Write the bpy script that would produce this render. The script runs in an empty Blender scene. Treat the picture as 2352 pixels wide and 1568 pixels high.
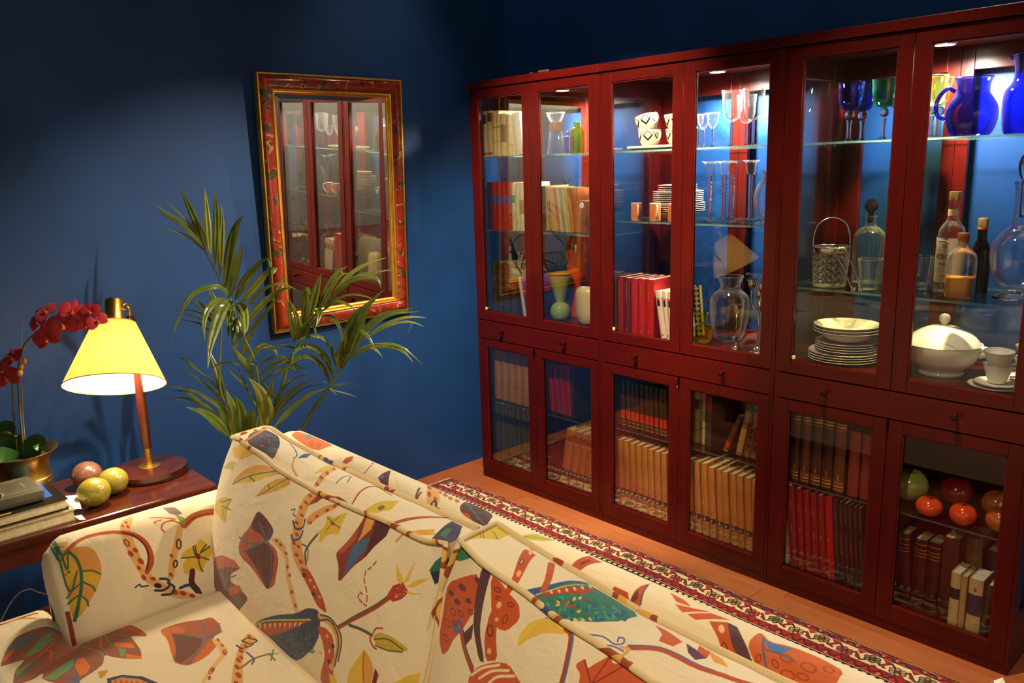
import bpy, bmesh, math, random
import numpy as np
from mathutils import Vector, Matrix
random.seed(7)
SC=bpy.context.scene
COL=SC.collection
def lin(h):
    if not isinstance(h,str): return tuple(h)+(1.0,) if len(h)==3 else tuple(h)
    h=h.lstrip('#'); o=[]
    for i in (0,2,4):
        v=int(h[i:i+2],16)/255; o.append(v/12.92 if v<=.04045 else ((v+.055)/1.055)**2.4)
    return tuple(o)+(1.0,)
# ------------------------------------------------------------ camera
cam=bpy.data.objects.new('camera',bpy.data.cameras.new('camera')); COL.objects.link(cam)
CP=Vector((3.0101,-2.5421,1.5398))
CR=Vector((0.68168445,0.73109844,-0.02830854)); CU=Vector((-0.13439956,0.16316123,0.97740226)); CF=Vector((-0.71919612,0.66247527,-0.20948379))
M=Matrix((CR,CU,-CF)).transposed().to_4x4(); M.translation=CP
cam.matrix_world=M
cam.data.sensor_width=36.0; cam.data.lens=36.0*1868.18/2352; cam.data.clip_start=.02
SC.camera=cam
# ------------------------------------------------------------ exposure, world
SC.view_settings.view_transform='Standard'; SC.view_settings.look='None'
SC.view_settings.exposure=0.0; SC.view_settings.gamma=1.0; SC.view_settings.use_curve_mapping=False
w=bpy.data.worlds.new('world'); SC.world=w; w.use_nodes=True
w.node_tree.nodes['Background'].inputs[0].default_value=(.55,.62,.75,1); w.node_tree.nodes['Background'].inputs[1].default_value=.01
SC.cycles.transparent_max_bounces=64; SC.cycles.max_bounces=10; SC.cycles.glossy_bounces=5; SC.cycles.transmission_bounces=8; SC.cycles.diffuse_bounces=3
SC.cycles.caustics_reflective=False; SC.cycles.caustics_refractive=False
SC.cycles.use_denoising=True
SC.cycles.sample_clamp_indirect=4.0
SC.cycles.use_adaptive_sampling=True
# ------------------------------------------------------------ lights
def aim(o,tgt):
    d=Vector(tgt)-o.location; o.rotation_euler=d.to_track_quat('-Z','Y').to_euler()
def spot(name,loc,tgt,watt,col,ang,blend=.6,rad=.03):
    l=bpy.data.lights.new(name,'SPOT'); l.energy=watt; l.color=col; l.spot_size=math.radians(ang); l.spot_blend=blend; l.shadow_soft_size=rad
    o=bpy.data.objects.new(name,l); COL.objects.link(o); o.location=loc; aim(o,tgt); return o
def area(name,loc,tgt,watt,col,sx,sy):
    l=bpy.data.lights.new(name,'AREA'); l.energy=watt; l.color=col; l.shape='RECTANGLE'; l.size=sx; l.size_y=sy
    o=bpy.data.objects.new(name,l); COL.objects.link(o); o.location=loc; aim(o,tgt); return o
WARM=(1.0,.79,.54)
spot('ceiling_spot_plant',(1.75,-.25,2.95),(.05,-1.2,.8),470,WARM,46,.8)
spot('ceiling_spot_mirror',(.22,-.28,2.95),(-.06,-.40,1.2),22,(1,.8,.55),70,.9)
spot('ceiling_spot_sofa',(2.5,-2.75,2.95),(2.1,-1.6,.5),185,WARM,70,.8)
spot('ceiling_spot_cabinet',(1.35,-1.50,2.95),(.62,.05,1.12),860,WARM,46,.6)
spot('ceiling_spot_rug',(1.95,-.80,2.95),(2.0,-.2,.05),340,WARM,62,.8)
for k_ in range(3):
    area('gallery_wall_washer',(7.5,-3.0-2.5*k_,3.2),(8.5,-3.0-2.5*k_,1.3),150,(1.0,.94,.82),2.2,.5)
LAMP_W=22
# ------------------------------------------------------------ mesh helpers
class MB:
    def __init__(s): s.v=[]; s.f=[]; s.uv=None
    def add(s,vs,fs):
        b=len(s.v); s.v+= [tuple(p) for p in vs]; s.f+=[tuple(i+b for i in f) for f in fs]; return s
    def box(s,x0,x1,y0,y1,z0,z1):
        return s.add([(x0,y0,z0),(x1,y0,z0),(x1,y1,z0),(x0,y1,z0),(x0,y0,z1),(x1,y0,z1),(x1,y1,z1),(x0,y1,z1)],
          [(0,3,2,1),(4,5,6,7),(0,1,5,4),(1,2,6,5),(2,3,7,6),(3,0,4,7)])
    def bbox(s,x0,x1,y0,y1,z0,z1,b=.002):
        bm=bmesh.new(); bmesh.ops.create_cube(bm,size=1)
        for v in bm.verts: v.co=Vector(((x0+x1)/2+v.co.x*(x1-x0),(y0+y1)/2+v.co.y*(y1-y0),(z0+z1)/2+v.co.z*(z1-z0)))
        bmesh.ops.bevel(bm,geom=bm.edges[:],offset=b,segments=2,affect='EDGES',profile=.5)
        bm.verts.index_update(); s.add([v.co for v in bm.verts],[[v.index for v in f.verts] for f in bm.faces]); bm.free(); return s
    def lathe(s,prof,cx=0,cy=0,z=0,n=28,sx=1,sy=1,cap=(1,1)):
        vs=[];fs=[];m=len(prof)
        for r,h in prof:
            for i in range(n):
                a=2*math.pi*i/n; vs.append((cx+r*sx*math.cos(a),cy+r*sy*math.sin(a),z+h))
        for j in range(m-1):
            for i in range(n):
                k=(i+1)%n; fs.append((j*n+i,j*n+k,(j+1)*n+k,(j+1)*n+i))
        if cap[0]: fs.append(tuple(range(n-1,-1,-1)))
        if cap[1]: fs.append(tuple((m-1)*n+i for i in range(n)))
        return s.add(vs,fs)
    def tube(s,pts,r,n=8,closed=False,caps=True):
        pts=[Vector(p) for p in pts]; m=len(pts); rs=r if hasattr(r,'__len__') else [r]*m
        vs=[];fs=[]; prev=None
        for i,p in enumerate(pts):
            if closed: t=(pts[(i+1)%m]-pts[i-1])
            else: t=pts[min(i+1,m-1)]-pts[max(i-1,0)]
            t.normalize()
            if prev is None:
                a=Vector((0,0,1)) if abs(t.z)<.9 else Vector((1,0,0)); u=t.cross(a).normalized()
            else:
                u=(prev-t*prev.dot(t)); u=u.normalized() if u.length>1e-6 else t.orthogonal().normalized()
            prev=u; w_=t.cross(u)
            for k in range(n):
                a=2*math.pi*k/n; vs.append(p+(u*math.cos(a)+w_*math.sin(a))*rs[i])
        for i in range(m if closed else m-1):
            for k in range(n):
                a=i*n+k; b=i*n+(k+1)%n; c=((i+1)%m)*n+(k+1)%n; d=((i+1)%m)*n+k; fs.append((a,b,c,d))
        if caps and not closed:
            fs.append(tuple(range(n-1,-1,-1))); fs.append(tuple((m-1)*n+k for k in range(n)))
        return s.add(vs,fs)
    def sphere(s,c,r,sx=1,sy=1,sz=1,n=20,m=12):
        prof=[(max(1e-5,r*math.sin(math.pi*j/m)),-r*math.cos(math.pi*j/m)) for j in range(m+1)]
        vs=[];fs=[]
        for rr,h in prof:
            for i in range(n):
                a=2*math.pi*i/n; vs.append((c[0]+rr*sx*math.cos(a),c[1]+rr*sy*math.sin(a),c[2]+h*sz))
        for j in range(m):
            for i in range(n):
                k=(i+1)%n; fs.append((j*n+i,j*n+k,(j+1)*n+k,(j+1)*n+i))
        return s.add(vs,fs)
    def prism(s,poly,z0,z1,flip=False):
        n=len(poly); vs=[(x,y,z0) for x,y in poly]+[(x,y,z1) for x,y in poly]
        fs=[tuple(range(n-1,-1,-1)),tuple(range(n,2*n))]+[(i,(i+1)%n,n+(i+1)%n,n+i) for i in range(n)]
        return s.add(vs,fs)
    def xf(s,M,start=0):
        for i in range(start,len(s.v)): s.v[i]=tuple(M@Vector(s.v[i]))
        return s
def smoothpts(pts,k=6):
    P=[np.array(p,float) for p in pts]; P=[2*P[0]-P[1]]+P+[2*P[-1]-P[-2]]; o=[]
    for i in range(1,len(P)-2):
        for j in range(k):
            t=j/k; o.append(.5*((2*P[i])+(-P[i-1]+P[i+1])*t+(2*P[i-1]-5*P[i]+4*P[i+1]-P[i+2])*t*t+(-P[i-1]+3*P[i]-3*P[i+1]+P[i+2])*t**3))
    o.append(P[-2]); return [tuple(float(c) for c in p) for p in o]
def sprof(prof,k=4):
    return [(max(p[0],1e-4),p[1]) for p in smoothpts([(r,h) for r,h in prof],k)]
ORG={}
def thing(name,label,cat,loc=(0,0,0),group=None,rot=(0,0,0)):
    o=bpy.data.objects.new(name,None); COL.objects.link(o); o.location=loc; o.rotation_euler=rot; o.empty_display_size=.05
    o['label']=label; o['category']=cat
    if group: o['group']=group
    return o
def mesh(name,mb,mat,smooth=False,off=(0,0,0)):
    me=bpy.data.meshes.new(name); ox,oy,oz=off
    me.from_pydata([(a-ox,b-oy,c-oz) for a,b,c in mb.v],[],mb.f)
    for m in (mat if isinstance(mat,(list,tuple)) else [mat]): me.materials.append(m)
    me.polygons.foreach_set('use_smooth',[bool(smooth)]*len(me.polygons))
    if smooth and smooth is not True:
        me.update(); me.set_sharp_from_angle(angle=math.radians(smooth))
    me.update(); return me
def obj(name,mb,mat,parent=None,smooth=False,world=False,label=None):
    """world=True: vertices are world coordinates; made local to the parent chain's origin"""
    off=(0,0,0)
    if world and parent is not None:
        p=parent
        while p is not None: off=(off[0]+p.location.x,off[1]+p.location.y,off[2]+p.location.z); p=p.parent
    me=mb if isinstance(mb,bpy.types.Mesh) else mesh(name,mb,mat,smooth,off)
    o=bpy.data.objects.new(name,me); COL.objects.link(o)
    if parent is not None: o.parent=parent
    if label: o['label']=label
    return o
def tag(o,label,cat,group=None):
    o['label']=label; o['category']=cat
    if group: o['group']=group
    return o
def struct(name,mb,mat,parent=None,smooth=False):
    o=obj(name,mb,mat,parent,smooth)
    if parent is None: o['kind']='structure'
    return o
def place(o,loc,rot=(0,0,0)): o.location=loc; o.rotation_euler=rot; return o
def dup(o,loc,label=None,rot=None,group=None):
    r=o.copy(); COL.objects.link(r); r.location=loc
    if rot is not None: r.rotation_euler=rot
    if label: r['label']=label
    if group: r['group']=group
    for ch in list(o.children):
        c=ch.copy(); COL.objects.link(c); c.parent=r
        for g in list(ch.children):
            d=g.copy(); COL.objects.link(d); d.parent=c
    return r
# ------------------------------------------------------------ materials
MC={}
class NT:
    def __init__(s,name):
        s.m=bpy.data.materials.new(name); s.m.use_nodes=True; s.t=s.m.node_tree; s.t.nodes.clear(); s.out=s.n('ShaderNodeOutputMaterial')
    def n(s,t,**k):
        o=s.t.nodes.new(t)
        for a,b in k.items(): setattr(o,a,b)
        return o
    def l(s,a,b): s.t.links.new(a,b)
    def tc(s,scale=(1,1,1),kind='Object',rot=(0,0,0)):
        c=s.n('ShaderNodeTexCoord'); m=s.n('ShaderNodeMapping'); m.inputs['Scale'].default_value=scale; m.inputs['Rotation'].default_value=rot
        s.l(c.outputs[kind],m.inputs[0]); return m.outputs[0]
    def noise(s,vec,scale=5,detail=3,rough=.5,dist=0):
        o=s.n('ShaderNodeTexNoise'); s.l(vec,o.inputs['Vector']); o.inputs['Scale'].default_value=scale; o.inputs['Detail'].default_value=detail; o.inputs['Roughness'].default_value=rough; o.inputs['Distortion'].default_value=dist
        return o
    def ramp(s,fac,stops,interp='LINEAR'):
        r=s.n('ShaderNodeValToRGB'); e=r.color_ramp; e.interpolation=interp
        while len(e.elements)<len(stops): e.elements.new(.5)
        for i,(p,c) in enumerate(stops): e.elements[i].position=p; e.elements[i].color=lin(c)
        s.l(fac,r.inputs[0]); return r.outputs[0]
    def bump(s,h,strength=.2,dist=.01):
        b=s.n('ShaderNodeBump'); b.inputs['Strength'].default_value=strength; b.inputs['Distance'].default_value=dist; s.l(h,b.inputs['Height']); return b.outputs[0]
    def prin(s,col=None,rough=.5,metal=0,spec=.5,coat=0,normal=None,colout=None,sheen=0):
        p=s.n('ShaderNodeBsdfPrincipled')
        if colout is not None: s.l(colout,p.inputs['Base Color'])
        elif col is not None: p.inputs['Base Color'].default_value=lin(col)
        p.inputs['Roughness'].default_value=rough; p.inputs['Metallic'].default_value=metal; p.inputs['Specular IOR Level'].default_value=spec
        p.inputs['Coat Weight'].default_value=coat; p.inputs['Sheen Weight'].default_value=sheen
        if normal is not None: s.l(normal,p.inputs['Normal'])
        s.l(p.outputs[0],s.out.inputs[0]); return p
def pm(name,col,rough=.5,metal=0,col2=None,scale=12,stretch=(1,1,1),bump=0,bscale=200,spec=.5,coat=0,sheen=0):
    key=(name,str(col),rough,metal,str(col2))
    if key in MC: return MC[key]
    t=NT(name); colout=None; nrm=None
    v=t.tc(stretch)
    if col2 is not None:
        nz=t.noise(v,scale,4,.6); colout=t.ramp(nz.outputs['Fac'],[(.32,col),(.68,col2)])
    if bump:
        nb=t.noise(v,bscale,2); nrm=t.bump(nb.outputs['Fac'],bump,.002)
    t.prin(col,rough,metal,spec,coat,nrm,colout,sheen)
    MC[key]=t.m; return t.m
def thin_glass(name,tint=(.97,.985,.98),edge=(.55,.62,.62),ior=1.45,gain=1.0,rough=0.0,edge_bright=0,edge_bright_col=(.9,.95,1)):
    t=NT(name)
    tr=t.n('ShaderNodeBsdfTransparent'); gl=t.n('ShaderNodeBsdfGlossy'); gl.inputs['Roughness'].default_value=rough
    lw=t.n('ShaderNodeLayerWeight'); lw.inputs[0].default_value=.35
    pw=t.n('ShaderNodeMath',operation='POWER'); t.l(lw.outputs['Facing'],pw.inputs[0]); pw.inputs[1].default_value=2.5
    c=t.ramp(pw.outputs[0],[(0,tint),(1,edge)]); t.l(c,tr.inputs[0])
    fr=t.n('ShaderNodeFresnel'); fr.inputs[0].default_value=ior
    mu=t.n('ShaderNodeMath',operation='MULTIPLY',use_clamp=True); t.l(fr.outputs[0],mu.inputs[0]); mu.inputs[1].default_value=gain
    mn=t.n('ShaderNodeMath',operation='MINIMUM'); t.l(mu.outputs[0],mn.inputs[0]); mn.inputs[1].default_value=.6; mu=mn
    body=tr.outputs[0]
    if edge_bright:   # pale diffuse colour mixed in edge-on, standing in for bright light on glass rims
        df=t.n('ShaderNodeBsdfDiffuse'); df.inputs[0].default_value=lin(edge_bright_col); tl=t.n('ShaderNodeBsdfTranslucent'); tl.inputs[0].default_value=lin(edge_bright_col)
        a=t.n('ShaderNodeMixShader'); a.inputs[0].default_value=.5; t.l(df.outputs[0],a.inputs[1]); t.l(tl.outputs[0],a.inputs[2])
        sm_=t.n('ShaderNodeMath',operation='MULTIPLY_ADD',use_clamp=True); t.l(pw.outputs[0],sm_.inputs[0]); sm_.inputs[1].default_value=edge_bright; sm_.inputs[2].default_value=edge_bright*.008
        b=t.n('ShaderNodeMixShader'); t.l(sm_.outputs[0],b.inputs[0]); t.l(tr.outputs[0],b.inputs[1]); t.l(a.outputs[0],b.inputs[2]); body=b.outputs[0]
    mx=t.n('ShaderNodeMixShader'); t.l(mu.outputs[0],mx.inputs[0]); t.l(body,mx.inputs[1]); t.l(gl.outputs[0],mx.inputs[2]); t.l(mx.outputs[0],t.out.inputs[0])
    return t.m
def solid_glass(name,col=(.95,.97,.97),rough=0,ior=1.45):
    t=NT(name); g=t.n('ShaderNodeBsdfGlass'); g.inputs['Color'].default_value=lin(col); g.inputs['Roughness'].default_value=rough; g.inputs['IOR'].default_value=ior
    t.l(g.outputs[0],t.out.inputs[0]); return t.m
def wood(name,c1,c2,stretch,rough=.3,coat=0):
    t=NT(name); v=t.tc(stretch); a=t.noise(v,1.0,5,.65,.6)
    b=t.noise(t.tc((2.2,2.2,2.2)),1.5,3)
    mx=t.n('ShaderNodeMath',operation='ADD'); t.l(a.outputs['Fac'],mx.inputs[0]); t.l(b.outputs['Fac'],mx.inputs[1])
    h=t.n('ShaderNodeMath',operation='MULTIPLY'); t.l(mx.outputs[0],h.inputs[0]); h.inputs[1].default_value=.5
    c=t.ramp(h.outputs[0],[(.36,c1),(.64,c2)])
    t.prin(rough=rough,colout=c,coat=coat,spec=.3); return t.m
def emis(name,col,s):
    t=NT(name); e=t.n('ShaderNodeEmission'); e.inputs[0].default_value=lin(col); e.inputs[1].default_value=s; t.l(e.outputs[0],t.out.inputs[0]); return t.m
MAH=('#330604','#480906')
W_V=wood('mahogany_upright',*MAH,(38,38,2.6)); W_H=wood('mahogany_rail',*MAH,(2.6,38,38)); W_D=wood('mahogany_dark','#3a0a07','#5c130b',(3,30,30),.35)
BRASS=pm('brass','#d9b05a',.34,1,'#b88a3c',8); SILVER=pm('silver','#cfcfc6',.18,1); CHROME=pm('chrome','#d8d8d8',.12,1); GOLD=pm('gilt','#e6b550',.42,1,'#cf9a3c',30)
PANE=thin_glass('clear_pane',(.985,.99,.985),(.85,.9,.88),1.45,.8)
SHELFG=thin_glass('shelf_glass',(.96,.985,.975),(.55,.82,.74),1.45,.8)
GW=thin_glass('glassware',(.985,.99,.99),(.74,.79,.81),1.5,1.6,0,.42)
EDGEG=thin_glass('shelf_edge_glass',(.6,.8,.72),(.4,.7,.6),1.45,1,0,.5,(.45,.70,.60))
for n_ in EDGEG.node_tree.nodes:
    if n_.type=='MATH' and n_.operation=='MULTIPLY_ADD': n_.inputs[2].default_value=.22
GS=solid_glass('solid_glass')
PORC=pm('porcelain','#e9e3d2',.12,0,spec=.6); 
PAGES=pm('page_edges','#d8c9a2',.8,0,'#bfae86',60,(1,1,1)); PAGESW=pm('white_page_edges','#e2dcc8',.8)
TXG=pm('gilt_lettering','#c99b45',.4,.6); TXD=pm('dark_lettering','#2a1a12',.6); TXC=pm('cream_lettering','#d8c9a0',.6)
FONT=bpy.data.curves.new('fnt','FONT').font
TM={}
def text_mesh(s,size):
    k=(s,size)
    if k in TM: return TM[k]
    c=bpy.data.curves.new('lettering','FONT'); c.body=s; c.size=size; c.align_x='CENTER'; c.align_y='CENTER'; c.resolution_u=2; c.extrude=.0002
    o=bpy.data.objects.new('lettering',c); COL.objects.link(o)
    dg=bpy.context.evaluated_depsgraph_get(); dg.update()
    me=bpy.data.meshes.new_from_object(o.evaluated_get(dg)); bpy.data.objects.remove(o); TM[k]=me; return me
def text(name,s,size,mat,parent,loc,rot=(math.pi/2,0,0)):
    me=text_mesh(s,size).copy(); me.materials.clear(); me.materials.append(mat)
    o=bpy.data.objects.new(name,me); COL.objects.link(o); o.parent=parent; o.location=loc; o.rotation_euler=rot; return o
# ------------------------------------------------------------ room shell
def paint(name,c1,c2,rough=.55,bs=.12):
    t=NT(name); v=t.tc(); a=t.noise(v,2.5,3); c=t.ramp(a.outputs['Fac'],[(.3,c1),(.7,c2)])
    wv=t.noise(t.tc((220,220,60)),1.0,2); n=t.bump(wv.outputs['Fac'],bs,.001)
    t.prin(rough=rough,colout=c,normal=n,spec=.35); return t.m
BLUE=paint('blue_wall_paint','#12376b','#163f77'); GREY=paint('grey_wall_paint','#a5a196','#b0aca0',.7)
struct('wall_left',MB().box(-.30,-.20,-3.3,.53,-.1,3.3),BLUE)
struct('wall_back',MB().box(-.30,3.1,.433,.53,-.1,3.3),paint('blue_wall_paint_lit','#1a4f98','#1e57a4'))  # same blue paint, lightened to stand in for the cabinet light on it
struct('wall_gallery_left',MB().box(-.30,-.20,-9.0,-3.3,-.1,3.3),GREY)
struct('wall_front',MB().box(-.3,8.6,-9.1,-9.0,-.1,3.3),GREY)
struct('wall_right',MB().box(8.5,8.6,-9.0,.53,-.1,3.3),GREY)
struct('wall_gallery_back',MB().box(3.1,8.5,.433,.53,-.1,3.3),GREY)
struct('ceiling',MB().box(-.3,8.6,-9.1,.53,3.3,3.4),pm('ceiling_paint','#8a8880',.8))
fl=struct('floor',MB().box(-.3,8.6,-9.1,.53,-.12,-.012),pm('subfloor','#5a2a14',.6))
FW=[wood('floor_plank_%s'%k,a,b,(1.6,26,26),.38,.15) for k,a,b in (('warm','#8a4a28','#a45e35'),('mid','#7f4423','#985530'),('pale','#925332','#ab683f'))]
pmesh={}
rows=0
y=.433
while y>-3.2:
    y1=y; y0=y-.117; x=-.2-random.random()*1.1; 
    while x<5.2:
        L=1.25; a=max(x,-.2); b=min(x+L,5.2)
        if b-a>.03:
            key=(round(b-a,3),rows%3 if abs(b-a-L)<1e-6 else rows)
            m=random.choice(FW)
            if abs(b-a-L)<1e-6:
                k=FW.index(m)
                if k not in pmesh: pmesh[k]=mesh('plank',MB().bbox(0,L-.0015,0,.1155,-.012,0,.0012),m)
                o=obj('plank',pmesh[k],None,fl); o.location=(a,y0,0)
            else:
                o=obj('plank',MB().bbox(0,b-a-.0015,0,.1155,-.012,0,.0012),m,fl); o.location=(a,y0,0)
        x+=L
    y=y0; rows+=1
# ------------------------------------------------------------ display cabinets
cabs=[]
LENS=emis('puck_lens','#fff4e0',60)
def frame_pieces(name,parent,x0,x1,gx0,gx1,z0,z1,gz0,gz1,y0,y1,axis='x'):
    """two stiles and two rails around an opening"""
    for n_,a,b,c,d,m in (('stile',x0,gx0,z0,z1,W_V),('stile',gx1,x1,z0,z1,W_V),('rail',gx0,gx1,gz1,z1,W_H),('rail',gx0,gx1,z0,gz0,W_H)):
        mb=MB()
        if axis=='x': mb.bbox(a,b,y0,y1,c,d,.0018)
        else: mb.bbox(y0,y1,a,b,c,d,.0018)
        obj(n_,mb,m,parent)
def door(parent,x0,x1,g0,g1,z0,z1,gz0,gz1,knob=None):
    d=obj('door',MB().box(g0-.006,g1+.006,.009,.0125,gz0-.006,gz1+.006),PANE,parent)  # the pane is the door's own mesh, framed by its stiles and rails
    frame_pieces('door_frame',d,x0,x1,g0,g1,z0,z1,gz0,gz1,0.0,.022)
    # glazing bead lines
    bd=MB(); e=.004
    bd.box(g0,g0+e,.004,.009,gz0,gz1).box(g1-e,g1,.004,.009,gz0,gz1).box(g0,g1,.004,.009,gz0,gz0+e).box(g0,g1,.004,.009,gz1-e,gz1)
    obj('glazing_bead',bd,W_D,d)
    return d
SH={0:[1.583,1.244],1:[1.583,1.308],2:[1.583,1.107]}; LSH={0:.405,1:.430,2:.405}
def cabinet(k,label):
    t=thing('display_cabinet',label,'cabinet',(.8*k,0,0),'three matching mahogany display cabinets')
    obj('cornice',MB().bbox(.0005,.7995,-.009,.40,1.8944,1.926,.002),W_H,t)
    obj('top_panel',MB().box(.02,.78,.024,.395,1.874,1.8944),W_H,t)
    obj('plinth',MB().bbox(.001,.799,.004,.39,0,.05,.0015),W_H,t)
    obj('base_panel',MB().box(.02,.78,.024,.395,.055,.078),W_H,t)
    obj('middle_panel',MB().box(.02,.78,.024,.39,.828,.851),W_H,t)
    obj('drawer_floor',MB().box(.02,.78,.024,.39,.700,.716),W_D,t)
    for sx,(a,b) in (('side',(.001,.021)),('side',(.779,.799))):
        s=obj('side_panel',MB().box(a+.008,a+.012,.064,.302,.858,1.802).box(a+.008,a+.012,.064,.302,.183,.702),PANE,t)
        for (y0,y1,z0,z1,m) in ((.003,.066,.05,1.8944,W_V),(.300,.395,.05,1.8944,W_V),(.066,.300,1.80,1.8944,W_V),(.066,.300,.70,.86,W_V),(.066,.300,.05,.185,W_V)):
            obj('stile' if z1-z0>1 else 'rail',MB().bbox(a,b,y0,y1,z0,z1,.0015),m,s)
    bk=obj('back_panel',MB().box(.09,.362,.384,.388,.858,1.802).box(.438,.712,.384,.388,.858,1.802),PANE,t)
    obj('lower_back_board',MB().box(.09,.362,.382,.389,.118,.702).box(.438,.712,.382,.389,.118,.702),W_D,t)
    for (x0,x1,z0,z1,m) in ((.021,.092,.078,1.874,W_V),(.360,.3995,.078,1.874,W_V),(.4005,.440,.078,1.874,W_V),(.708,.779,.078,1.874,W_V)):
        obj('stile',MB().bbox(x0,x1,.376,.395,z0,z1,.0015),m,bk)
    for (x0,x1) in ((.092,.360),(.440,.708)):
        for z0,z1 in ((1.80,1.874),(.70,.86),(.078,.12)): obj('rail',MB().bbox(x0,x1,.376,.395,z0,z1,.0015),W_H,bk)
    door(t,.012,.3992,.0597,.3548,.819,1.892,.8606,1.8517); door(t,.4008,.788,.4478,.7438,.819,1.892,.8606,1.8517)
    door(t,.012,.3992,.0597,.3548,.036,.7225,.0933,.6835); door(t,.4008,.788,.4478,.7438,.036,.7225,.0933,.6835)
    dr=obj('drawer',MB().bbox(.012,.788,.0,.02,.7265,.8145,.0018).box(.03,.77,.02,.34,.732,.805),W_H,t)
    for x in (.195,.600):
        kn=MB().lathe([(.0045,0),(.0045,.014),(.0095,.02),(.0105,.026),(.008,.031),(.001,.033)],n=14)
        o=obj('knob',kn,pm('dark_knob','#3a2018',.25,.7),dr,smooth=40); place(o,(x,0,.777),(math.pi/2,0,0))
    for z,h in [(q,.0075) for q in SH[k]]+[(LSH[k],.0065)]:
        o=obj('glass_shelf',MB().bbox(.023,.777,.035,.365,z,z+h,.001),[SHELFG,EDGEG],t)
        for p in o.data.polygons:
            if abs(p.normal.z)<.5: p.material_index=1
    pins=MB()
    for z in SH[k]+[LSH[k]]:
        for x in (.021,.772):
            for y_ in (.058,.31): pins.box(x,x+.007,y_,y_+.008,z-.007,z)
    obj('shelf_pins',pins,CHROME,t)
    pk=obj('puck_light',MB().lathe([(.036,0),(.036,-.006),(.031,-.010),(.028,-.010),(.028,-.006)],.41,.20,1.874,24),CHROME,t,smooth=40)
    obj('lens',MB().lathe([(.0275,-.0085),(.02,-.0105),(.001,-.0115)],.41,.20,1.874,20),LENS,pk,smooth=True)
    l=bpy.data.lights.new('puck_lamp','SPOT'); l.energy=PUCK_W; l.color=(1,.9,.74); l.spot_size=math.radians(168); l.spot_blend=.5; l.shadow_soft_size=.025
    lo=bpy.data.objects.new('puck_lamp',l); COL.objects.link(lo); lo.parent=t; lo.location=(.41,.20,1.858)
    # yellow lock bumper and door catch
    bu=obj('bumper',MB().lathe([(.0075,0),(.0075,.004),(.004,.005),(.001,.005)],0,0,0,12),pm('bumper_yellow','#c9c06a',.5),t,smooth=40); place(bu,(.067,.0088,.874),(math.pi/2,0,0))
    c=MB().box(.396,.404,-.003,.001,.690,.7225); c.tube(smoothpts([(.397,-.004,.690),(.399,-.008,.684),(.403,-.008,.686),(.404,-.005,.692)],4),.0016,6)
    obj('door_catch',c,pm('dark_metal','#1c0c0a',.3,.8),t)
    return t
PUCK_W=180
for k,lb in enumerate(('leftmost of three mahogany display cabinets, nearest the wall mirror','middle one of three mahogany display cabinets, with striped plates and tall wine glasses','rightmost of three mahogany display cabinets, with the blue jugs and white tureen')):
    cabs.append(cabinet(k,lb))
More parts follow.
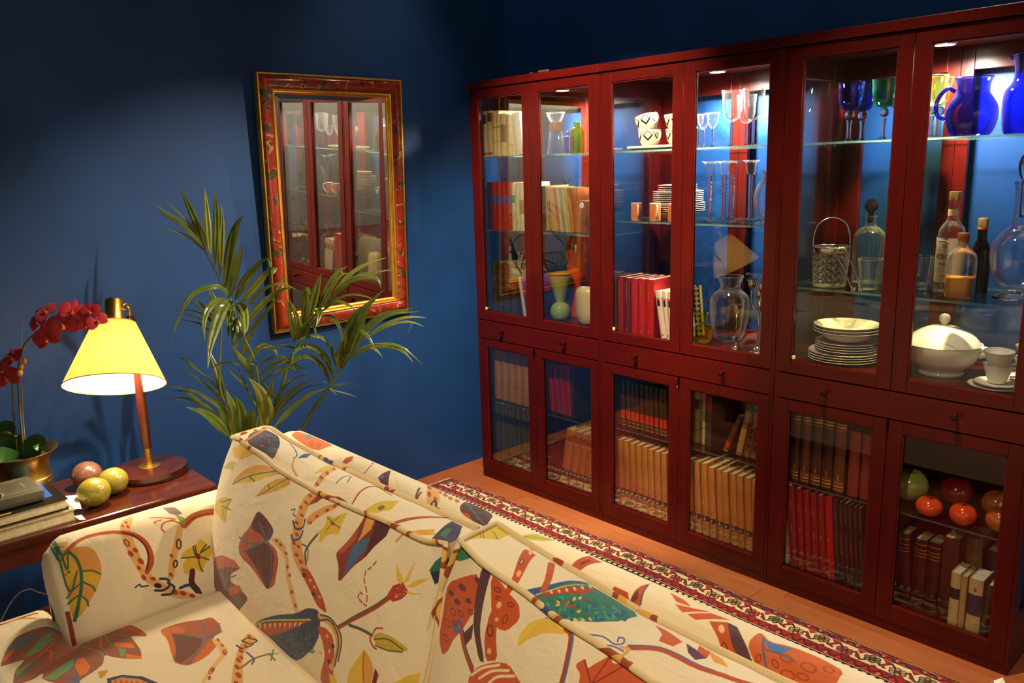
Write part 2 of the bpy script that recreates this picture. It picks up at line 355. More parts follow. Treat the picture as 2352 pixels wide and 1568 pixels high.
ROWS={
'c1ULtop':(0.06,1.591,[(0.023,0.0215,0.208,0),(0.052,0.0305,0.208,0),(0.09,0.0225,0.204,0),(0.115,0.0215,0.205,0),(0.141,0.0375,0.19,0),(0.204,0.0155,0.187,-0.114),(0.221,0.0145,0.186,-0.122),(0.239,0.0525,0.186,-0.114)]),
'c1ULmid':(0.05,1.2518,[(0.047,0.0295,0.22,0),(0.078,0.028,0.22,0),(0.11,0.0275,0.22,0),(0.14,0.0355,0.219,0),(0.18,0.0355,0.218,0),(0.216,0.022,0.218,0),(0.242,0.0235,0.218,0),(0.266,0.035,0.218,0)]),
'c1URmid':(0.08,1.2518,[(0.375,0.0545,0.199,-0.128),(0.44,0.0265,0.196,-0.155),(0.468,0.014,0.195,-0.147),(0.485,0.0145,0.195,-0.152),(0.5,0.013,0.195,-0.143),(0.516,0.0135,0.194,-0.139),(0.531,0.0135,0.193,-0.136),(0.546,0.0145,0.192,-0.128),(0.562,0.015,0.192,-0.115)]),
'c1ULlow':(0.05,0.852,[(0.058,0.0315,0.244,0),(0.093,0.0435,0.244,0),(0.14,0.0435,0.244,0),(0.189,0.0415,0.245,0),(0.275,0.0205,0.189,-0.179)]),
'c1LLu':(0.05,0.412,[(0.051,0.0455,0.256,0),(0.099,0.0455,0.258,0),(0.149,0.0485,0.258,0),(0.2,0.0455,0.259,0),(0.251,0.0475,0.259,0)]),
'c1LLl':(0.05,0.079,[(0.041,0.0365,0.309,0),(0.079,0.0335,0.311,0),(0.114,0.024,0.313,0),(0.138,0.029,0.313,0),(0.168,0.024,0.313,0),(0.197,0.0295,0.312,0),(0.239,0.0285,0.313,0),(0.27,0.0315,0.313,0)]),
'c1LRu':(0.07,0.412,[(0.381,0.0125,0.236,0),(0.423,0.0285,0.231,-0.102),(0.459,0.0285,0.23,-0.105),(0.489,0.031,0.234,-0.074),(0.521,0.0325,0.239,-0.047)]),
'c1LRl':(0.06,0.079,[(0.489,0.0485,0.277,0.172),(0.545,0.0415,0.277,0.144),(0.591,0.0385,0.276,0.134),(0.634,0.0415,0.275,0.122)]),
'c2ULlow':(0.05,0.852,[(0.827,0.0125,0.226,0),(0.843,0.0345,0.233,0),(0.88,0.0345,0.232,0),(0.919,0.0325,0.232,0),(0.955,0.0335,0.233,0),(0.991,0.0425,0.234,0),(1.072,0.0275,0.195,-0.178),(1.1,0.019,0.195,-0.138),(1.12,0.016,0.193,-0.106),(1.138,0.0175,0.192,-0.098)]),
'c2URlow':(0.18,0.852,[(1.145,0.0295,0.203,-0.105)]),
'c2LLu':(0.07,0.437,[(0.831,0.012,0.195,-0.041),(0.849,0.0235,0.199,-0.041),(0.88,0.0225,0.201,-0.041),(0.905,0.0215,0.201,-0.041),(0.928,0.0205,0.201,-0.041),(0.955,0.0195,0.202,-0.041),(0.979,0.0225,0.201,-0.041),(1.004,0.0205,0.201,-0.041),(1.03,0.0205,0.201,-0.041),(1.056,0.0175,0.201,-0.041),(1.075,0.0195,0.2,-0.041)]),
'c2LLl':(0.05,0.079,[(0.835,0.0163,0.299,-0.039),(0.855,0.0285,0.299,-0.039),(0.887,0.0295,0.3,-0.039),(0.921,0.0285,0.297,-0.039),(0.955,0.0295,0.298,-0.039),(0.988,0.0285,0.297,-0.039),(1.019,0.0285,0.293,-0.039),(1.053,0.0285,0.293,-0.039),(1.087,0.0285,0.293,-0.039)]),
'c2LRu':(0.1,0.437,[(1.18,0.0155,0.193,0),(1.2,0.0265,0.21,0),(1.23,0.0235,0.21,0),(1.254,0.028,0.207,0)]),
'c2LRlean':(0.08,0.437,[(1.349,0.0215,0.18,0.409),(1.406,0.0245,0.191,0.205),(1.44,0.0255,0.189,0.205),(1.468,0.0245,0.186,0.205)]),
'c2LRl':(0.05,0.079,[(1.221,0.0225,0.296,-0.065),(1.252,0.0295,0.297,-0.065),(1.288,0.0285,0.299,-0.065),(1.32,0.0305,0.29,-0.065),(1.359,0.0225,0.292,-0.065),(1.382,0.028,0.289,-0.065),(1.419,0.0265,0.291,-0.065),(1.448,0.0275,0.29,-0.065),(1.482,0.0275,0.291,-0.065),(1.513,0.0235,0.29,-0.065)]),
'c3LLu':(0.05,0.412,[(1.653,0.0265,0.247,0),(1.686,0.0335,0.25,0),(1.726,0.0355,0.252,0),(1.766,0.0355,0.252,0),(1.808,0.0375,0.252,0),(1.859,0.0365,0.231,0),(1.901,0.0315,0.231,0)]),
'c3LLl':(0.05,0.079,[(1.651,-0.0022,0.309,-0.088),(1.665,0.0275,0.311,-0.088),(1.7,0.0215,0.309,-0.088),(1.728,0.0215,0.307,-0.088),(1.753,0.0235,0.304,-0.088),(1.781,0.0215,0.306,-0.088),(1.807,0.0265,0.307,-0.088),(1.839,0.0155,0.304,-0.088),(1.858,0.0155,0.304,-0.088),(1.876,0.0135,0.303,-0.088),(1.892,0.0145,0.303,-0.088),(1.91,0.0135,0.302,-0.088),(1.926,0.0145,0.302,-0.088)]),
'c3LRl':(0.09,0.079,[(2.028,0.0045,0.227,-0.066),(2.038,0.0355,0.235,-0.067),(2.077,0.0385,0.233,0),(2.118,0.0395,0.236,0),(2.162,0.0485,0.268,0)]),
'c3LRback':(0.16,0.079,[(2.207,0.0605,0.255,-0.052)]),
'c3LRfront':(0.035,0.079,[(2.212,0.0275,0.183,0),(2.242,0.0175,0.181,0),(2.264,0.0395,0.182,0),(2.305,0.0175,0.178,0.062)]),
}
LEAVES= [(0.0128,[[0.205,-1.406,1.306],[0.145,-1.441,1.377],[0.09,-1.471,1.406],[0.046,-1.49,1.421]]),(0.0121,[[0.207,-1.403,1.302],[0.149,-1.418,1.362],[0.066,-1.458,1.416],[-0.013,-1.495,1.461]]),(0.008,[[0.206,-1.405,1.313],[0.21,-1.44,1.379],[0.209,-1.48,1.427],[0.208,-1.52,1.474]]),(0.0112,[[0.21,-1.4,1.285],[0.196,-1.44,1.332],[0.181,-1.481,1.357],[0.165,-1.523,1.37]]),(0.0239,[[0.213,-1.397,1.289],[0.222,-1.417,1.361],[0.225,-1.443,1.438],[0.228,-1.469,1.504]]),(0.0207,[[0.221,-1.388,1.271],[0.207,-1.379,1.368],[0.192,-1.371,1.434],[0.177,-1.363,1.503]]),(0.0207,[[0.231,-1.378,1.234],[0.261,-1.374,1.353],[0.286,-1.377,1.435],[0.306,-1.384,1.491]]),(0.0191,[[0.24,-1.368,1.199],[0.245,-1.352,1.317],[0.245,-1.343,1.383],[0.241,-1.337,1.449]]),(0.0287,[[0.249,-1.358,1.154],[0.283,-1.341,1.284],[0.315,-1.326,1.367],[0.348,-1.31,1.407]]),(0.0303,[[0.258,-1.349,1.123],[0.292,-1.34,1.2],[0.329,-1.33,1.269],[0.356,-1.33,1.313]]),(0.0303,[[0.289,-1.344,1.115],[0.335,-1.323,1.181],[0.394,-1.289,1.242],[0.434,-1.275,1.257],[0.452,-1.285,1.233]]),(0.0287,[[0.299,-1.333,1.098],[0.359,-1.305,1.158],[0.42,-1.276,1.213],[0.459,-1.27,1.228],[0.477,-1.288,1.21]]),(0.0287,[[0.312,-1.319,1.08],[0.366,-1.304,1.128],[0.431,-1.279,1.167],[0.486,-1.263,1.177],[0.545,-1.243,1.162]]),(0.0271,[[0.292,-1.311,1.031],[0.347,-1.289,1.083],[0.4,-1.268,1.123],[0.459,-1.241,1.155],[0.498,-1.236,1.155]]),(0.0335,[[0.308,-1.323,0.99],[0.375,-1.291,1.055],[0.427,-1.273,1.103],[0.477,-1.258,1.149]]),(0.0239,[[0.278,-1.356,1.119],[0.287,-1.387,1.161],[0.292,-1.423,1.169],[0.279,-1.479,1.155],[0.276,-1.524,1.104],[0.271,-1.571,1.006]]),(0.0223,[[0.283,-1.366,1.117],[0.297,-1.413,1.12],[0.316,-1.454,1.099],[0.346,-1.485,1.06],[0.386,-1.504,1.008]]),(0.0331,[[0.294,-1.353,1.107],[0.318,-1.389,1.114],[0.341,-1.426,1.081],[0.366,-1.461,1.032],[0.393,-1.493,0.982],[0.426,-1.52,0.922]]),(0.0225,[[0.303,-1.344,1.104],[0.371,-1.353,1.093],[0.427,-1.377,1.043],[0.475,-1.408,1.022]]),(0.0135,[[0.3,-1.346,1.1],[0.381,-1.37,1.077],[0.454,-1.401,1.034]]),(0.018,[[0.279,-1.354,1.093],[0.317,-1.388,1.063],[0.363,-1.411,0.989]]),(0.0225,[[0.264,-1.341,1.07],[0.3,-1.362,1.018],[0.33,-1.388,0.971]]),(0.0195,[[0.27,-1.335,1.043],[0.296,-1.344,0.992],[0.309,-1.366,0.948]]),(0.0096,[[0.148,-1.35,1.013],[0.105,-1.376,1.069],[0.062,-1.404,1.108],[0.029,-1.42,1.135]]),(0.0077,[[0.142,-1.356,1.002],[0.102,-1.37,1.046],[0.056,-1.39,1.08],[0.013,-1.407,1.096]]),(0.0077,[[0.14,-1.359,0.995],[0.1,-1.377,1.04],[0.051,-1.405,1.06],[-0.016,-1.454,1.061]]),(0.0083,[[0.135,-1.364,0.991],[0.083,-1.386,1.025],[0.032,-1.407,1.04],[-0.027,-1.437,1.049]]),(0.0089,[[0.131,-1.368,0.974],[0.088,-1.39,1.008],[0.053,-1.403,1.016],[0.001,-1.436,1.026]]),(0.0191,[[0.181,-1.343,1.033],[0.142,-1.356,1.099],[0.108,-1.364,1.155]]),(0.0175,[[0.182,-1.356,1.021],[0.157,-1.362,1.073],[0.13,-1.369,1.131]]),(0.0225,[[0.16,-1.366,0.733],[0.129,-1.37,0.836],[0.093,-1.38,0.919]]),(0.0096,[[0.112,-1.418,0.832],[0.067,-1.437,0.863],[0.031,-1.447,0.882],[-0.01,-1.462,0.882]]),(0.0084,[[0.151,-1.376,0.74],[0.075,-1.419,0.805],[0.016,-1.444,0.832],[-0.043,-1.469,0.834]]),(0.009,[[0.151,-1.376,0.768],[0.101,-1.386,0.8],[0.044,-1.404,0.832]]),(0.009,[[0.154,-1.373,0.747],[0.111,-1.39,0.771],[0.078,-1.395,0.784]]),(0.009,[[0.154,-1.372,0.719],[0.121,-1.379,0.746],[0.081,-1.393,0.787]]),(0.012,[[0.18,-1.374,0.679],[0.132,-1.403,0.729],[0.079,-1.439,0.765],[0.012,-1.489,0.781],[-0.038,-1.522,0.771]]),(0.012,[[0.174,-1.38,0.658],[0.116,-1.413,0.703],[0.048,-1.458,0.735],[-0.013,-1.495,0.735]]),(0.0271,[[0.224,-1.386,0.621],[0.23,-1.409,0.721],[0.231,-1.436,0.752],[0.222,-1.476,0.782]]),(0.0301,[[0.24,-1.397,0.617],[0.235,-1.433,0.676],[0.224,-1.473,0.721],[0.205,-1.524,0.749]]),(0.012,[[0.18,-1.389,0.668],[0.094,-1.447,0.745],[0.045,-1.466,0.764],[-0.011,-1.493,0.761]]),(0.0042,[[0.083,-1.465,0.732],[0.014,-1.495,0.736],[-0.043,-1.512,0.722],[-0.102,-1.532,0.693]]),(0.0165,[[0.171,-1.413,0.855],[0.23,-1.398,0.885],[0.292,-1.381,0.895],[0.345,-1.372,0.891]]),(0.009,[[0.286,-1.318,0.746],[0.297,-1.336,0.793],[0.292,-1.37,0.84],[0.289,-1.404,0.886]]),(0.0391,[[0.278,-1.385,0.626],[0.305,-1.401,0.728],[0.324,-1.424,0.813]]),(0.0376,[[0.303,-1.373,0.629],[0.328,-1.383,0.729],[0.342,-1.405,0.79]]),(0.0301,[[0.309,-1.351,0.628],[0.33,-1.344,0.696],[0.349,-1.338,0.728]]),(0.0241,[[0.334,-1.325,0.631],[0.35,-1.322,0.685],[0.366,-1.32,0.729]]),(0.0455,[[0.371,-1.315,0.662],[0.406,-1.325,0.739],[0.428,-1.351,0.81],[0.437,-1.39,0.868]]),(0.0234,[[0.366,-1.305,0.712],[0.392,-1.299,0.785],[0.418,-1.292,0.844]]),(0.0197,[[0.296,-1.307,0.827],[0.294,-1.319,0.868],[0.281,-1.343,0.911],[0.269,-1.366,0.952]]),(0.0148,[[0.347,-1.296,0.678],[0.371,-1.259,0.758],[0.384,-1.233,0.797],[0.406,-1.198,0.827],[0.446,-1.144,0.836]]),(0.0184,[[0.36,-1.297,0.672],[0.389,-1.255,0.744],[0.428,-1.203,0.799],[0.467,-1.151,0.824]]),(0.0098,[[0.363,-1.293,0.667],[0.397,-1.246,0.736],[0.44,-1.19,0.79],[0.48,-1.137,0.801]]),(0.0197,[[0.373,-1.282,0.655],[0.413,-1.239,0.712],[0.46,-1.188,0.765],[0.51,-1.134,0.794]]),(0.0221,[[0.281,-1.323,0.878],[0.309,-1.308,0.915],[0.342,-1.287,0.946],[0.378,-1.262,0.939],[0.396,-1.257,0.913]]),(0.0148,[[0.309,-1.293,0.865],[0.345,-1.276,0.895],[0.387,-1.253,0.908],[0.429,-1.229,0.902],[0.48,-1.195,0.85]]),(0.016,[[0.311,-1.291,0.838],[0.348,-1.266,0.869],[0.385,-1.24,0.887],[0.411,-1.227,0.891],[0.437,-1.213,0.876],[0.455,-1.208,0.848]]),(0.0118,[[0.317,-1.285,0.809],[0.347,-1.262,0.841],[0.379,-1.239,0.861],[0.413,-1.213,0.864],[0.467,-1.166,0.865]]),(0.0221,[[0.255,-1.322,0.906],[0.281,-1.309,0.966],[0.316,-1.285,1.007]]),(0.0209,[[0.479,-1.109,0.802],[0.491,-1.13,0.853],[0.491,-1.164,0.898],[0.491,-1.198,0.916],[0.489,-1.235,0.913],[0.483,-1.277,0.885],[0.484,-1.309,0.844]]),(0.0209,[[0.489,-1.098,0.819],[0.498,-1.117,0.874],[0.5,-1.144,0.922],[0.496,-1.178,0.949],[0.492,-1.213,0.952],[0.489,-1.245,0.933],[0.504,-1.258,0.901]]),(0.0209,[[0.498,-1.088,0.857],[0.509,-1.105,0.917],[0.512,-1.132,0.968],[0.504,-1.17,0.986],[0.493,-1.211,0.981],[0.495,-1.239,0.962]]),(0.0079,[[0.406,-1.188,0.93],[0.386,-1.209,0.939],[0.365,-1.232,0.941],[0.34,-1.259,0.923]]),(0.0049,[[0.409,-1.214,0.888],[0.433,-1.217,0.866],[0.453,-1.225,0.843]]),(0.0061,[[0.48,-1.108,0.786],[0.507,-1.077,0.793],[0.531,-1.051,0.796],[0.551,-1.03,0.789]]),(0.0054,[[0.479,-1.108,0.777],[0.504,-1.081,0.765],[0.529,-1.054,0.753],[0.547,-1.035,0.738]]),(0.0069,[[0.478,-1.11,0.783],[0.508,-1.113,0.775],[0.539,-1.117,0.768]]),(0.0069,[[0.476,-1.111,0.788],[0.492,-1.131,0.809],[0.507,-1.151,0.819]]),(0.0191,[[0.403,-1.191,0.953],[0.426,-1.21,1.033],[0.45,-1.229,1.12]]),(0.0239,[[0.412,-1.182,0.964],[0.45,-1.199,1.041],[0.473,-1.233,1.12]]),(0.0239,[[0.428,-1.164,1.009],[0.448,-1.162,1.08],[0.465,-1.162,1.146],[0.487,-1.159,1.128]]),(0.0303,[[0.441,-1.149,1.04],[0.451,-1.124,1.121],[0.462,-1.097,1.194]]),(0.0191,[[0.466,-1.122,1.063],[0.479,-1.088,1.143],[0.493,-1.053,1.192],[0.509,-1.016,1.215]]),(0.0175,[[0.471,-1.117,1.07],[0.495,-1.091,1.134],[0.525,-1.058,1.185],[0.544,-1.037,1.194]]),(0.0175,[[0.48,-1.107,1.073],[0.5,-1.063,1.131],[0.523,-1.017,1.187],[0.553,-0.961,1.221],[0.586,-0.904,1.238]]),(0.0175,[[0.483,-1.104,1.08],[0.517,-1.056,1.139],[0.549,-1.01,1.178],[0.59,-0.955,1.192],[0.628,-0.902,1.199]]),(0.0175,[[0.488,-1.098,1.09],[0.533,-1.057,1.151],[0.575,-1.019,1.176],[0.623,-0.974,1.174],[0.636,-0.968,1.137]]),(0.0083,[[0.473,-1.115,1.059],[0.51,-1.087,1.097],[0.55,-1.055,1.118],[0.591,-1.022,1.118],[0.631,-0.99,1.097],[0.65,-0.982,1.05]]),(0.0153,[[0.473,-1.115,1.059],[0.525,-1.088,1.096],[0.569,-1.069,1.091],[0.608,-1.056,1.069]]),(0.0175,[[0.47,-1.118,1.045],[0.519,-1.105,1.046],[0.559,-1.1,1.015],[0.588,-1.108,0.969]]),(0.0271,[[0.411,-1.182,0.953],[0.448,-1.178,1.01],[0.505,-1.153,1.078]]),(0.0143,[[0.419,-1.173,0.97],[0.468,-1.169,1.028],[0.512,-1.171,1.024],[0.546,-1.183,0.975]]),(0.0223,[[0.463,-1.126,1.07],[0.513,-1.145,1.064],[0.548,-1.181,1.026]]),(0.0255,[[0.417,-1.176,0.953],[0.446,-1.159,1.0],[0.473,-1.144,1.039]]),(0.0083,[[0.405,-1.189,0.929],[0.384,-1.211,0.94],[0.363,-1.234,0.941]]),(0.0351,[[0.536,-1.091,0.867],[0.561,-1.075,0.959],[0.592,-1.052,1.043],[0.625,-1.027,1.081],[0.677,-0.981,1.144]]),(0.0383,[[0.54,-1.071,0.896],[0.566,-1.054,0.963],[0.6,-1.026,1.043],[0.634,-0.999,1.105]]),(0.0303,[[0.535,-1.047,0.909],[0.557,-1.024,0.968],[0.576,-1.003,1.027]]),(0.0239,[[0.564,-1.016,0.961],[0.583,-0.981,1.01],[0.609,-0.938,1.042],[0.667,-0.86,1.059]]),(0.0143,[[0.566,-1.014,0.964],[0.595,-0.972,1.014],[0.633,-0.921,1.042],[0.691,-0.849,1.047]]),(0.0134,[[0.575,-1.004,0.96],[0.614,-0.961,1.001],[0.66,-0.912,1.027],[0.695,-0.874,1.032],[0.725,-0.841,1.027]]),(0.0115,[[0.57,-1.009,0.957],[0.632,-0.957,1.002],[0.694,-0.904,1.019],[0.741,-0.868,1.002]]),(0.0038,[[0.705,-0.907,1.021],[0.716,-0.903,1.016],[0.708,-0.919,0.976]]),(0.0166,[[0.54,-1.043,0.898],[0.576,-1.015,0.927],[0.611,-0.989,0.934],[0.653,-0.955,0.941],[0.694,-0.922,0.924],[0.74,-0.884,0.868]]),(0.0175,[[0.534,-1.048,0.884],[0.573,-1.021,0.92],[0.614,-0.991,0.937],[0.665,-0.951,0.932],[0.7,-0.928,0.912],[0.728,-0.912,0.876]]),(0.0143,[[0.531,-1.096,0.864],[0.538,-1.104,0.915],[0.56,-1.094,0.955]]),(0.0134,[[0.558,-1.067,0.94],[0.585,-1.056,0.987],[0.617,-1.04,0.992],[0.644,-1.029,0.963],[0.664,-1.025,0.924]]),(0.0083,[[0.617,-1.017,0.933],[0.639,-1.008,0.928],[0.663,-0.997,0.903]]),(0.0191,[[0.535,-1.091,0.856],[0.555,-1.084,0.897],[0.58,-1.072,0.923]]),(0.0287,[[0.522,-1.091,0.854],[0.546,-1.087,0.931],[0.573,-1.08,0.986]])]
STEMS= [(0.006,[[0.301,-1.301,0.6],[0.285,-1.304,0.815],[0.258,-1.349,0.924],[0.264,-1.341,1.067],[0.258,-1.348,1.114],[0.247,-1.36,1.154],[0.227,-1.382,1.227],[0.206,-1.405,1.302]]),(0.0045,[[0.332,-1.312,0.61],[0.335,-1.309,0.828],[0.327,-1.317,0.916],[0.313,-1.333,0.976],[0.302,-1.345,1.026],[0.288,-1.36,1.078],[0.303,-1.344,1.111]]),(0.006,[[0.197,-1.37,0.583],[0.17,-1.37,0.711],[0.153,-1.374,0.796],[0.152,-1.346,0.994],[0.151,-1.347,1.016]]),(0.007,[[0.388,-1.207,0.589],[0.403,-1.191,0.628],[0.439,-1.152,0.711],[0.47,-1.118,0.769],[0.492,-1.094,0.813],[0.521,-1.063,0.878],[0.535,-1.048,0.898],[0.566,-1.014,0.957],[0.583,-0.995,0.984]]),(0.006,[[0.317,-1.284,0.599],[0.36,-1.237,0.78],[0.387,-1.209,0.884],[0.408,-1.186,0.936],[0.425,-1.167,0.991],[0.464,-1.125,1.063],[0.484,-1.103,1.093]]),(0.007,[[0.346,-1.312,0.625],[0.36,-1.311,0.659],[0.337,-1.321,0.715],[0.302,-1.33,0.774],[0.262,-1.344,0.862]]),(0.006,[[0.351,-1.291,0.621],[0.35,-1.293,0.661],[0.367,-1.259,0.735],[0.317,-1.285,0.809],[0.305,-1.297,0.865],[0.285,-1.319,0.883]]),(0.006,[[0.264,-1.386,0.599],[0.281,-1.383,0.633],[0.291,-1.371,0.657]])]
# ------------------------------------------------------------ books
ORD=['first','second','third','fourth','fifth','sixth','seventh','eighth','ninth','tenth','eleventh','twelfth','thirteenth']
def cov(c,c2=None,rough=.5):
    return pm('cover_'+c.strip('#'),c,rough,0,c2,40,(1,1,.3),.15,160)
def spine_arc(w,rd,off,n=6):
    return [(w*i/n,rd*(2*i/n-1)**2-off) for i in range(n+1)]
def book(label,x,w,h,s,y,z,d,style,group,pages=PAGES):
    """style: dict c=cover colour, b=list of (f0,f1,colour or material,raise), t=list of (text,f,size,mat)"""
    th=math.atan(s); rd=min(w*.22,.006); loc=(x,y,z)
    if s>0: loc=(x+w-w*math.cos(th),y,z+w*math.sin(th))
    w*=math.cos(th); h=h/ (1 if s==0 else math.cos(th)**-1) 
    o=thing('book',label,'book',loc,group,(0,th,0))
    t=.0024
    outer=[(0,d)]+spine_arc(w,rd,0)+[(w,d)]
    inner=[(w-t,d),(w-t,rd+t),(t,rd+t),(t,d)]
    mb=MB(); n=len(outer)
    # boards and spine as a strip of quads in section
    arc=spine_arc(w,rd,0); ai=[(min(max(px,t),w-t),py+t) for px,py in arc]
    sec=[((0,d),(t,d))]+list(zip(arc,ai))+[((w,d),(w-t,d))]
    vs=[]
    for (a,b) in sec:
        vs+=[(a[0],a[1],0),(b[0],b[1],0),(b[0],b[1],h),(a[0],a[1],h)]
    fs=[]
    for i in range(len(sec)-1):
        p=4*i;q=4*(i+1)
        fs+=[(p,q,q+3,p+3),(p+1,p+2,q+2,q+1),(p,p+1,q+1,q),(p+3,q+3,q+2,p+2)]
    e=4*(len(sec)-1); fs+=[(0,3,2,1),(e,e+1,e+2,e+3)]
    mb.add(vs,fs)
    obj('cover',mb,style['m'] if 'm' in style else cov(style['c'],style.get('c2'),style.get('r',.5)),o)
    obj('page_block',MB().box(t+.0003,w-t-.0003,rd+t+.0004,d-.004,.003,h-.0035),pages,o)
    bands={}
    for bnd in style.get('b',()):
        f0,f1,cm=bnd[:3]; rs=bnd[3] if len(bnd)>3 else .0005
        ins=bnd[4] if len(bnd)>4 else 0
        bands.setdefault(cm,MB())
        A=spine_arc(w,rd,rs); 
        A=[(ins*w+px*(1-2*ins),py) for px,py in A] if ins else A
        vs=[];fs=[];k=len(A)
        for px,py in A: vs+=[(px,py,f0*h),(px,py,f1*h),(px,py+rs+.0006,f0*h),(px,py+rs+.0006,f1*h)]
        for i in range(k-1):
            p=4*i;q=p+4; fs+=[(p,q,q+1,p+1),(p+1,q+1,q+3,p+3),(p,p+2,q+2,q)]
        bands[cm].add(vs,fs)
    for cm,m_ in bands.items():
        mm=cm if isinstance(cm,bpy.types.Material) else cov(cm)
        obj('gilt_bands' if mm in (GOLD,TXG) else 'spine_label',m_,mm,o)
    for tx,f,size,mt in style.get('t',()):
        text('spine_lettering',tx,size,mt,o,(w/2,-.0012,f*h))
    return o
def dashes(n,f0,f1,ins=.3,col=TXG,seed=0):
    r=random.Random(seed); o=[]
    for i in range(n):
        a=f0+(f1-f0)*i/n; o.append((a,a+(f1-f0)/n*.5,col,.0006,ins+r.random()*.1))
    return o
def do_row(key,phrase,group,styles,d=.17,pages=None):
    y,z,items=ROWS[key]
    for i,(x,w,h,s) in enumerate(items):
        st=styles[i] if isinstance(styles,list) else styles(i)
        lb=st['d']+', '+phrase if st.get('solo') else '%s, %s from left, %s'%(st['d'],ORD[i],phrase)
        book(lb,x,w,h,s,y,z,st.get('dep',d),st,group,st.get('p',pages or PAGES))
LEA=dict(c='#4a3a22',c2='#2e2416',r=.4)
# left cabinet, upper left door
do_row('c1ULtop','left cabinet top shelf','pale books on the top shelf of the left cabinet',[
 dict(d='cream book with dark top label',c='#c9ac72',b=[(.72,.92,'#2a2018'),(.04,.09,'#8a2a1c')]),
 dict(d='cream book with framed dark label',c='#c7a26c',c2='#d4b481',b=[(.76,.95,'#7a2418'),(.78,.93,'#241a14',.0008,.12),(.05,.09,'#8a2a1c')]),
 dict(d='thin yellowish book with brown bands',c='#d6bd82',b=[(.62,.66,'#a08450'),(.30,.33,'#a08450')]+dashes(4,.76,.9,.25,TXD,1)),
 dict(d='thin yellowish book with brown lettering',c='#d8bf86',b=[(.63,.67,'#a08450'),(.32,.35,'#a08450')]+dashes(4,.74,.88,.25,TXD,2)),
 dict(d='cream book with broad grey band',c='#dcc88e',b=[(.33,.74,'#8f8468')]),
 dict(d='thin cream book leaning left',c='#d9c184',b=[(.22,.26,'#b49a5c')]),
 dict(d='thin pale book leaning left',c='#e2cd93',b=[(.22,.26,'#b49a5c')]),
 dict(d='thick bright white book leaning left',dep=.09,c='#efe8d2',b=[(.06,.08,'#b9b094',.0005,.2)])],.16)
do_row('c1ULmid','left cabinet middle shelf','books on the middle shelf of the left cabinet',[
 dict(d='dark brown book',c='#3a1c12'),
 *[dict(d='red book with violet band',c='#a01512',b=[(.53,.74,'#4a4585')]+dashes(2,.82,.9,.4,TXG,k)+[(.08,.1,TXG,.0006,.3)]) for k in range(4)],
 dict(d='cream book with green label',c='#ddd09c',b=[(.58,.74,'#3f9152')]),
 dict(d='cream book with bare spine',c='#ddd3a6'),
 dict(d='white book with tan middle',c='#ece2c4',b=[(.36,.64,'#b98a50')])],.17)
do_row('c1URmid','left cabinet middle shelf right','leaning books behind the right door of the left cabinet',[
 dict(d='wide tan book leaning left',c='#c09a5e',b=[(.5,.8,'#c8ab74')]),
 dict(d='brown-labelled tan book leaning left',c='#c79f63',b=[(.45,.72,'#6a3418',.0006,.15)]),
 *[dict(d=dd,c=cc) for dd,cc in (('slim tan book leaning left','#cda86c'),('slim rose book leaning left','#b9664a'),('slim pale book leaning left','#d8c69a'),('slim green-grey book leaning left','#8f9468'),('slim straw book leaning left','#cdbb84'),('slim olive book leaning left','#a3a05c'),('slim rust book leaning left','#b86a32'))]],.16)
do_row('c1ULlow','left cabinet upper floor','leather books low in the left cabinet',[
 *[dict(d='olive leather volume with gilt panels',c='#453a20',c2='#33291a',r=.35,b=[x for q in range(6) for x in ((q/6+.01,q/6+.018,GOLD,.0008),(q/6+.15,q/6+.157,GOLD,.0008))]+dashes(3,.70,.80,.25,TXG,k)+[(q/6+.05,q/6+.12,'#6b5a30',.0005,.25) for q in range(6)]) for k in range(4)],
 dict(d='white spined book with blue cover, leaning left',c='#e8d3b4',p=PAGESW,dep=.19)],.17)
bk=[o for o in COL.objects if o.name.startswith('book') and 'blue cover' in o.get('label','')][-1]
bw=ROWS['c1ULlow'][2][4][1]
obj('dust_jacket',MB().box(bw,bw+.0012,.004,.188,.001,.188),pm('blue_jacket','#27306e',.35),bk); obj('jacket_band',MB().box(bw+.0012,bw+.002,.004,.188,.098,.122),pm('red_band','#a02020',.4),bk)
do_row('c1LLu','left cabinet lower left door top row','tan leather books in the left cabinet',lambda i:dict(d='plain tan leather volume',c='#c68e48',c2='#ae7838',b=[(.13,.135,'#d0a060',.0008),(.22,.225,'#d0a060',.0008),(.3,.305,'#7a4c20',.0008)]))
do_row('c1LLl','left cabinet bottom row','green cloth books in the left cabinet',lambda i:dict(d='green cloth volume with dark bands',c='#5c5a30',c2='#4a4a28',b=[(.7,.82,'#16251c'),(.16,.22,'#221a12')]))
do_row('c1LRu','left cabinet lower right door','books on the upper shelf behind the left cabinet lower right door',[
 dict(d='narrow pale tan book',c='#b08a58'),
 *[dict(d='red book with gilt feet leaning left',c='#a3140f',r=.4,b=[(.06,.07,TXG),(.13,.135,TXG),(.22,.225,TXG)]) for k in range(3)],
 dict(d='red book beside dark cover, leaning left',c='#a3140f',r=.4,b=[(.06,.07,TXG),(.13,.135,TXG)])],.18)
do_row('c1LRl','left cabinet bottom shelf','tan leather books leaning in the left cabinet',lambda i:dict(d='tan leather volume leaning right',c='#c88440',c2='#b26c30',b=[(.07,.09,'#d8b070',.001),(.03,.045,'#d8b070',.001),(.14,.26,'#3b2418'),(.76,.77,'#d8b070',.001),(.90,.91,'#7a3c1c',.001),(.8,.9,'#a5481e')]),.18)
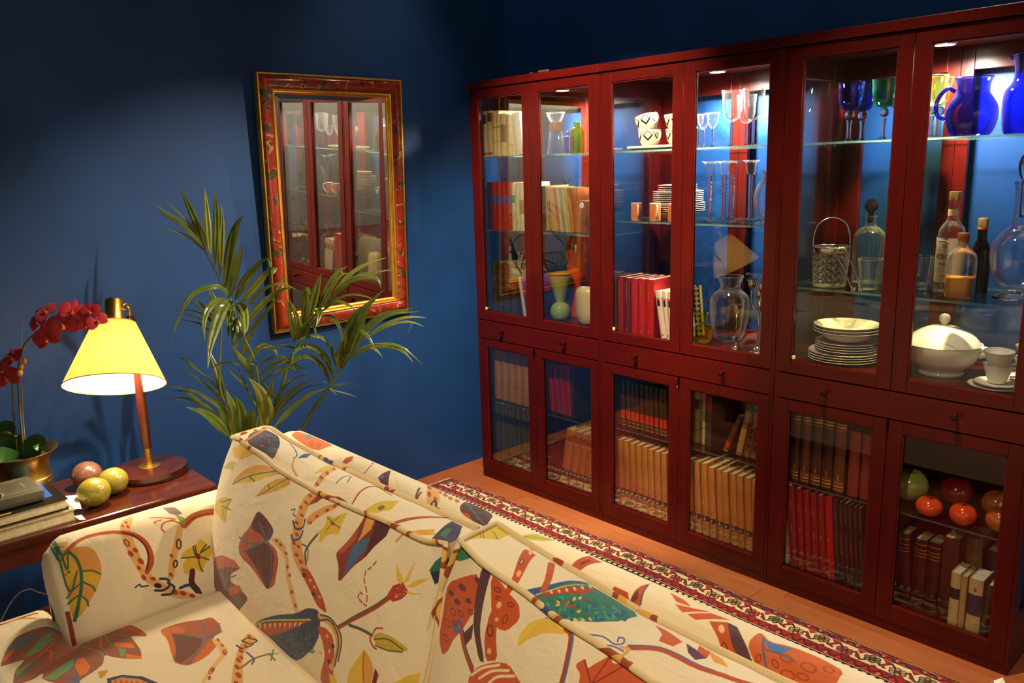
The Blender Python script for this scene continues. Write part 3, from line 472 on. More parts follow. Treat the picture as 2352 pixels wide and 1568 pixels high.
# middle cabinet
do_row('c2ULlow','middle cabinet upper floor','books low in the middle cabinet',[
 dict(d='thin yellow book',c='#dfcf7c',p=PAGESW),
 *[dict(d=dd,c=cc,r=.45,b=dashes(9,.62,.93,.28,TXG,k)+[(.54,.57,TXG,.0006,.4),(.05,.1,TXG,.0006,.38)],p=PAGESW) for k,(dd,cc) in enumerate((('dark red book with gilt title','#8a120c'),('maroon book with gilt title','#6e100c'),('bright red book with gilt title','#b81810'),('bright red book with gilt title','#ba1a10'),('bright red book with gilt title','#b81810')))],
 *[dict(d='white paperback with black and orange label, leaning left',dep=.12,c='#e6cdb4',b=[(.80,.85,'#c0421e',.0006,.08),(.68,.80,'#1c1612',.0006,.08),(.06,.09,'#b0482a',.0006,.15)]+dashes(3,.70,.78,.3,TXC,k),p=PAGESW) for k in range(4)]],.17)
do_row('c2URlow','beside the yellow vase',None,[dict(d='black and gold lattice patterned book leaning left',solo=1,c='#2a2218',dep=.034)])
bk=[o for o in COL.objects if 'lattice' in o.get('label','')][-1]
t=NT('lattice_cover'); v=t.tc((1,1,1)); b=t.n('ShaderNodeTexChecker'); mp=t.n('ShaderNodeMapping'); mp.inputs['Rotation'].default_value=(0,math.radians(45),0); t.l(v,mp.inputs[0]); t.l(mp.outputs[0],b.inputs[0]); b.inputs['Scale'].default_value=70; b.inputs[1].default_value=lin('#241d14'); b.inputs[2].default_value=lin('#b39f66'); t.prin(rough=.5,colout=b.outputs[0])
for c in bk.children:
    if c.name.startswith('cover'): c.data.materials[0]=t.m
do_row('c2LLu','middle cabinet lower left door','brown books with red bands in the middle cabinet',lambda i:dict(d='dark brown book with green and red bands',c='#4a2c18',c2='#33200f',r=.4,b=[(.83,.985,'#123a20'),(.17,.36,'#c32a14'),(.02,.04,GOLD),(.10,.12,GOLD)]),.16)
NUM1=['1','5','6','7','15','19','10','2','3']; NUM2=['1','3','6','9','4','16','22','14','11','8']
def tan(nums):
    def f(i): return dict(d='tan volume numbered '+nums[i] if i>2 else 'tan volume with dark number band',c='#c98838',c2='#b0702a',r=.55,b=[(.20,.275,'#3a1712')]+[(.135,.14,'#8d5220',.0004,.2),(.15,.155,'#8d5220',.0004,.2),(.165,.17,'#8d5220',.0004,.2)]+[(.06,.1,'#2a1a10',.0006,.33)],t=[(nums[i],.237,.019 if len(nums[i])<2 else .0165,TXC)],p=PAGES)
    return f
do_row('c2LLl','middle cabinet bottom left','numbered tan volumes behind the lower left door',tan(NUM1),.18)
do_row('c2LRu','middle cabinet lower right door','upright books behind the middle cabinet lower right door',[
 dict(d='red edged dark book',c='#3a1210',b=[(.05,.24,'#c0281c'),(.24,.48,'#7c1a14')]),
 dict(d='cream book with black label',c='#c2ad70',b=[(.66,.86,'#15110d'),(.62,.63,'#3a2a16'),(.44,.45,'#3a2a16'),(.24,.25,'#3a2a16')]+[(f,f+.02,TXD,.0007,.42) for f in (.55,.34,.14)]),
 dict(d='plain cream book with thin bands',c='#b7a368',b=[(.30,.32,'#8a7440'),(.62,.63,'#8a7440')]+dashes(5,.7,.9,.25,TXD,4)),
 dict(d='dark teal book with red label',c='#1e2a28',b=[(.69,.98,'#8a1a14')])],.17)
do_row('c2LRlean','middle cabinet lower right door','leaning books behind the middle cabinet lower right door',[
 dict(d='brown book leaning steeply right',c='#5a2414',b=[(.10,.27,'#c4301a'),(.78,.9,'#1f5a30'),(.02,.05,GOLD)]),
 dict(d='tan book leaning right',c='#b58a4a',b=[(.0,.08,'#7a5a2c'),(.3,.31,'#7a5a2c'),(.6,1.0,'#8a6434')]),
 *[dict(d='brown book with black oval labels leaning right',c='#70371c',b=[(q*.17+.2,q*.17+.31,'#0f0c0a',.0008,.15) for q in range(4)]+[(.05,.06,GOLD),(.1,.11,GOLD)]) for k in range(2)]],.15)
do_row('c2LRl','middle cabinet bottom right','numbered tan volumes behind the lower right door',tan(NUM2),.18)
# right cabinet
def gb(i): return [(.03,.045,TXG),(.07,.1,TXG),(.12,.14,TXG),(.16,.165,TXG),(.88,.885,TXG),(.915,.94,TXG),(.96,.975,TXG)]+dashes(5,.18,.27,.25,TXG,i)
do_row('c3LLu','right cabinet lower left door','gilt banded books in the right cabinet',[
 *[dict(d='dark brown book with gilt bands',c=cc,r=.4,b=gb(k)) for k,cc in enumerate(('#33180f','#4a2414','#3a1812','#34120f','#5a3018'))],
 dict(d='plain brick red book',c='#7c2a1c',b=[(.70,.71,'#9a4a34')]),dict(d='plain brick red book',c='#74281c',b=[(.70,.71,'#9a4a34')])],.17)
do_row('c3LLl','right cabinet bottom left','red and black books in the right cabinet',[
 *[dict(d='red book with gilt medallion',c='#8a0f10' if k<6 else '#b01010',r=.45,b=dashes(4,.72,.82,.3,TXG,k)+[(.46,.51,TXG,.0006,.32)]) for k in range(7)],
 *[dict(d='dark book with upright gilt lettering',c='#1d1710',r=.5,b=[(.70,.97,'#2d2214',.0004,.12)]+[(.36,.62,TXG,.0006,.42),(.74,.94,TXG,.0007,.42)]) for k in range(6)]],.17)
do_row('c3LRl','right cabinet bottom shelf','leather books in the right cabinet',[
 *[dict(d='dark red leather book with gilt bands',c='#421713',c2='#301010',r=.35,b=[(f,f+.012,GOLD,.001) for f in (.06,.09,.15,.74,.79,.84,.92)]) for k in range(4)],
 dict(d='thick marbled brown book',c='#552012',c2='#3a140c')],.09)
do_row('c3LRback','behind the small cream books',None,[dict(d='thick gilt-edged tan book',solo=1,c='#8a6a34',c2='#5c4220',dep=.12)])
book('thick dark blue book behind the small cream books, at the right stile',2.272,.046,.236,0,.155,.079,.12,dict(c='#1a2038',c2='#141828'),None)
do_row('c3LRfront','right cabinet bottom shelf front','small cream books at the front of the right cabinet',[
 dict(d='small cream book with navy label',c='#cfb27c',b=[(.52,.72,'#22222c')],p=PAGESW,dep=.10),
 dict(d='slim tan book with bare spine',c='#b9965c',dep=.10),
 dict(d='small cream book with broad violet band',c='#cbb07c',b=[(.34,.72,'#33304a')]+dashes(2,.78,.86,.2,TXD,3),p=PAGESW,dep=.10),
 dict(d='slim dark mottled book',c='#2c2a1c',c2='#4a4630',p=PAGESW,dep=.10)],.11)
# ------------------------------------------------------------ glass, china and other things in the cabinets
def gt(c,e,g=1.2): return thin_glass('tinted_glass',c,e,1.5,g,0,.3,tuple(min(1,x*1.1+.03) for x in c))
BLUEG=gt((.10,.13,.80),(.01,.01,.28)); GREENG=gt((.06,.42,.28),(.0,.07,.05)); YELG=gt((.90,.74,.28),(.55,.36,.05)); AMBG=gt((.95,.85,.5),(.75,.4,.08)); PURG=gt((.42,.36,.72),(.12,.08,.3)); OLVG=gt((.80,.66,.08),(.5,.34,.02)); LEMG=gt((.88,.86,.10),(.55,.52,.02)); NAVG=gt((.04,.06,.4),(.0,.0,.12)); DARKG=gt((.25,.16,.1),(.03,.02,.02))
def vessel(name,label,cat,x,y,z,prof,mat,group=None,n=36,rim=.0012,part='body',k=4,sx=1,sy=1,floor=True):
    t=thing(name,label,cat,(x,y,z),group)
    p=sprof(prof,k) if k else prof
    obj(part,MB().lathe(p,n=n,sx=sx,sy=sy,cap=(floor,False)),mat,t,smooth=50)
    r,h=prof[-1]
    if rim: obj('rim',MB().tube([(r*sx*math.cos(a*math.pi/16),r*sy*math.sin(a*math.pi/16),h) for a in range(32)],rim,6,True),mat,t,smooth=True)
    return t
zt=1.5908
# left cabinet, top shelf
t=vessel('carafe','clear hourglass carafe with wooden collar on the left cabinet top shelf','carafe',.434,.13,zt,[(.040,0),(.038,.02),(.0333,.05),(.027,.10),(.0215,.132),(.022,.138),(.0275,.146),(.0345,.160),(.0405,.178)],GW)
obj('wooden_collar',MB().lathe([(.0295,.100),(.0305,.112),(.027,.137),(.0245,.137),(.0245,.1)],n=24,cap=(0,0)),pm('collar_wood','#8a5a30',.5,0,'#6d4422',40),t,smooth=40)
vessel('bottle','small purple glass bottle behind the yellow bottle','bottle',.452,.19,zt,[(.026,0),(.0277,.01),(.0277,.068),(.0222,.075),(.0095,.079),(.0095,.093),(.0125,.095)],PURG,k=3)
vessel('bottle','olive yellow glass bottle with short neck on the top shelf','bottle',.588,.10,zt,[(.032,0),(.0341,.006),(.0344,.080),(.031,.095),(.0195,.104),(.0148,.108),(.0148,.118),(.017,.121),(.016,.127)],OLVG,k=3)
vessel('bottle','dark blue bottle half hidden by the door stile','bottle',.655,.14,zt,[(.018,0),(.019,.005),(.019,.085),(.0136,.097),(.009,.102),(.009,.112)],NAVG,k=3)
# left cabinet, flask with tag
t=thing('flask','square clear glass decanter with a numbered tag on the middle shelf','decanter',(.640,.13,1.2515))
obj('body',MB().bbox(-.040,.040,-.035,.035,0,.138,.008),GW,t)
obj('neck',MB().lathe([(.0105,.138),(.0105,.165),(.014,.167),(.014,.172),(.009,.172)],.012,0,0,16,cap=(0,0)),GW,t,smooth=50)
obj('stopper',MB().lathe([(.008,.166),(.0095,.176),(.012,.186),(.009,.196),(.001,.199)],.012,0,0,14),GS,t,smooth=50)
g=obj('tag',MB().lathe([(.011,0),(.011,.002)],n=18),pm('white_tag','#ece8dc',.5),t); place(g,(-.022,-.0365,.118),(math.pi/2,0,0))
text('tag_number','0',.014,TXD,g,(0,0,.0022),(0,0,0))
zf=.852
t=vessel('vase','pale green vase with orange rim and round bulb','vase',.472,.10,zf,[(.026,0),(.038,.010),(.0448,.038),(.040,.062),(.030,.074),(.0195,.081),(.0215,.093),(.0349,.140),(.048,.188),(.0535,.211)],pm('green_vase','#a9c26a',.12,0,spec=.7),rim=0)
obj('rim',MB().tube([(.0535*math.cos(a*math.pi/18),.0535*math.sin(a*math.pi/18),.2115) for a in range(36)],.0028,8,True),pm('orange_rim','#d2691c',.15),t,smooth=True)
vessel('vase','tall orange waisted vase behind the green one','vase',.470,.205,zf,[(.022,0),(.0188,.03),(.019,.07),(.028,.142),(.0373,.213),(.0446,.283),(.0418,.316),(.044,.345),(.0475,.368)],pm('orange_vase','#e0430e',.15,0,spec=.6),rim=.0015)
t=thing('vase','cream flattened oval vase at the right of the green vase','vase',(.640,.085,zf))
P_=[(.022,0),(.035,.008),(.047,.033),(.0512,.069),(.0507,.136),(.0445,.155),(.033,.165),(.030,.166),(.026,.160)]
obj('body',MB().lathe(sprof(P_,4),n=36,sx=1.0,sy=.62,cap=(1,1)),pm('cream_vase','#d9c58a',.3),t,smooth=40)
# tan spotted box above the lower right shelf of the left cabinet
t=thing('box','tan box with dark dots beside the red books','box',(.685,.20,.412))
obj('body',MB().bbox(-.035,.05,-.06,.06,0,.13,.003),pm('tan_box','#a9743c',.6),t)
sp=MB()
for i in range(4):
    for j in range(3): sp.lathe([(.0035,0),(.0035,.0006)],-.022+j*.026,-.06,0,8)
sp=MB()
for i in range(5):
    for j in range(3): sp.add([(-.022+j*.026+.0035*math.cos(a),-.0607,.018+i*.024+.0035*math.sin(a)) for a in [q*math.pi/4 for q in range(8)]],[tuple(range(8))])
obj('dots',sp,TXD,t)
obj('lid',MB().bbox(-.037,.052,-.062,.062,.13,.142,.003),pm('tan_box_lid','#b58348',.6),t)
t=thing('book','large dark grey book standing behind the red books','book',(.562,.075,.412))
obj('cover',MB().box(0,.0025,0,.2,0,.215).box(.0135,.016,0,.2,0,.215).box(0,.016,0,.0025,0,.215),cov('#2c2a22'),t); obj('page_block',MB().box(.003,.013,.003,.195,.003,.211),PAGES,t)
# ---- middle cabinet, top shelf: patterned cups
CUPW=pm('cream_china','#e9e0c4',.12,0,spec=.6); BLK=pm('black_glaze','#15130f',.15); SAGE=pm('sage_glaze','#a9b08a',.2)
def patcup(label,loc,rot=(0,0,0)):
    t=thing('cup',label,'cup',loc,'black diamond patterned cups',rot)
    pr=[(.026,0),(.030,.003),(.036,.012),(.0425,.030),(.0455,.050),(.046,.060)]
    obj('bowl',MB().lathe(sprof(pr+[(.0435,.059),(.040,.032),(.028,.008)],3),n=36,cap=(1,1)),CUPW,t,smooth=45)
    def ring(u,h): # point on the outside at angle u, height h
        r=np.interp(h,[p[1] for p in pr],[p[0] for p in pr])+.0006; return (r*math.cos(u),r*math.sin(u),h)
    bk=MB(); sg=MB()
    for q in range(6):
        c=q*math.pi/3+.25; du=.40
        def band(u0,h0,u1,h1,wd=.0045):
            vs=[];N=5
            for i in range(N+1):
                s_=i/N; u=u0+(u1-u0)*s_; h=h0+(h1-h0)*s_
                vs+=[ring(u,min(h+wd,.0595)),ring(u,max(h-wd,.004))]
            bk.add(vs,[(2*i,2*i+1,2*i+3,2*i+2) for i in range(N)])
        band(c-du,.040,c,.022); band(c,.022,c+du,.040); band(c-du,.040,c,.058,.0016); band(c,.058,c+du,.040,.0016)
        band(c+du,.040,c+math.pi/6,.055,.002); band(c-du,.040,c-math.pi/6,.055,.002)
        m=[ring(c-.2,.042),ring(c,.031),ring(c+.2,.042),ring(c,.053)]; sg.add(m,[(0,1,2,3)])
    obj('diamond_bands',bk,BLK,t); obj('diamonds',sg,SAGE,t)
    obj('handle',MB().tube(smoothpts([(.044,0,.050),(.058,0,.054),(.067,0,.043),(.062,0,.026),(.042,0,.016)],6),.0042,8),CUPW,t,smooth=True)
    return t
t=thing('tray','low rectangular cream dish under the patterned cups','dish',(.99,.14,zt))
obj('dish',MB().bbox(-.098,.098,-.06,.075,0,.006,.002).bbox(-.108,.108,-.07,.085,.006,.016,.004),CUPW,t)
patcup('lower patterned cup of the left stack',(.955,.125,zt+.0162),(0,0,-.3)); patcup('upper patterned cup tilted in the left stack',(.950,.125,zt+.071),(0,-.30,-.25))
patcup('lower patterned cup of the right stack, partly behind the door stile',(1.055,.17,zt+.0162),(0,0,.9)); patcup('upper patterned cup of the right stack, partly behind the door stile',(1.053,.17,zt+.074),(0,-.1,.9))
# mugs
MUGO=pm('orange_marbled','#c2622a',.2,0,'#d98a4c',70); PINKR=pm('white_glaze','#ece4d2',.12)
zm=1.3158
def mug(label,loc,rz):
    t=thing('mug',label,'mug',loc,'orange marbled mugs',(0,0,rz))
    obj('body',MB().lathe([(.0215,0),(.0222,.002),(.0222,.068)],n=32,cap=(1,0)),MUGO,t,smooth=40)
    obj('lining',MB().lathe([(.0222,.068),(.0215,.0695),(.0205,.068),(.0203,.006),(.001,.005)],n=32,cap=(0,0)),PINKR,t,smooth=40)
    obj('handle',MB().tube(smoothpts([(.021,0,.060),(.034,0,.061),(.039,0,.048),(.033,0,.026),(.021,0,.012)],6),[.0035+.0012*math.sin(i) *0 for i in range(25)],8),PINKR,t,smooth=True)
mug('leftmost orange marbled mug with white handle',(.925,.08,zm),-.7); mug('middle orange marbled mug with white handle',(1.018,.08,zm),-.7); mug('rightmost orange marbled mug, half behind the door stile',(1.108,.08,zm),-.7)
# orange edged plates
PLE=pm('plate_rim_orange','#b06a3a',.25)
def plate(label,loc,r,h,group,mat=PORC,edge=None,deep=0):
    t=thing('plate',label,'plate',loc,group)
    obj('plate',MB().lathe(sprof([(r*.55,0),(r*.62,.0015),(r*.8,.005+deep*.6),(r,h+deep),(r*.985,h+.0025+deep),(r*.8,.0075+deep*.6),(r*.62,.004),(.001,.0035)],3),n=40,cap=(1,0)),mat,t,smooth=50)
    if edge: obj('rim_line',MB().tube([(r*.995*math.cos(a*math.pi/20),r*.995*math.sin(a*math.pi/20),h+.0013+deep) for a in range(40)],.0019,6,True),edge,t,smooth=True)
    return t
cx,cy=1.015,.235
t=vessel('bowl','white footed bowl under the stack of orange rimmed plates','bowl',cx,cy,zm,[(.045,0),(.043,.006),(.055,.010),(.085,.020),(.098,.027)],PORC,rim=.0015)
z=zm+.0275
for i in range(5): plate('large orange rimmed plate, %s from the bottom of the striped stack'%ORD[i],(cx,cy,z),.107,.006,'orange rimmed plates',PORC,PLE); z+=.0072
z+=.003
for i in range(6): plate('medium orange rimmed plate, %s from its lowest in the striped stack'%ORD[i],(cx,cy,z),.100,.006,'orange rimmed plates',PORC,PLE); z+=.0072
z+=.002
for i in range(3): plate('small orange rimmed plate, %s from the top of the striped stack'%ORD[2-i],(cx-.003,cy,z),.078,.005,'orange rimmed plates',PORC,PLE); z+=.0082
# stemware
def stem_twist(h0,h1,r0,r1,tw=6,n=10,m=48):
    vs=[];fs=[]
    for j in range(m+1):
        s=j/m; rr=r0+(r1-r0)*s
        for i in range(n):
            a=2*math.pi*i/n; q=rr*(1+.10*math.cos(3*(a-tw*2*math.pi*s*.6))); vs.append((q*math.cos(a),q*math.sin(a),h0+(h1-h0)*s))
    for j in range(m):
        for i in range(n):
            k=(i+1)%n; fs.append((j*n+i,j*n+k,(j+1)*n+k,(j+1)*n+i))
    return MB().add(vs,fs)
def goblet(name,label,loc,foot,bowl,h0,hb,sr,group,mat=GW,twist=False,ball=0,cat='glass',rot=0):
    t=thing(name,label,cat,loc,group,(0,0,rot))
    obj('foot',MB().lathe([(foot,0),(foot,.0012),(foot*.55,.003),(sr*1.5,.006),(sr,.010)],n=28,cap=(1,0)),GS if mat is GW or ball else mat,t,smooth=50)
    top=hb-(2*ball if ball else 0)
    if twist: obj('stem',stem_twist(.010,top,sr*.95,sr*1.15),GS,t,smooth=True)
    else: obj('stem',MB().lathe(sprof([(sr,.010),(sr*.85,(top+.01)/2),(sr*1.25,top)],4),n=14,cap=(0,0)),GS,t,smooth=True)
    if ball: obj('stem_ball',MB().sphere((0,0,hb-ball*.92),ball,1,1,.92),GS,t,smooth=True)
    obj('bowl',MB().lathe(sprof(bowl,4),n=36,cap=(0,0)),mat,t,smooth=True)
    r,h=bowl[-1]; obj('rim',MB().tube([(r*math.cos(a*math.pi/16),r*math.sin(a*math.pi/16),h) for a in range(32)],.0009,6,True),mat,t,smooth=True)
    return t
sg='small clear cordial glasses on the middle cabinet top shelf'
for i,(x,y) in enumerate(((1.115,.22),(1.160,.19),(1.221,.16))):
    goblet('cordial_glass','small clear cordial glass, %s from left by the door stile'%ORD[i],(x,y,zt),.0185,[(.004,.068),(.012,.078),(.0196,.095),(.0215,.110),(.0237,.126)],0,.069,.0048,sg)
tg_='tall clear wine glasses on the middle cabinet top shelf'
tb=[(.006,.088),(.0238,.100),(.033,.125),(.0352,.150),(.0365,.175),(.0390,.198)]
for i,(x,y,s) in enumerate(((1.303,.16,1),(1.295,.27,.95),(1.377,.185,1.02),(1.453,.235,1.03),(1.50,.315,1.0))):
    o=goblet('wine_glass',('tall wine glass nearest the small cordial glasses','tall wine glass furthest back at the cabinet rear, left','third tall wine glass, at front centre','fourth tall wine glass, near the right stile','fifth tall wine glass, mostly behind the right stile')[i],(x,y,zt),.034,tb,0,.089,.0052,tg_,twist=True); o.scale=(s,s,s)
cg='tall clear twisted stem candle glasses'
cb=[(.0128,.170),(.0165,.185),(.0180,.205),(.0215,.216),(.0335,.224)]
for i,(x,y,lb) in enumerate(((1.229,.14,'frontmost left twisted candle glass'),(1.195,.29,'twisted candle glass at the back, second from left'),(1.333,.13,'twisted candle glass, third from left'),(1.335,.25,'twisted candle glass nearest the round pitcher'))):
    goblet('candle_glass',lb,(x,y,zm),.046 if i!=1 else .038,cb,0,.171,.0075,cg,twist=True)
t=vessel('pitcher','round clear glass pitcher with hammered body by right stile','pitcher',1.452,.19,zm,[(.032,0),(.036,.006),(.052,.030),(.0575,.075),(.055,.110),(.042,.140),(.030,.158),(.031,.172),(.036,.185)],GW)
obj('handle',MB().tube(smoothpts([(.026,.045,.115),(.038,.065,.130),(.040,.068,.095),(.032,.053,.055),(.028,.048,.050)],5),.0045,8),GS,t,smooth=True)
# lower: yellow vase, clear vase, candle holders
vessel('vase','round yellow glass vase with flared neck','vase',1.240,.09,zf,[(.022,0),(.033,.008),(.0415,.032),(.0385,.055),(.028,.070),(.0205,.077),(.0152,.084),(.019,.100),(.0252,.117)],LEMG)
t=vessel('vase','large clear glass vase beside the candlesticks','vase',1.290,.20,zf,[(.044,0),(.0475,.004),(.056,.020),(.0665,.055),(.0735,.095),(.0773,.140),(.074,.165),(.0655,.180),(.048,.194),(.0385,.206),(.040,.225),(.0455,.240),(.0500,.252)],GW)
obj('base',MB().lathe([(.043,.0008),(.047,.008),(.040,.014),(.001,.012)],n=30,cap=(1,0)),GS,t,smooth=50)
SILV=pm('candle_silver','#c9bf9c',.16,1)
def cup(mb,x,y,z,s=1): return mb.lathe([(.004*s,0),(.010*s,.004),(.0125*s,.012),(.0130*s,.026),(.0190*s,.029),(.0192*s,.032),(.011*s,.031),(.0105*s,.012),(.001,.011)],x,y,z,18,cap=(1,0))
t=thing('candlestick','short silver single candlestick in front of the clear vase','candlestick',(1.397,.08,zf))
obj('base',MB().lathe(sprof([(.0195,0),(.0195,.002),(.014,.006),(.007,.014),(.004,.028)],3),n=24),SILV,t,smooth=50)
obj('stem',MB().lathe([(.0036,.026),(.003,.09),(.004,.138)],n=12),SILV,t,smooth=True)
obj('candle_cup',cup(MB(),0,0,.136,1),SILV,t,smooth=40)
t=thing('candelabra','silver three-armed candelabra near the right stile','candelabra',(1.482,.09,zf))
obj('base',MB().lathe(sprof([(.032,0),(.032,.003),(.021,.009),(.010,.020),(.0055,.040)],3),n=24),SILV,t,smooth=50)
obj('stem',MB().lathe([(.0045,.036),(.0038,.12),(.005,.20)],n=12),SILV,t,smooth=True)
obj('candle_cup',cup(MB(),0,0,.198,1.02),SILV,t,smooth=40)
for a in (2.75,5.35,.95):
    q=lambda r,h:(r*math.cos(a),r*math.sin(a),h)
    ar=obj('arm',MB().tube(smoothpts([q(.004,.165),q(.02,.152),q(.038,.165),q(.046,.195),q(.046,.232)],5),.003,8),SILV,t,smooth=True)
    obj('candle_cup',cup(MB(),*q(.046,.230)[:2],.230,1.05),SILV,ar,smooth=40)
t=thing('dish','shallow green glass dish lying over the brown books','dish',(1.03,.122,.664),None,(.30,0,0))
obj('dish',MB().lathe(sprof([(.025,0),(.04,.003),(.062,.012),(.078,.022)],3),n=36,cap=(1,0)),gt((.72,.86,.72),(.3,.5,.35)),t,smooth=50)
obj('rim',MB().tube([(.078*math.cos(a*math.pi/18),.078*math.sin(a*math.pi/18),.022) for a in range(36)],.0015,6,True),gt((.85,.92,.8),(.6,.7,.6)),t,smooth=True)
# ---- right cabinet, top shelf: coloured goblets
gb_=[(.006,.098),(.0157,.101),(.0270,.107),(.0345,.125),(.0375,.145),(.0385,.165),(.0405,.187)]
for lb,x,y,m in (('blue goblet at the front left','1.745',.16,BLUEG),('blue goblet behind the other blue one','1.742',.262,BLUEG),('green goblet beside the blue ones','1.861',.15,GREENG),('green goblet behind, half hidden by stile','1.868',.245,GREENG),('yellow goblet left of the blue jug','1.985',.205,YELG),('orange rimmed clear goblet behind the jug handle','1.975',.295,AMBG)):
    goblet('goblet',lb+', on the right cabinet top shelf',(float(x),y,zt),.032,gb_ if m is not AMBG else [(.006,.098),(.012,.103),(.0228,.120),(.029,.16),(.034,.187)],0,.099,.0075,'coloured goblets with clear ball stems',m,ball=.0155)
t=vessel('jug','squat cobalt blue glass jug with loop handle','jug',2.118,.15,zt,[(.048,0),(.058,.012),(.0675,.040),(.0695,.066),(.065,.088),(.0535,.108),(.0445,.122),(.043,.138),(.0455,.153),(.0510,.167)],BLUEG)
obj('handle',MB().tube(smoothpts([(-.048,-.005,.130),(-.068,-.008,.140),(-.090,-.010,.120),(-.098,-.010,.088),(-.090,-.008,.062),(-.068,-.005,.052)],6),.0062,10),BLUEG,t,smooth=True)
t=vessel('jug','tall cobalt blue glass jug with pouring lip, at right','jug',2.235,.255,zt,[(.052,0),(.060,.010),(.065,.040),(.068,.090),(.064,.125),(.050,.145),(.044,.160),(.043,.185),(.048,.215),(.052,.226)],BLUEG)
obj('pouring_lip',MB().lathe(sprof([(.006,0),(.012,.006),(.018,.010)],3),-.046,-.012,.214,14,cap=(0,0)),BLUEG,t,smooth=True)
# middle shelf
z3=1.1148
t=thing('ice_bucket','cut glass ice bucket with silver rim and hoop handle','ice bucket',(1.728,.115,z3))
vs=[];fs=[];n=48;m=20
for j in range(m+1):
    h=.115*j/m; r=.0515+.0085*j/m
    for i in range(n):
        a=2*math.pi*i/n; q=r*(1+.055*math.cos(12*a+(math.pi if (j//2)%2 else 0))*math.sin(math.pi*((j%4)/4.0+.125))); vs.append((q*math.cos(a),q*math.sin(a),h))
for j in range(m):
    for i in range(n): k=(i+1)%n; fs.append((j*n+i,j*n+k,(j+1)*n+k,(j+1)*n+i))
fs.append(tuple(range(n-1,-1,-1)))
CUT=thin_glass('cut_glass',(.86,.88,.84),(.5,.53,.5),1.6,2.2,.06,.6)
obj('body',MB().add(vs,fs),CUT,t)
obj('rim',MB().lathe([(.0605,.115),(.062,.117),(.0622,.133),(.0605,.135),(.059,.133),(.059,.115)],n=40,cap=(0,0)),SILVER,t,smooth=40)
obj('hoop_handle',MB().tube(smoothpts([(-.046,-.04,.128),(-.044,-.036,.175),(-.032,-.025,.212),(0,0,.230),(.032,.025,.212),(.044,.036,.175),(.046,.04,.128)],6),.0026,8),SILVER,t,smooth=True)
t=thing('ice_tongs','silver ice tongs leaning against the cut glass bucket','tongs',(1.815,.055,z3))
pp=[(.022,0,.003),(-.006,-.002,.055),(-.034,0,.105),(-.041,.001,.128),(-.030,.003,.140),(-.012,.004,.130),(.010,.003,.090),(.032,.002,.045),(.046,.004,.003)]
mb=MB(); pp=smoothpts(pp,6)
for i in range(len(pp)-1):
    pass
mb.tube(pp,[.0022+.002*abs(2*i/(len(pp)-1)-1)**3 for i in range(len(pp))],8)
obj('arms',mb,SILVER,t,smooth=True)
for x in (.024,.047): obj('claw',MB().bbox(x-.0065,x+.0065,-.001,.006,.0,.012,.001),SILVER,t)
t=vessel('decanter','clear round-shouldered decanter with dark ball stopper','decanter',1.790,.265,z3,[(.046,0),(.0495,.004),(.051,.05),(.0523,.140),(.049,.166),(.0304,.187),(.0188,.194),(.0185,.215),(.0205,.227)],GW)
s_=obj('stopper',MB().lathe(sprof([(.009,.205),(.0095,.225),(.0075,.236),(.011,.242)],3),n=18),gt((.2,.16,.25),(.02,.01,.03)),t,smooth=True)
obj('stopper_ball',MB().sphere((0,0,.262),.0225),pm('dark_plum_ball','#1c0f1c',.05,0,spec=.8),s_,smooth=True)
tum=[(.026,0),(.0295,.003),(.0285,.012),(.0295,.030),(.0345,.080),(.0374,.098)]
vessel('tumbler','clear tumbler in front of the dark stoppered decanter','tumbler',1.860,.12,z3,tum,GW,'clear tumblers in the right cabinet')
vessel('tumbler','clear tumbler half behind the left door stile','tumbler',1.918,.17,z3,tum,GW,'clear tumblers in the right cabinet')
vessel('tumbler','clear tumbler standing left of the vodka bottle','tumbler',1.985,.215,z3,[(.022,0),(.024,.003),(.0245,.012),(.033,.030),(.0375,.070),(.0405,.106)],GW,'clear tumblers in the right cabinet')
t=vessel('vodka_bottle','tall clear vodka bottle with cream label and gold cap','bottle',2.068,.22,z3,[(.038,0),(.0410,.005),(.0412,.150),(.0405,.168),(.036,.195),(.025,.213),(.0175,.224),(.0155,.245),(.0150,.285)],GW,rim=0)
obj('cap',MB().lathe([(.0155,.284),(.0168,.285),(.0168,.310),(.016,.312),(.001,.312)],n=24,cap=(0,0)),pm('gold_cap','#b79a55',.3,.9),t,smooth=40)
obj('neck_label',MB().lathe([(.0160,.238),(.0158,.258)],n=24,cap=(0,0)),pm('neck_paper','#cfc08c',.6),t,smooth=True)
LAB=pm('label_paper','#d6cca8',.6)
vs=[];fs=[]
for i in range(25):
    a=math.radians(-166+i*190/24); vs+=[(.0418*math.cos(a),.0418*math.sin(a),.030),(.0418*math.cos(a),.0418*math.sin(a),.170)]
fs=[(2*i,2*i+2,2*i+3,2*i+1) for i in range(24)]
lab=obj('label',MB().add(vs,fs),LAB,t,smooth=True)
def wrap_text(s,size,mat,parent,h,ang,r):
    me=text_mesh(s,size).copy(); me.materials.clear(); me.materials.append(mat)
    for v in me.vertices:
        a=math.radians(ang)+v.co.x/r; rr=r+.0006+v.co.z; v.co=(rr*math.cos(a),rr*math.sin(a),h+v.co.y)
    o=bpy.data.objects.new('label_lettering',me); COL.objects.link(o); o.parent=parent
wrap_text('KRO',.025,TXD,lab,.110,-99,.0418); wrap_text('VODK',.0105,TXD,lab,.089,-97,.0418)
cr=MB()
for a in range(5): cr.sphere((.0426*math.cos(math.radians(-104+a*4.5)),.0426*math.sin(math.radians(-104+a*4.5)),.1455+(.003 if a%2==0 else 0)),.0014,n=8,m=5)
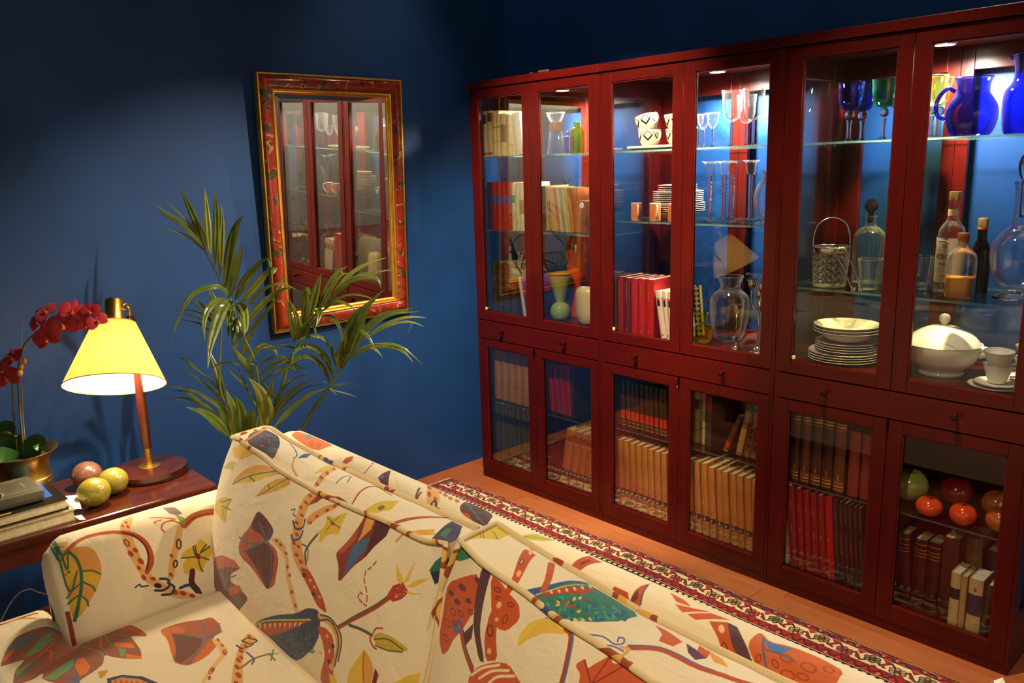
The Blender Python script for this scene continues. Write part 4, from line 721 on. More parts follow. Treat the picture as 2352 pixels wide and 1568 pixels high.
cr.tube([(.0424*math.cos(math.radians(-105+a*5)),.0424*math.sin(math.radians(-105+a*5)),.142) for a in range(5)],.001,6); obj('crown_mark',cr,TXD,lab)
ar=MB()
for f,h in ((0,.158),(1,.133),(2,.075),(3,.055)):
    ar.tube([(.0422*math.cos(math.radians(-128+a*6.5)),.0422*math.sin(math.radians(-128+a*6.5)),h+(.004*math.sin(a/8*math.pi) if f==0 else 0)) for a in range(9)],.0011 if f in(0,3) else .0003,5)
obj('label_lines',ar,pm('label_brown','#6a4a34',.6),lab)
t=thing('juice_bottle','small square bottle of orange liquid with cork stopper','bottle',(2.135,.125,z3))
def sq(r,z0): return r
sqp=[(.0395,0),(.041,.003),(.041,.115),(.037,.130),(.0255,.142),(.0158,.150),(.0152,.170),(.0168,.172),(.0168,.178)]
def squircle(prof,n=32,p=4.5):
    vs=[];fs=[]
    for r,h in prof:
        e=p if r>.03 else (2+(p-2)*max(0,(r-.017)/.013))
        for i in range(n):
            a=2*math.pi*i/n; c,s=math.cos(a),math.sin(a); k=(abs(c)**e+abs(s)**e)**(-1/e); vs.append((r*.93*k*c,r*.8*k*s,h))
    for j in range(len(prof)-1):
        for i in range(n): k=(i+1)%n; fs.append((j*n+i,j*n+k,(j+1)*n+k,(j+1)*n+i))
    fs.append(tuple(range(n-1,-1,-1))); return vs,fs
obj('body',MB().add(*squircle(sqp)),GW,t,smooth=50)
v_,f_=squircle([(.038,.004),(.0395,.008),(.0395,.058),(.039,.060)]); f_.append(tuple(range(96,128)))
obj('orange_liquid',MB().add(v_,f_),pm('orange_liquid','#d98a12',.25),t,smooth=40)
obj('cork',MB().lathe([(.0130,.165),(.0142,.178),(.0155,.180),(.0155,.193),(.001,.194)],n=20),pm('cork','#b5692c',.7,0,'#9a5522',90),t,smooth=40)
t=vessel('bottle','dark bottle with gold cap behind the orange liquid','bottle',2.138,.275,z3,[(.027,0),(.029,.004),(.029,.115),(.024,.140),(.0140,.165),(.0138,.200)],DARKG,rim=0)
obj('cap',MB().lathe([(.0146,.198),(.0150,.226),(.014,.228),(.001,.228)],n=20),pm('gold_cap','#b79a55',.3,.9),t,smooth=40); obj('seal_band',MB().lathe([(.0149,.194),(.0149,.200)],n=20,cap=(0,0)),pm('orange_seal','#b04a1c',.5),t)
t=vessel('decanter','large clear glass decanter with tall stopper at right edge','decanter',2.270,.18,z3,[(.058,0),(.056,.004),(.030,.020),(.027,.030),(.050,.040),(.068,.075),(.0755,.130),(.070,.165),(.050,.195),(.030,.215),(.024,.240),(.0225,.290),(.026,.328),(.031,.342)],GW)
obj('stopper',MB().lathe(sprof([(.009,.240),(.012,.330),(.010,.345),(.018,.358),(.0235,.385),(.018,.412),(.006,.424),(.001,.425)],3),n=24),GS,t,smooth=True)
obj('foot_ring',MB().lathe([(.058,.0005),(.060,.003),(.040,.010),(.02,.016)],n=32,cap=(1,0)),GS,t,smooth=50)
# bottom: white plates, tureen, cups
WG='white dinner plates stacked in the right cabinet'; GR=pm('gold_line','#8a7650',.3,.6)
cx,cy=1.773,.165; z=zf
for i in range(4): plate('flat white plate, %s from the bottom of the stack'%ORD[i],(cx-.004,cy,z),.1150,.010,WG,PORC,GR); z+=.0085
z+=.002
for i in range(4): plate('smaller white plate, %s from bottom in mid stack'%ORD[i],(cx+.004,cy,z),.101,.009,WG,PORC,GR); z+=.0085
z+=.006
for i in range(3): plate('deep white soup plate, %s of three atop the stack'%('lowest','middle','topmost')[i],(cx+.003,cy,z),.108,.006,WG,PORC,GR,.024); z+=.0105
t=thing('tureen','large white lidded soup tureen with ball knob','tureen',(2.078,.19,zf))
obj('bowl',MB().lathe(sprof([(.066,0),(.068,.006),(.066,.013),(.074,.024),(.096,.046),(.110,.075),(.1145,.098),(.113,.100),(.107,.097)],4),n=48,cap=(1,0)),PORC,t,smooth=50)
for s in (-1,1): obj('handle',MB().tube(smoothpts([(s*.108,0,.072),(s*.124,0,.080),(s*.132,-.012*0,.087),(s*.126,0,.094),(s*.112,0,.094)],5),[.010]*21,10),PORC,t,smooth=True)
ld=obj('lid',MB().lathe(sprof([(.111,.0985),(.107,.106),(.090,.125),(.065,.142),(.036,.154),(.012,.158)],4),n=48,cap=(0,1)),PORC,t,smooth=50)
obj('knob',MB().lathe(sprof([(.010,.157),(.0085,.162),(.0155,.172),(.0165,.182),(.012,.191),(.001,.195)],3),n=24,cap=(0,0)),PORC,ld,smooth=True)
obj('gold_line',MB().tube([(.1142*math.cos(a*math.pi/24),.1142*math.sin(a*math.pi/24),.0995) for a in range(48)],.0011,6,True),GR,t,smooth=True)
def whitecup(label,loc,rz,tilt=0):
    t=thing('teacup',label,'cup',loc,'white teacups in the right cabinet',(tilt,0,rz))
    obj('bowl',MB().lathe(sprof([(.022,0),(.0235,.003),(.030,.020),(.037,.042),(.0412,.056),(.040,.0555),(.035,.040),(.021,.006)],3),n=32,cap=(1,1)),PORC,t,smooth=50)
    obj('handle',MB().tube(smoothpts([(.038,0,.046),(.054,0,.047),(.058,0,.036),(.048,0,.022),(.032,0,.020)],5),.0032,8),PORC,t,smooth=True)
    obj('gold_line',MB().tube([(.0408*math.cos(a*math.pi/16),.0408*math.sin(a*math.pi/16),.0562) for a in range(32)],.0009,6,True),GR,t,smooth=True)
plate('white saucer, lower of the two at the front right','' or (2.262,.12,zf),.078,.007,'white saucers in the right cabinet',PORC,GR)
plate('white saucer, upper one under the teacups',(2.268,.12,zf+.0085),.068,.007,'white saucers in the right cabinet',PORC,GR)
whitecup('lower of two stacked white teacups on saucers',(2.262,.12,zf+.0155),.3); whitecup('upper of two stacked white teacups on saucers',(2.262,.12,zf+.0155+.040),.2,.06)
plate('white saucer behind the front teacups',(2.303,.275,zf),.0685,.007,'white saucers in the right cabinet',PORC,GR)
whitecup('lower white teacup of the rear stack at right',(2.303,.275,zf+.0078),.9); whitecup('upper white teacup of the rear stack at right',(2.303,.275,zf+.049),.9)
# ---- glass and stone fruit in the right cabinet
def fruit(name,label,cat,loc,r,sz,col,col2,dimple=.25,stem='#3a2a14',calyx=None):
    t=thing(name,label,cat,loc,'ornamental fruit in the right cabinet')
    vs=[];fs=[];n=28;m=18
    for j in range(m+1):
        th=math.pi*j/m
        for i in range(n):
            a=2*math.pi*i/n; rr=r*math.sin(th)*(1+.02*math.cos(5*a)); h=-math.cos(th)
            top=max(0,h); d=dimple*math.exp(-(math.sin(th)/.32)**2)*(1 if h>0 else .35)
            vs.append((rr*math.cos(a) if rr>1e-5 else 1e-5*math.cos(a),rr*math.sin(a) if rr>1e-5 else 1e-5*math.sin(a),r*sz*(1+h*(1-d))))
    for j in range(m):
        for i in range(n): k=(i+1)%n; fs.append((j*n+i,j*n+k,(j+1)*n+k,(j+1)*n+i))
    z0=min(v[2] for v in vs); vs=[(a,b,c-z0) for a,b,c in vs]
    obj('flesh',MB().add(vs,fs),pm('fruit_'+col.strip('#'),col,.18,0,col2,9,spec=.6,coat=.3),t,smooth=True)
    zt_=r*sz*(2-dimple)-z0
    obj('stem',MB().tube([(0,0,zt_-.003),(.001,0,zt_+.006),(.003,0,zt_+.012)],.0017,6),pm('fruit_stem',stem,.7),t)
    if calyx:
        mb=MB()
        for q in range(4):
            a=q*math.pi/2+.4; c,s=math.cos(a),math.sin(a); mb.add([(0,0,zt_),(r*.30*c-r*.18*s,r*.30*s+r*.18*c,zt_+.005),(r*.58*c,r*.58*s,zt_+.002),(r*.30*c+r*.18*s,r*.30*s-r*.18*c,zt_+.005)],[(0,1,2,3)])
        obj('calyx',mb,pm('calyx',calyx,.6),t)
zl=.405+.0068
fruit('apple','large pale green apple at left behind the persimmon','apple',(2.022,.165,zl),.057,.96,'#8f9a3e','#a3ab52')
fruit('persimmon','orange persimmon with green calyx beside the green apple','persimmon',(2.118,.075,zl),.040,.82,'#d9401a','#e2551f',.3,calyx='#3b3a1e')
fruit('pomegranate','dark red pomegranate behind the two persimmons','pomegranate',(2.150,.215,zl),.050,.95,'#6e0f14','#8a1a1a',.12)
fruit('persimmon','orange-red persimmon at front centre of the fruit','persimmon',(2.218,.075,zl),.039,.92,'#d23a16','#e0541c',.22)
fruit('apple','red and yellow apple at the rear right','apple',(2.268,.215,zl),.043,.98,'#a5301c','#b88a38')
fruit('apple','red and yellow apple at the front right','apple',(2.312,.10,zl),.0385,1.02,'#b0341c','#c07a30')
# small dark device lying on top of the left cabinet
t=thing('small_device','small dark device with metal strip on top of left cabinet','device',(.385,.09,1.9262),None,(0,0,.25))
obj('body',MB().bbox(-.055,.055,-.02,.02,0,.012,.002),pm('dark_plastic','#14110f',.4),t); obj('metal_strip',MB().bbox(-.005,.045,-.012,.008,.012,.022,.002),pm('brushed_metal','#9a8a70',.35,.9),t); obj('foot',MB().bbox(-.05,-.04,-.006,.006,.012,.018,.001),pm('brushed_metal','#9a8a70',.35,.9),t)
# ------------------------------------------------------------ wall mirror
def rect_sweep(prof,W,H):
    """mitred moulding: prof = (inset,height off the wall); rectangle in the local y-z plane, facing +x"""
    vs=[];fs=[];n=len(prof)
    for u,x in prof: vs+=[(x,-W/2+u,u),(x,W/2-u,u),(x,W/2-u,H-u),(x,-W/2+u,H-u)]
    for j in range(n-1):
        for i in range(4): k=(i+1)%4; fs.append((j*4+i,j*4+k,(j+1)*4+k,(j+1)*4+i))
    return MB().add(vs,fs)
t=thing('wall_mirror','tall mirror in a red painted and gilt frame on the blue wall','mirror',(-.192,-.632,.874),None,(0,.0377,0))
W_,H_=.70,1.066
NTm=NT('red_lacquer_floral'); v=NTm.tc((1,1,1))
n1=NTm.noise(v,16,3,.55,1.2); n2=NTm.noise(v,30,2,.5,.8); 
c1=NTm.ramp(n1.outputs['Fac'],[(.0,'#5c170b'),(.40,'#7c2410'),(.55,'#8a2c14'),(.60,'#26301c'),(.66,'#2c3a22'),(.70,'#84301a'),(1,'#6a2212')])
c2=NTm.ramp(n2.outputs['Fac'],[(0,'#000000'),(.62,'#000000'),(.66,'#ffffff')])
mx=NTm.n('ShaderNodeMix',data_type='RGBA'); NTm.l(c2,mx.inputs[0]); NTm.l(c1,mx.inputs[6]); mx.inputs[7].default_value=lin('#a5704a')
NTm.prin(rough=.22,colout=mx.outputs[2],coat=.5)
obj('outer_moulding',rect_sweep([(0,-.004),(0,.018),(.003,.024),(.008,.024),(.011,.019)],W_,H_),GOLD,t)
obj('painted_moulding',rect_sweep([(.011,.017),(.013,.024),(.022,.033),(.034,.037),(.046,.034),(.056,.027),(.060,.020)],W_,H_),NTm.m,t,smooth=50)
obj('inner_moulding',rect_sweep([(.060,.021),(.063,.025),(.068,.023),(.069,.018),(.074,.019),(.077,.015),(.080,.013),(.082,.007)],W_,H_),GOLD,t)
MIR=pm('mirror_silver','#e8e6dc',.0,1)
g=MB().add([(.0075,-W_/2+.10,.10),(.0075,W_/2-.10,.10),(.0075,W_/2-.10,H_-.10),(.0075,-W_/2+.10,H_-.10)],[(0,1,2,3)])
obj('mirror_glass',g,MIR,t)
obj('bevelled_edge',rect_sweep([(.080,.0066),(.100,.0075)],W_,H_),MIR,t)
obj('backing',MB().box(-.004,.002,-W_/2+.01,W_/2-.01,.01,H_-.01),W_D,t)
# ------------------------------------------------------------ side table
T0,T1,TY0,TY1,TZ=.055,.488,-2.27,-1.555,.55
t=thing('side_table','polished mahogany side table between sofa and wall','table',(.27,-1.9,0))
TW=wood('mahogany_table','#34110a','#54240f',(26,2.4,26),.22,.5)
obj('table_top',MB().bbox(T0,T1,TY0,TY1,TZ-.026,TZ,.006),TW,t,world=True)
obj('apron',MB().bbox(T0+.02,T1-.012,TY0+.03,TY1-.03,TZ-.085,TZ-.026,.002),W_D,t,world=True)
for x in (T0+.03,T1-.04):
    for y in (TY0+.045,TY1-.07): obj('leg',MB().bbox(x-.018,x+.022,y-.02,y+.02,0,TZ-.026,.003),W_D,t,world=True)
# ------------------------------------------------------------ table lamp
LB=Vector((.227,-1.677,TZ))
t=thing('table_lamp','lit table lamp with tilted yellow shade and round wooden base','lamp',LB)
LW_=wood('lamp_wood','#2c0f07','#43190b',(20,20,3),.25,.5)
obj('base',MB().lathe(sprof([(.119,0),(.122,.006),(.120,.020),(.113,.027),(.06,.029),(.001,.029)],3),n=48,cap=(1,0)),LW_,t,smooth=40)
obj('base_plate',MB().lathe([(.036,.029),(.037,.031),(.030,.034),(.014,.035),(.0115,.044)],n=28,cap=(0,0)),BRASS,t,smooth=40)
obj('brass_collar',MB().lathe([(.0115,.035),(.0118,.038),(.0118,.095)],n=20,cap=(0,1)),BRASS,t,smooth=40)
obj('pole',MB().lathe([(.0155,.094),(.0158,.25),(.014,.40),(.0135,.545),(.010,.549)],n=24),LW_,t,smooth=40)
obj('hinge_hook',MB().tube(smoothpts([(0,0,.545),(0,0,.572),(.006,-.008,.588),(.013,-.020,.589),(.016,-.030,.578)],5),.005,10),BRASS,t,smooth=True)
ax=(CU*.97-CR*.13+CF*.24).normalized()   # the shade's own tilted axis
top=Vector((.243,-1.733,1.082))-LB; bot=top-ax*.200
q=Vector((0,0,1)).rotation_difference(ax).to_matrix().to_4x4(); q.translation=bot
ts=NT('shade_paper'); d=ts.n('ShaderNodeBsdfDiffuse'); d.inputs[0].default_value=lin('#ecd684'); tl=ts.n('ShaderNodeBsdfTranslucent'); tl.inputs[0].default_value=lin('#ffde84')
mx=ts.n('ShaderNodeMixShader'); mx.inputs[0].default_value=.6; ts.l(d.outputs[0],mx.inputs[1]); ts.l(tl.outputs[0],mx.inputs[2]); ts.l(mx.outputs[0],ts.out.inputs[0])
RB,RT,HS=.150,.064,.200
tw=NT('shade_lining'); d=tw.n('ShaderNodeBsdfDiffuse'); d.inputs[0].default_value=lin('#f6efe0'); tl=tw.n('ShaderNodeBsdfTranslucent'); tl.inputs[0].default_value=lin('#fff4dc')
mx=tw.n('ShaderNodeMixShader'); mx.inputs[0].default_value=.68; tw.l(d.outputs[0],mx.inputs[1]); tw.l(tl.outputs[0],mx.inputs[2]); tw.l(mx.outputs[0],tw.out.inputs[0])
sh=obj('lamp_shade',MB().lathe([(RB,0),(RT,HS)],n=56,cap=(0,0)).xf(q),ts.m,t,smooth=True)
obj('lining',MB().lathe([(RB-.0018,.0006),(RT-.0018,HS-.0006)],n=56,cap=(0,0)).xf(q),tw.m,sh,smooth=True)
obj('shade_trim',MB().tube([q@Vector((RB*math.cos(a*math.pi/28),RB*math.sin(a*math.pi/28),0)) for a in range(56)],.0016,6,True).tube([q@Vector((RT*math.cos(a*math.pi/20),RT*math.sin(a*math.pi/20),HS)) for a in range(40)],.0014,6,True),pm('shade_trim','#b8862c',.5),sh,smooth=True)
obj('brass_cap',MB().lathe([(.0275,HS-.035),(.0280,HS-.03),(.0280,HS+.078),(.026,HS+.081),(.001,HS+.081)],n=28,cap=(0,0)).xf(q),BRASS,t,smooth=40)
br=MB()
for k in range(3):
    a=k*2.094+.4; br.tube([q@Vector((.02*math.cos(a),.02*math.sin(a),HS-.004)),q@Vector((RT*math.cos(a),RT*math.sin(a),HS-.002))],.0014,6)
obj('shade_ring',br,BRASS,t)
obj('hinge_arm',MB().tube([q@Vector((.005,0,HS+.03)),Vector((.016,-.030,.578)),Vector((.004,-.004,.565))],.004,8),BRASS,t,smooth=True)
bulb=obj('bulb',MB().lathe(sprof([(.012,HS-.035),(.014,HS-.055),(.027,HS-.085),(.030,HS-.105),(.022,HS-.126),(.001,HS-.134)],3),n=20,cap=(0,0)).xf(q),emis('bulb_glow','#ffd9a0',18),t,smooth=True)
pl=bpy.data.lights.new('lamp_bulb','POINT'); pl.energy=LAMP_W; pl.color=(1,.82,.58); pl.shadow_soft_size=.033
po=bpy.data.objects.new('lamp_bulb',pl); COL.objects.link(po); po.parent=t; po.location=bot+ax*.055
# ------------------------------------------------------------ stone eggs
def egg(label,x,y,r,a,col,col2,tilt):
    o=obj('stone_egg',MB().sphere((0,0,0),r,1.0,1.06,.97,32,20),pm('stone_'+col.strip('#'),col,.2,0,col2,60,spec=.6),None,smooth=True)
    o.location=(x,y,TZ+r*.97); o.rotation_euler=(0,0,a); tag(o,label,'stone egg','three polished stone eggs'); return o
egg('yellow polished stone egg at the front, nearest the sofa arm',.382,-1.897,.0460,.15,'#7d7222','#8a7d2c',0)
egg('yellow polished stone egg behind, nearest the lamp base',.322,-1.822,.0440,.6,'#7b7022','#877a2c',0)
egg('pinkish brown speckled stone egg at left of the yellow ones',.196,-1.865,.0445,.2,'#5f3c2a','#745040',0)
# ------------------------------------------------------------ table books and gadget
BKW=PAGES
def flatbook(name,label,x0,x1,y0,y1,z0,z1,c,rot,pages=PAGES):
    t=thing(name,label,'book',((x0+x1)/2,(y0+y1)/2,z0),'books lying on the side table',(0,0,rot))
    w,d,h=(x1-x0)/2,(y1-y0)/2,z1-z0
    obj('cover',MB().box(-w,w,-d,d,0,.003).box(-w,w,-d,d,h-.003,h).box(-w,-w+.003,-d,d,.003,h-.003),cov(c,None,.25),t)
    obj('page_block',MB().box(-w+.003,w-.005,-d+.005,d-.005,.003,h-.003),pages,t)
    return t
flatbook('book','lower of two big cream-paged books lying on side table',.216,.462,-2.255,-1.975,TZ,TZ+.034,'#8a7a58',.03)
t=flatbook('book','upper big book with dark cover and blue artwork, under gadget',.212,.442,-2.258,-1.985,TZ+.0357,TZ+.0672,'#16130f',.02)
hz=.0315+.0004; 
def patch(name,pts,col,dz,par):
    return obj(name,MB().prism(pts,hz-.0005+dz,hz+.0003+dz),pm('print_'+col.strip('#'),col,.3),par)
a=patch('cover_artwork',[(-.105,.115),(.060,.110),(.065,.030),(.005,-.01),(-.105,-.01)],'#1d4f9e',0,t)
patch('pink_shape',[(.03,.03),(.05,.055),(.035,.075),(.0,.068),(-.02,.088),(-.06,.092),(-.05,.06),(-.01,.03)],'#c0707a',.0006,a)
patch('cream_shape',[(-.03,.03),(.0,.045),(-.02,.070),(-.06,.080),(-.085,.07),(-.08,.05),(-.06,.03)],'#e0d8b0',.0009,a)
patch('blue_centre',[(-.03,.045),(-.02,.052),(-.045,.066),(-.065,.06),(-.055,.045)],'#1d4f9e',.0013,a)
patch('gold_title',[(.104,-.045),(.110,-.045),(.110,-.01),(.104,-.01)],'#c9962f',0,t); patch('gold_title',[(.104,-.10),(.110,-.10),(.110,-.065),(.104,-.065)],'#c9962f',0,t)
t=thing('paper_sheets','white loose paper sheets sticking out between the table books','paper',(.40,-1.955,TZ+.0344))
obj('sheet',MB().add([(-.10,-.05,0),(.045,-.03,0),(.060,.000,-.004),(-.06,.02,.0),(-.10,-.05,.0008),(.045,-.03,.0008),(.060,.000,-.0032),(-.06,.02,.0008)],[(0,3,2,1),(4,5,6,7),(0,1,5,4),(1,2,6,5),(2,3,7,6),(3,0,4,7)]),pm('white_paper','#efece0',.7),t)
obj('sheet',MB().add([(.02,-.017,-.033),(.066,-.012,-.033),(.078,.002,-.0335),(.03,.004,-.033),(.02,-.017,-.0325),(.066,-.012,-.0325),(.078,.002,-.033),(.03,.004,-.0325)],[(0,3,2,1),(4,5,6,7),(0,1,5,4),(1,2,6,5),(2,3,7,6),(3,0,4,7)]),pm('white_paper','#efece0',.7),t)
GD=pm('grey_enamel','#55503f',.38,.25,'#4a4636',30)
t=thing('desk_gadget','grey metal desk gadget with raised block and slots on books','device',(.327,-2.15,TZ+.0682),None,(0,0,.03))
obj('body',MB().bbox(-.085,.085,-.14,.115,0,.036,.010),GD,t,smooth=40)
obj('raised_block',MB().bbox(-.055,.045,-.13,.012,.036,.060,.006),GD,t,smooth=40)
obj('square_hole',MB().box(-.008,.010,-.030,-.012,.0600,.0606),pm('hole_shade_black','#080706',.6),t)  # black plate on the block, its colour standing in for shade inside a hole
obj('peg',MB().tube([(.040,-.008,.050),(.066,.012,.042)],.0055,10),pm('pale_metal','#a8a08a',.35,.6),t,smooth=40)
PMT=pm('pale_metal','#a8a08a',.35,.6)
for x,y0,y1 in ((-.06,.02,.09),(.058,.02,.085),(.060,.088,.112)): obj('slot',MB().box(x,x+.003,y0,y1,.0355,.0365),PMT,t)
for k in range(4): obj('tick_mark',MB().box(-.018+k*.012,-.011+k*.012,.075,.080,.0355,.0364),PMT,t)
obj('wire_rod',MB().tube([(-.075,.085,.030),(-.079,.060,.085)],.0012,6),pm('dark_metal','#1c0c0a',.3,.8),t)
# ------------------------------------------------------------ orchid
OK_=1.0285; OP=CP+(Vector((.200,-2.045,TZ))-CP)*OK_; OP.z=TZ
def ol(p): return tuple(CP+(Vector(p)-CP)*OK_-OP)
OR=Vector((.200,-2.045,TZ))
t=thing('orchid','red orchid with arching stem in a brass pot','orchid',OP)
obj('pot',MB().lathe(sprof([(.070,0),(.074,.004),(.076,.02),(.078,.045),(.0815,.052),(.079,.060),(.0815,.068),(.078,.076),(.076,.105),(.083,.140),(.098,.165),(.108,.173),(.1055,.174),(.092,.162),(.072,.13),(.068,.10)],4),n=48,cap=(1,0)).xf(Matrix.Diagonal((1.0285,1.0285,.866,1))),BRASS,t,smooth=60)
obj('potting_bark',MB().lathe([(.001,.126),(.04,.128),(.078,.124)],n=24,cap=(0,0)),pm('bark','#1d140c',.9,0,'#33241a',60,bump=.6,bscale=60),t)
BL=pm('orchid_leaf','#23471f',.3,0,'#2f5a28',14); STG=pm('orchid_stem','#3c3a22',.5,0,'#4c4a2a',30)
def blade(pts,wd,n=14,fold=.25,up=Vector((0,0,1)),tipw=.02,facing=None,prof=None,pleat=0):
    P=[Vector(p) for p in smoothpts(pts,max(2,n//(len(pts)-1)))]; m=len(P); vs=[];fs=[]
    for i,p in enumerate(P):
        s=i/(m-1); tg=(P[min(i+1,m-1)]-P[max(i-1,0)]).normalized()
        nn=(facing if facing is not None else up); sd=tg.cross(nn)
        sd=sd.normalized() if sd.length>1e-5 else tg.orthogonal().normalized()
        nr=sd.cross(tg)
        hw=wd/2*(prof(s) if prof else max(tipw,math.sin(math.pi*min(1,s*.92+.08))**.6))
        if pleat:
            for c_,h_ in ((-1,.05),(-.5,.30),(0,-.02),(.5,.30),(1,.05)): vs.append(p+sd*hw*c_+nr*hw*h_*pleat)
        else: vs+=[p-sd*hw+nr*hw*fold,p-nr*0,p+sd*hw+nr*hw*fold]
    k_=5 if pleat else 3
    for i in range(m-1):
        for j in range(k_-1): a=k_*i+j; fs.append((a,a+1,a+k_+1,a+k_))
    return MB().add(vs,fs)
def loc(p,o): return tuple(Vector(p)-o)
for pts,wd in (([(.0,0,.145),(-.015,-.012,.19),(-.02,-.018,.235),(.0,.0,.262)],.085),([(0,0,.145),(.02,.025,.178),(.045,.048,.200),(.050,.052,.185)],.06),([(0,0,.145),(.03,.03,.165),(.055,.05,.172)],.06),([(0,0,.145),(.01,-.05,.175),(-.005,-.085,.17)],.055)):
    obj('leaf',blade([ol(Vector(p)+OR) for p in pts],wd,16,.18,facing=Vector((.75,-.6,.35)),prof=lambda s:max(.05,math.sin(math.pi*(.12+.86*s))**.55)),BL,t,smooth=True)
stp=[[.205,-2.035,.69],[.216,-2.028,.847],[.223,-2.02,.958],[.235,-2.007,1.022],[.248,-1.993,1.06],[.272,-1.967,1.09],[.306,-1.93,1.124],[.34,-1.893,1.128],[.365,-1.866,1.122],[.406,-1.821,1.117]]
obj('stem',MB().tube(smoothpts([ol(p) for p in stp],5),.0032,8),STG,t,smooth=True)
obj('stem',MB().tube(smoothpts([ol(p) for p in ((.196,-2.05,.69),(.206,-2.042,.86),(.214,-2.035,.955),(.222,-2.045,.985))],5),.003,8),STG,t,smooth=True)
obj('stake',MB().tube([ol(p) for p in ((.203,-2.028,.69),(.209,-2.02,.844),(.224,-2.004,1.02),(.238,-1.989,1.13))],.0016,6),pm('bamboo','#6a5228',.6),t)
PET=pm('orchid_petal','#9c0c20',.5,0,'#b81428',40,sheen=.3); LIP=pm('orchid_lip','#c8642c',.4,0,'#9c1c24',120)
def flower(c,nrm,roll,s,par):
    nrm=Vector(nrm).normalized(); u=Vector((0,0,1)).cross(nrm).normalized(); v=nrm.cross(u)
    u,v=u*math.cos(roll)+v*math.sin(roll),v*math.cos(roll)-u*math.sin(roll)
    mb=MB()
    def petal(ang,ln,wd,cup):
        vs=[];fs=[];n=8;d=u*math.cos(ang)+v*math.sin(ang); sd=nrm.cross(d)
        for i in range(n+1):
            f=i/n; r=f*ln; hw=wd/2*math.sin(math.pi*(.06+.90*f))**.6
            b=Vector(c)+d*r+nrm*(cup*math.sin(f*math.pi*.9)*.35*s)
            vs+=[b-sd*hw-nrm*hw*.18,b+nrm*.001,b+sd*hw-nrm*hw*.18]
        for i in range(n): a=3*i; fs+=[(a,a+1,a+4,a+3),(a+1,a+2,a+5,a+4)]
        mb.add(vs,fs)
    petal(math.pi/2,.95*s,.62*s,.1); petal(math.pi*7/6,.95*s,.6*s,.1); petal(-math.pi/6,.95*s,.6*s,.1)
    petal(.18,1.05*s,1.15*s,.3); petal(math.pi-.18,1.05*s,1.15*s,.3)
    f=obj('blossom',mb,PET,par,smooth=True)
    l=MB().sphere(tuple(Vector(c)+nrm*.12*s-v*.16*s),.17*s,1,1,1,10,6); l.sphere(tuple(Vector(c)+nrm*.22*s+v*.02*s),.10*s,1,1,1,8,5)
    obj('lip',l,LIP,f,smooth=True)
FC=Vector((.735,-.677,.2)).normalized()
for i,(p,s,dn,ro) in enumerate((((.328,-1.95,1.084),.038,(.2,-.5,-.1),.3),((.365,-1.91,1.121),.039,(.1,.1,-.05),.1),((.388,-1.886,1.162),.031,(.1,.5,.1),-.3),((.317,-1.963,1.135),.032,(-.5,-.3,.2),.5),((.422,-1.848,1.158),.027,(.2,-.1,.3),.2),((.410,-1.861,1.119),.024,(.1,.1,-.3),.0),((.435,-1.835,1.130),.025,(.0,.6,.0),.4),((.334,-1.944,1.160),.029,(-.4,.2,.5),.9),((.254,-2.031,1.026),.030,(-.3,-.3,.5),.6),((.237,-2.050,.966),.036,(.0,-.2,-.1),.2),((.229,-2.058,.990),.033,(-.4,-.6,.1),.8))):
    flower(ol(p),FC+Vector(dn)*.8,ro,s*1.2,t)
for p,r in (((.287,-2.009,1.018),.0085),((.279,-2.018,1.000),.009),((.274,-2.023,.982),.0115)):
    obj('bud',MB().sphere(ol(p),r,.85,.85,1.15,12,8),pm('orchid_bud','#b5822e',.45,0,'#a06a2a',60),t,smooth=True)
# ------------------------------------------------------------ palm
PO=Vector((.33,-1.27,0))
t=thing('potted_palm','tall potted palm with long arching leaflets between sofa and mirror','potted plant',PO)
obj('pot',MB().lathe(sprof([(.10,0),(.105,.005),(.125,.15),(.14,.27),(.148,.285),(.146,.30),(.132,.295),(.125,.25)],3),n=36,cap=(1,0)),pm('terracotta','#7a3c22',.7),t,smooth=50)
obj('soil',MB().lathe([(.001,.262),(.129,.258)],n=24,cap=(0,0)),pm('soil','#1c130c',.95),t)
PLM=[pm('palm_leaf_a','#526224',.26,0,'#6c7b36',18,(1,1,1)),pm('palm_leaf_b','#3f5020',.24,0,'#57682e',18),pm('palm_leaf_c','#707a36',.28,0,'#888f44',18)]
for m_ in PLM:   # leaves let some light through
    nt=m_.node_tree; pr_=[n for n in nt.nodes if n.type=='BSDF_PRINCIPLED'][0]; ou=[n for n in nt.nodes if n.type=='OUTPUT_MATERIAL'][0]
    tl=nt.nodes.new('ShaderNodeBsdfTranslucent'); tl.inputs[0].default_value=lin('#7c8a2c'); mx=nt.nodes.new('ShaderNodeMixShader'); mx.inputs[0].default_value=.25
    nt.links.new(pr_.outputs[0],mx.inputs[1]); nt.links.new(tl.outputs[0],mx.inputs[2]); nt.links.new(mx.outputs[0],ou.inputs[0])
STM=pm('palm_stem','#4a5522',.45,0,'#5e6a2c',20)
vd=Vector((CP.x-.33,CP.y+1.27,.9)).normalized()
r_=random.Random(3)
for wd,pts in LEAVES:
    fc=(vd+Vector((0,0,.75))+Vector((r_.uniform(-.35,.35),r_.uniform(-.35,.35),r_.uniform(-.1,.3)))).normalized()
    obj('leaflet',blade([loc(p,PO) for p in pts],wd*1.18,12,.22*r_.choice((1,1,-.6)),facing=fc,prof=lambda s:max(.03,min(1,(s+.02)/.24)**.6*(1-max(0,(s-.34)/.66)**1.7)),pleat=r_.choice((.8,1,1.2))),PLM[r_.choice((0,0,1,2))],t,smooth=28)
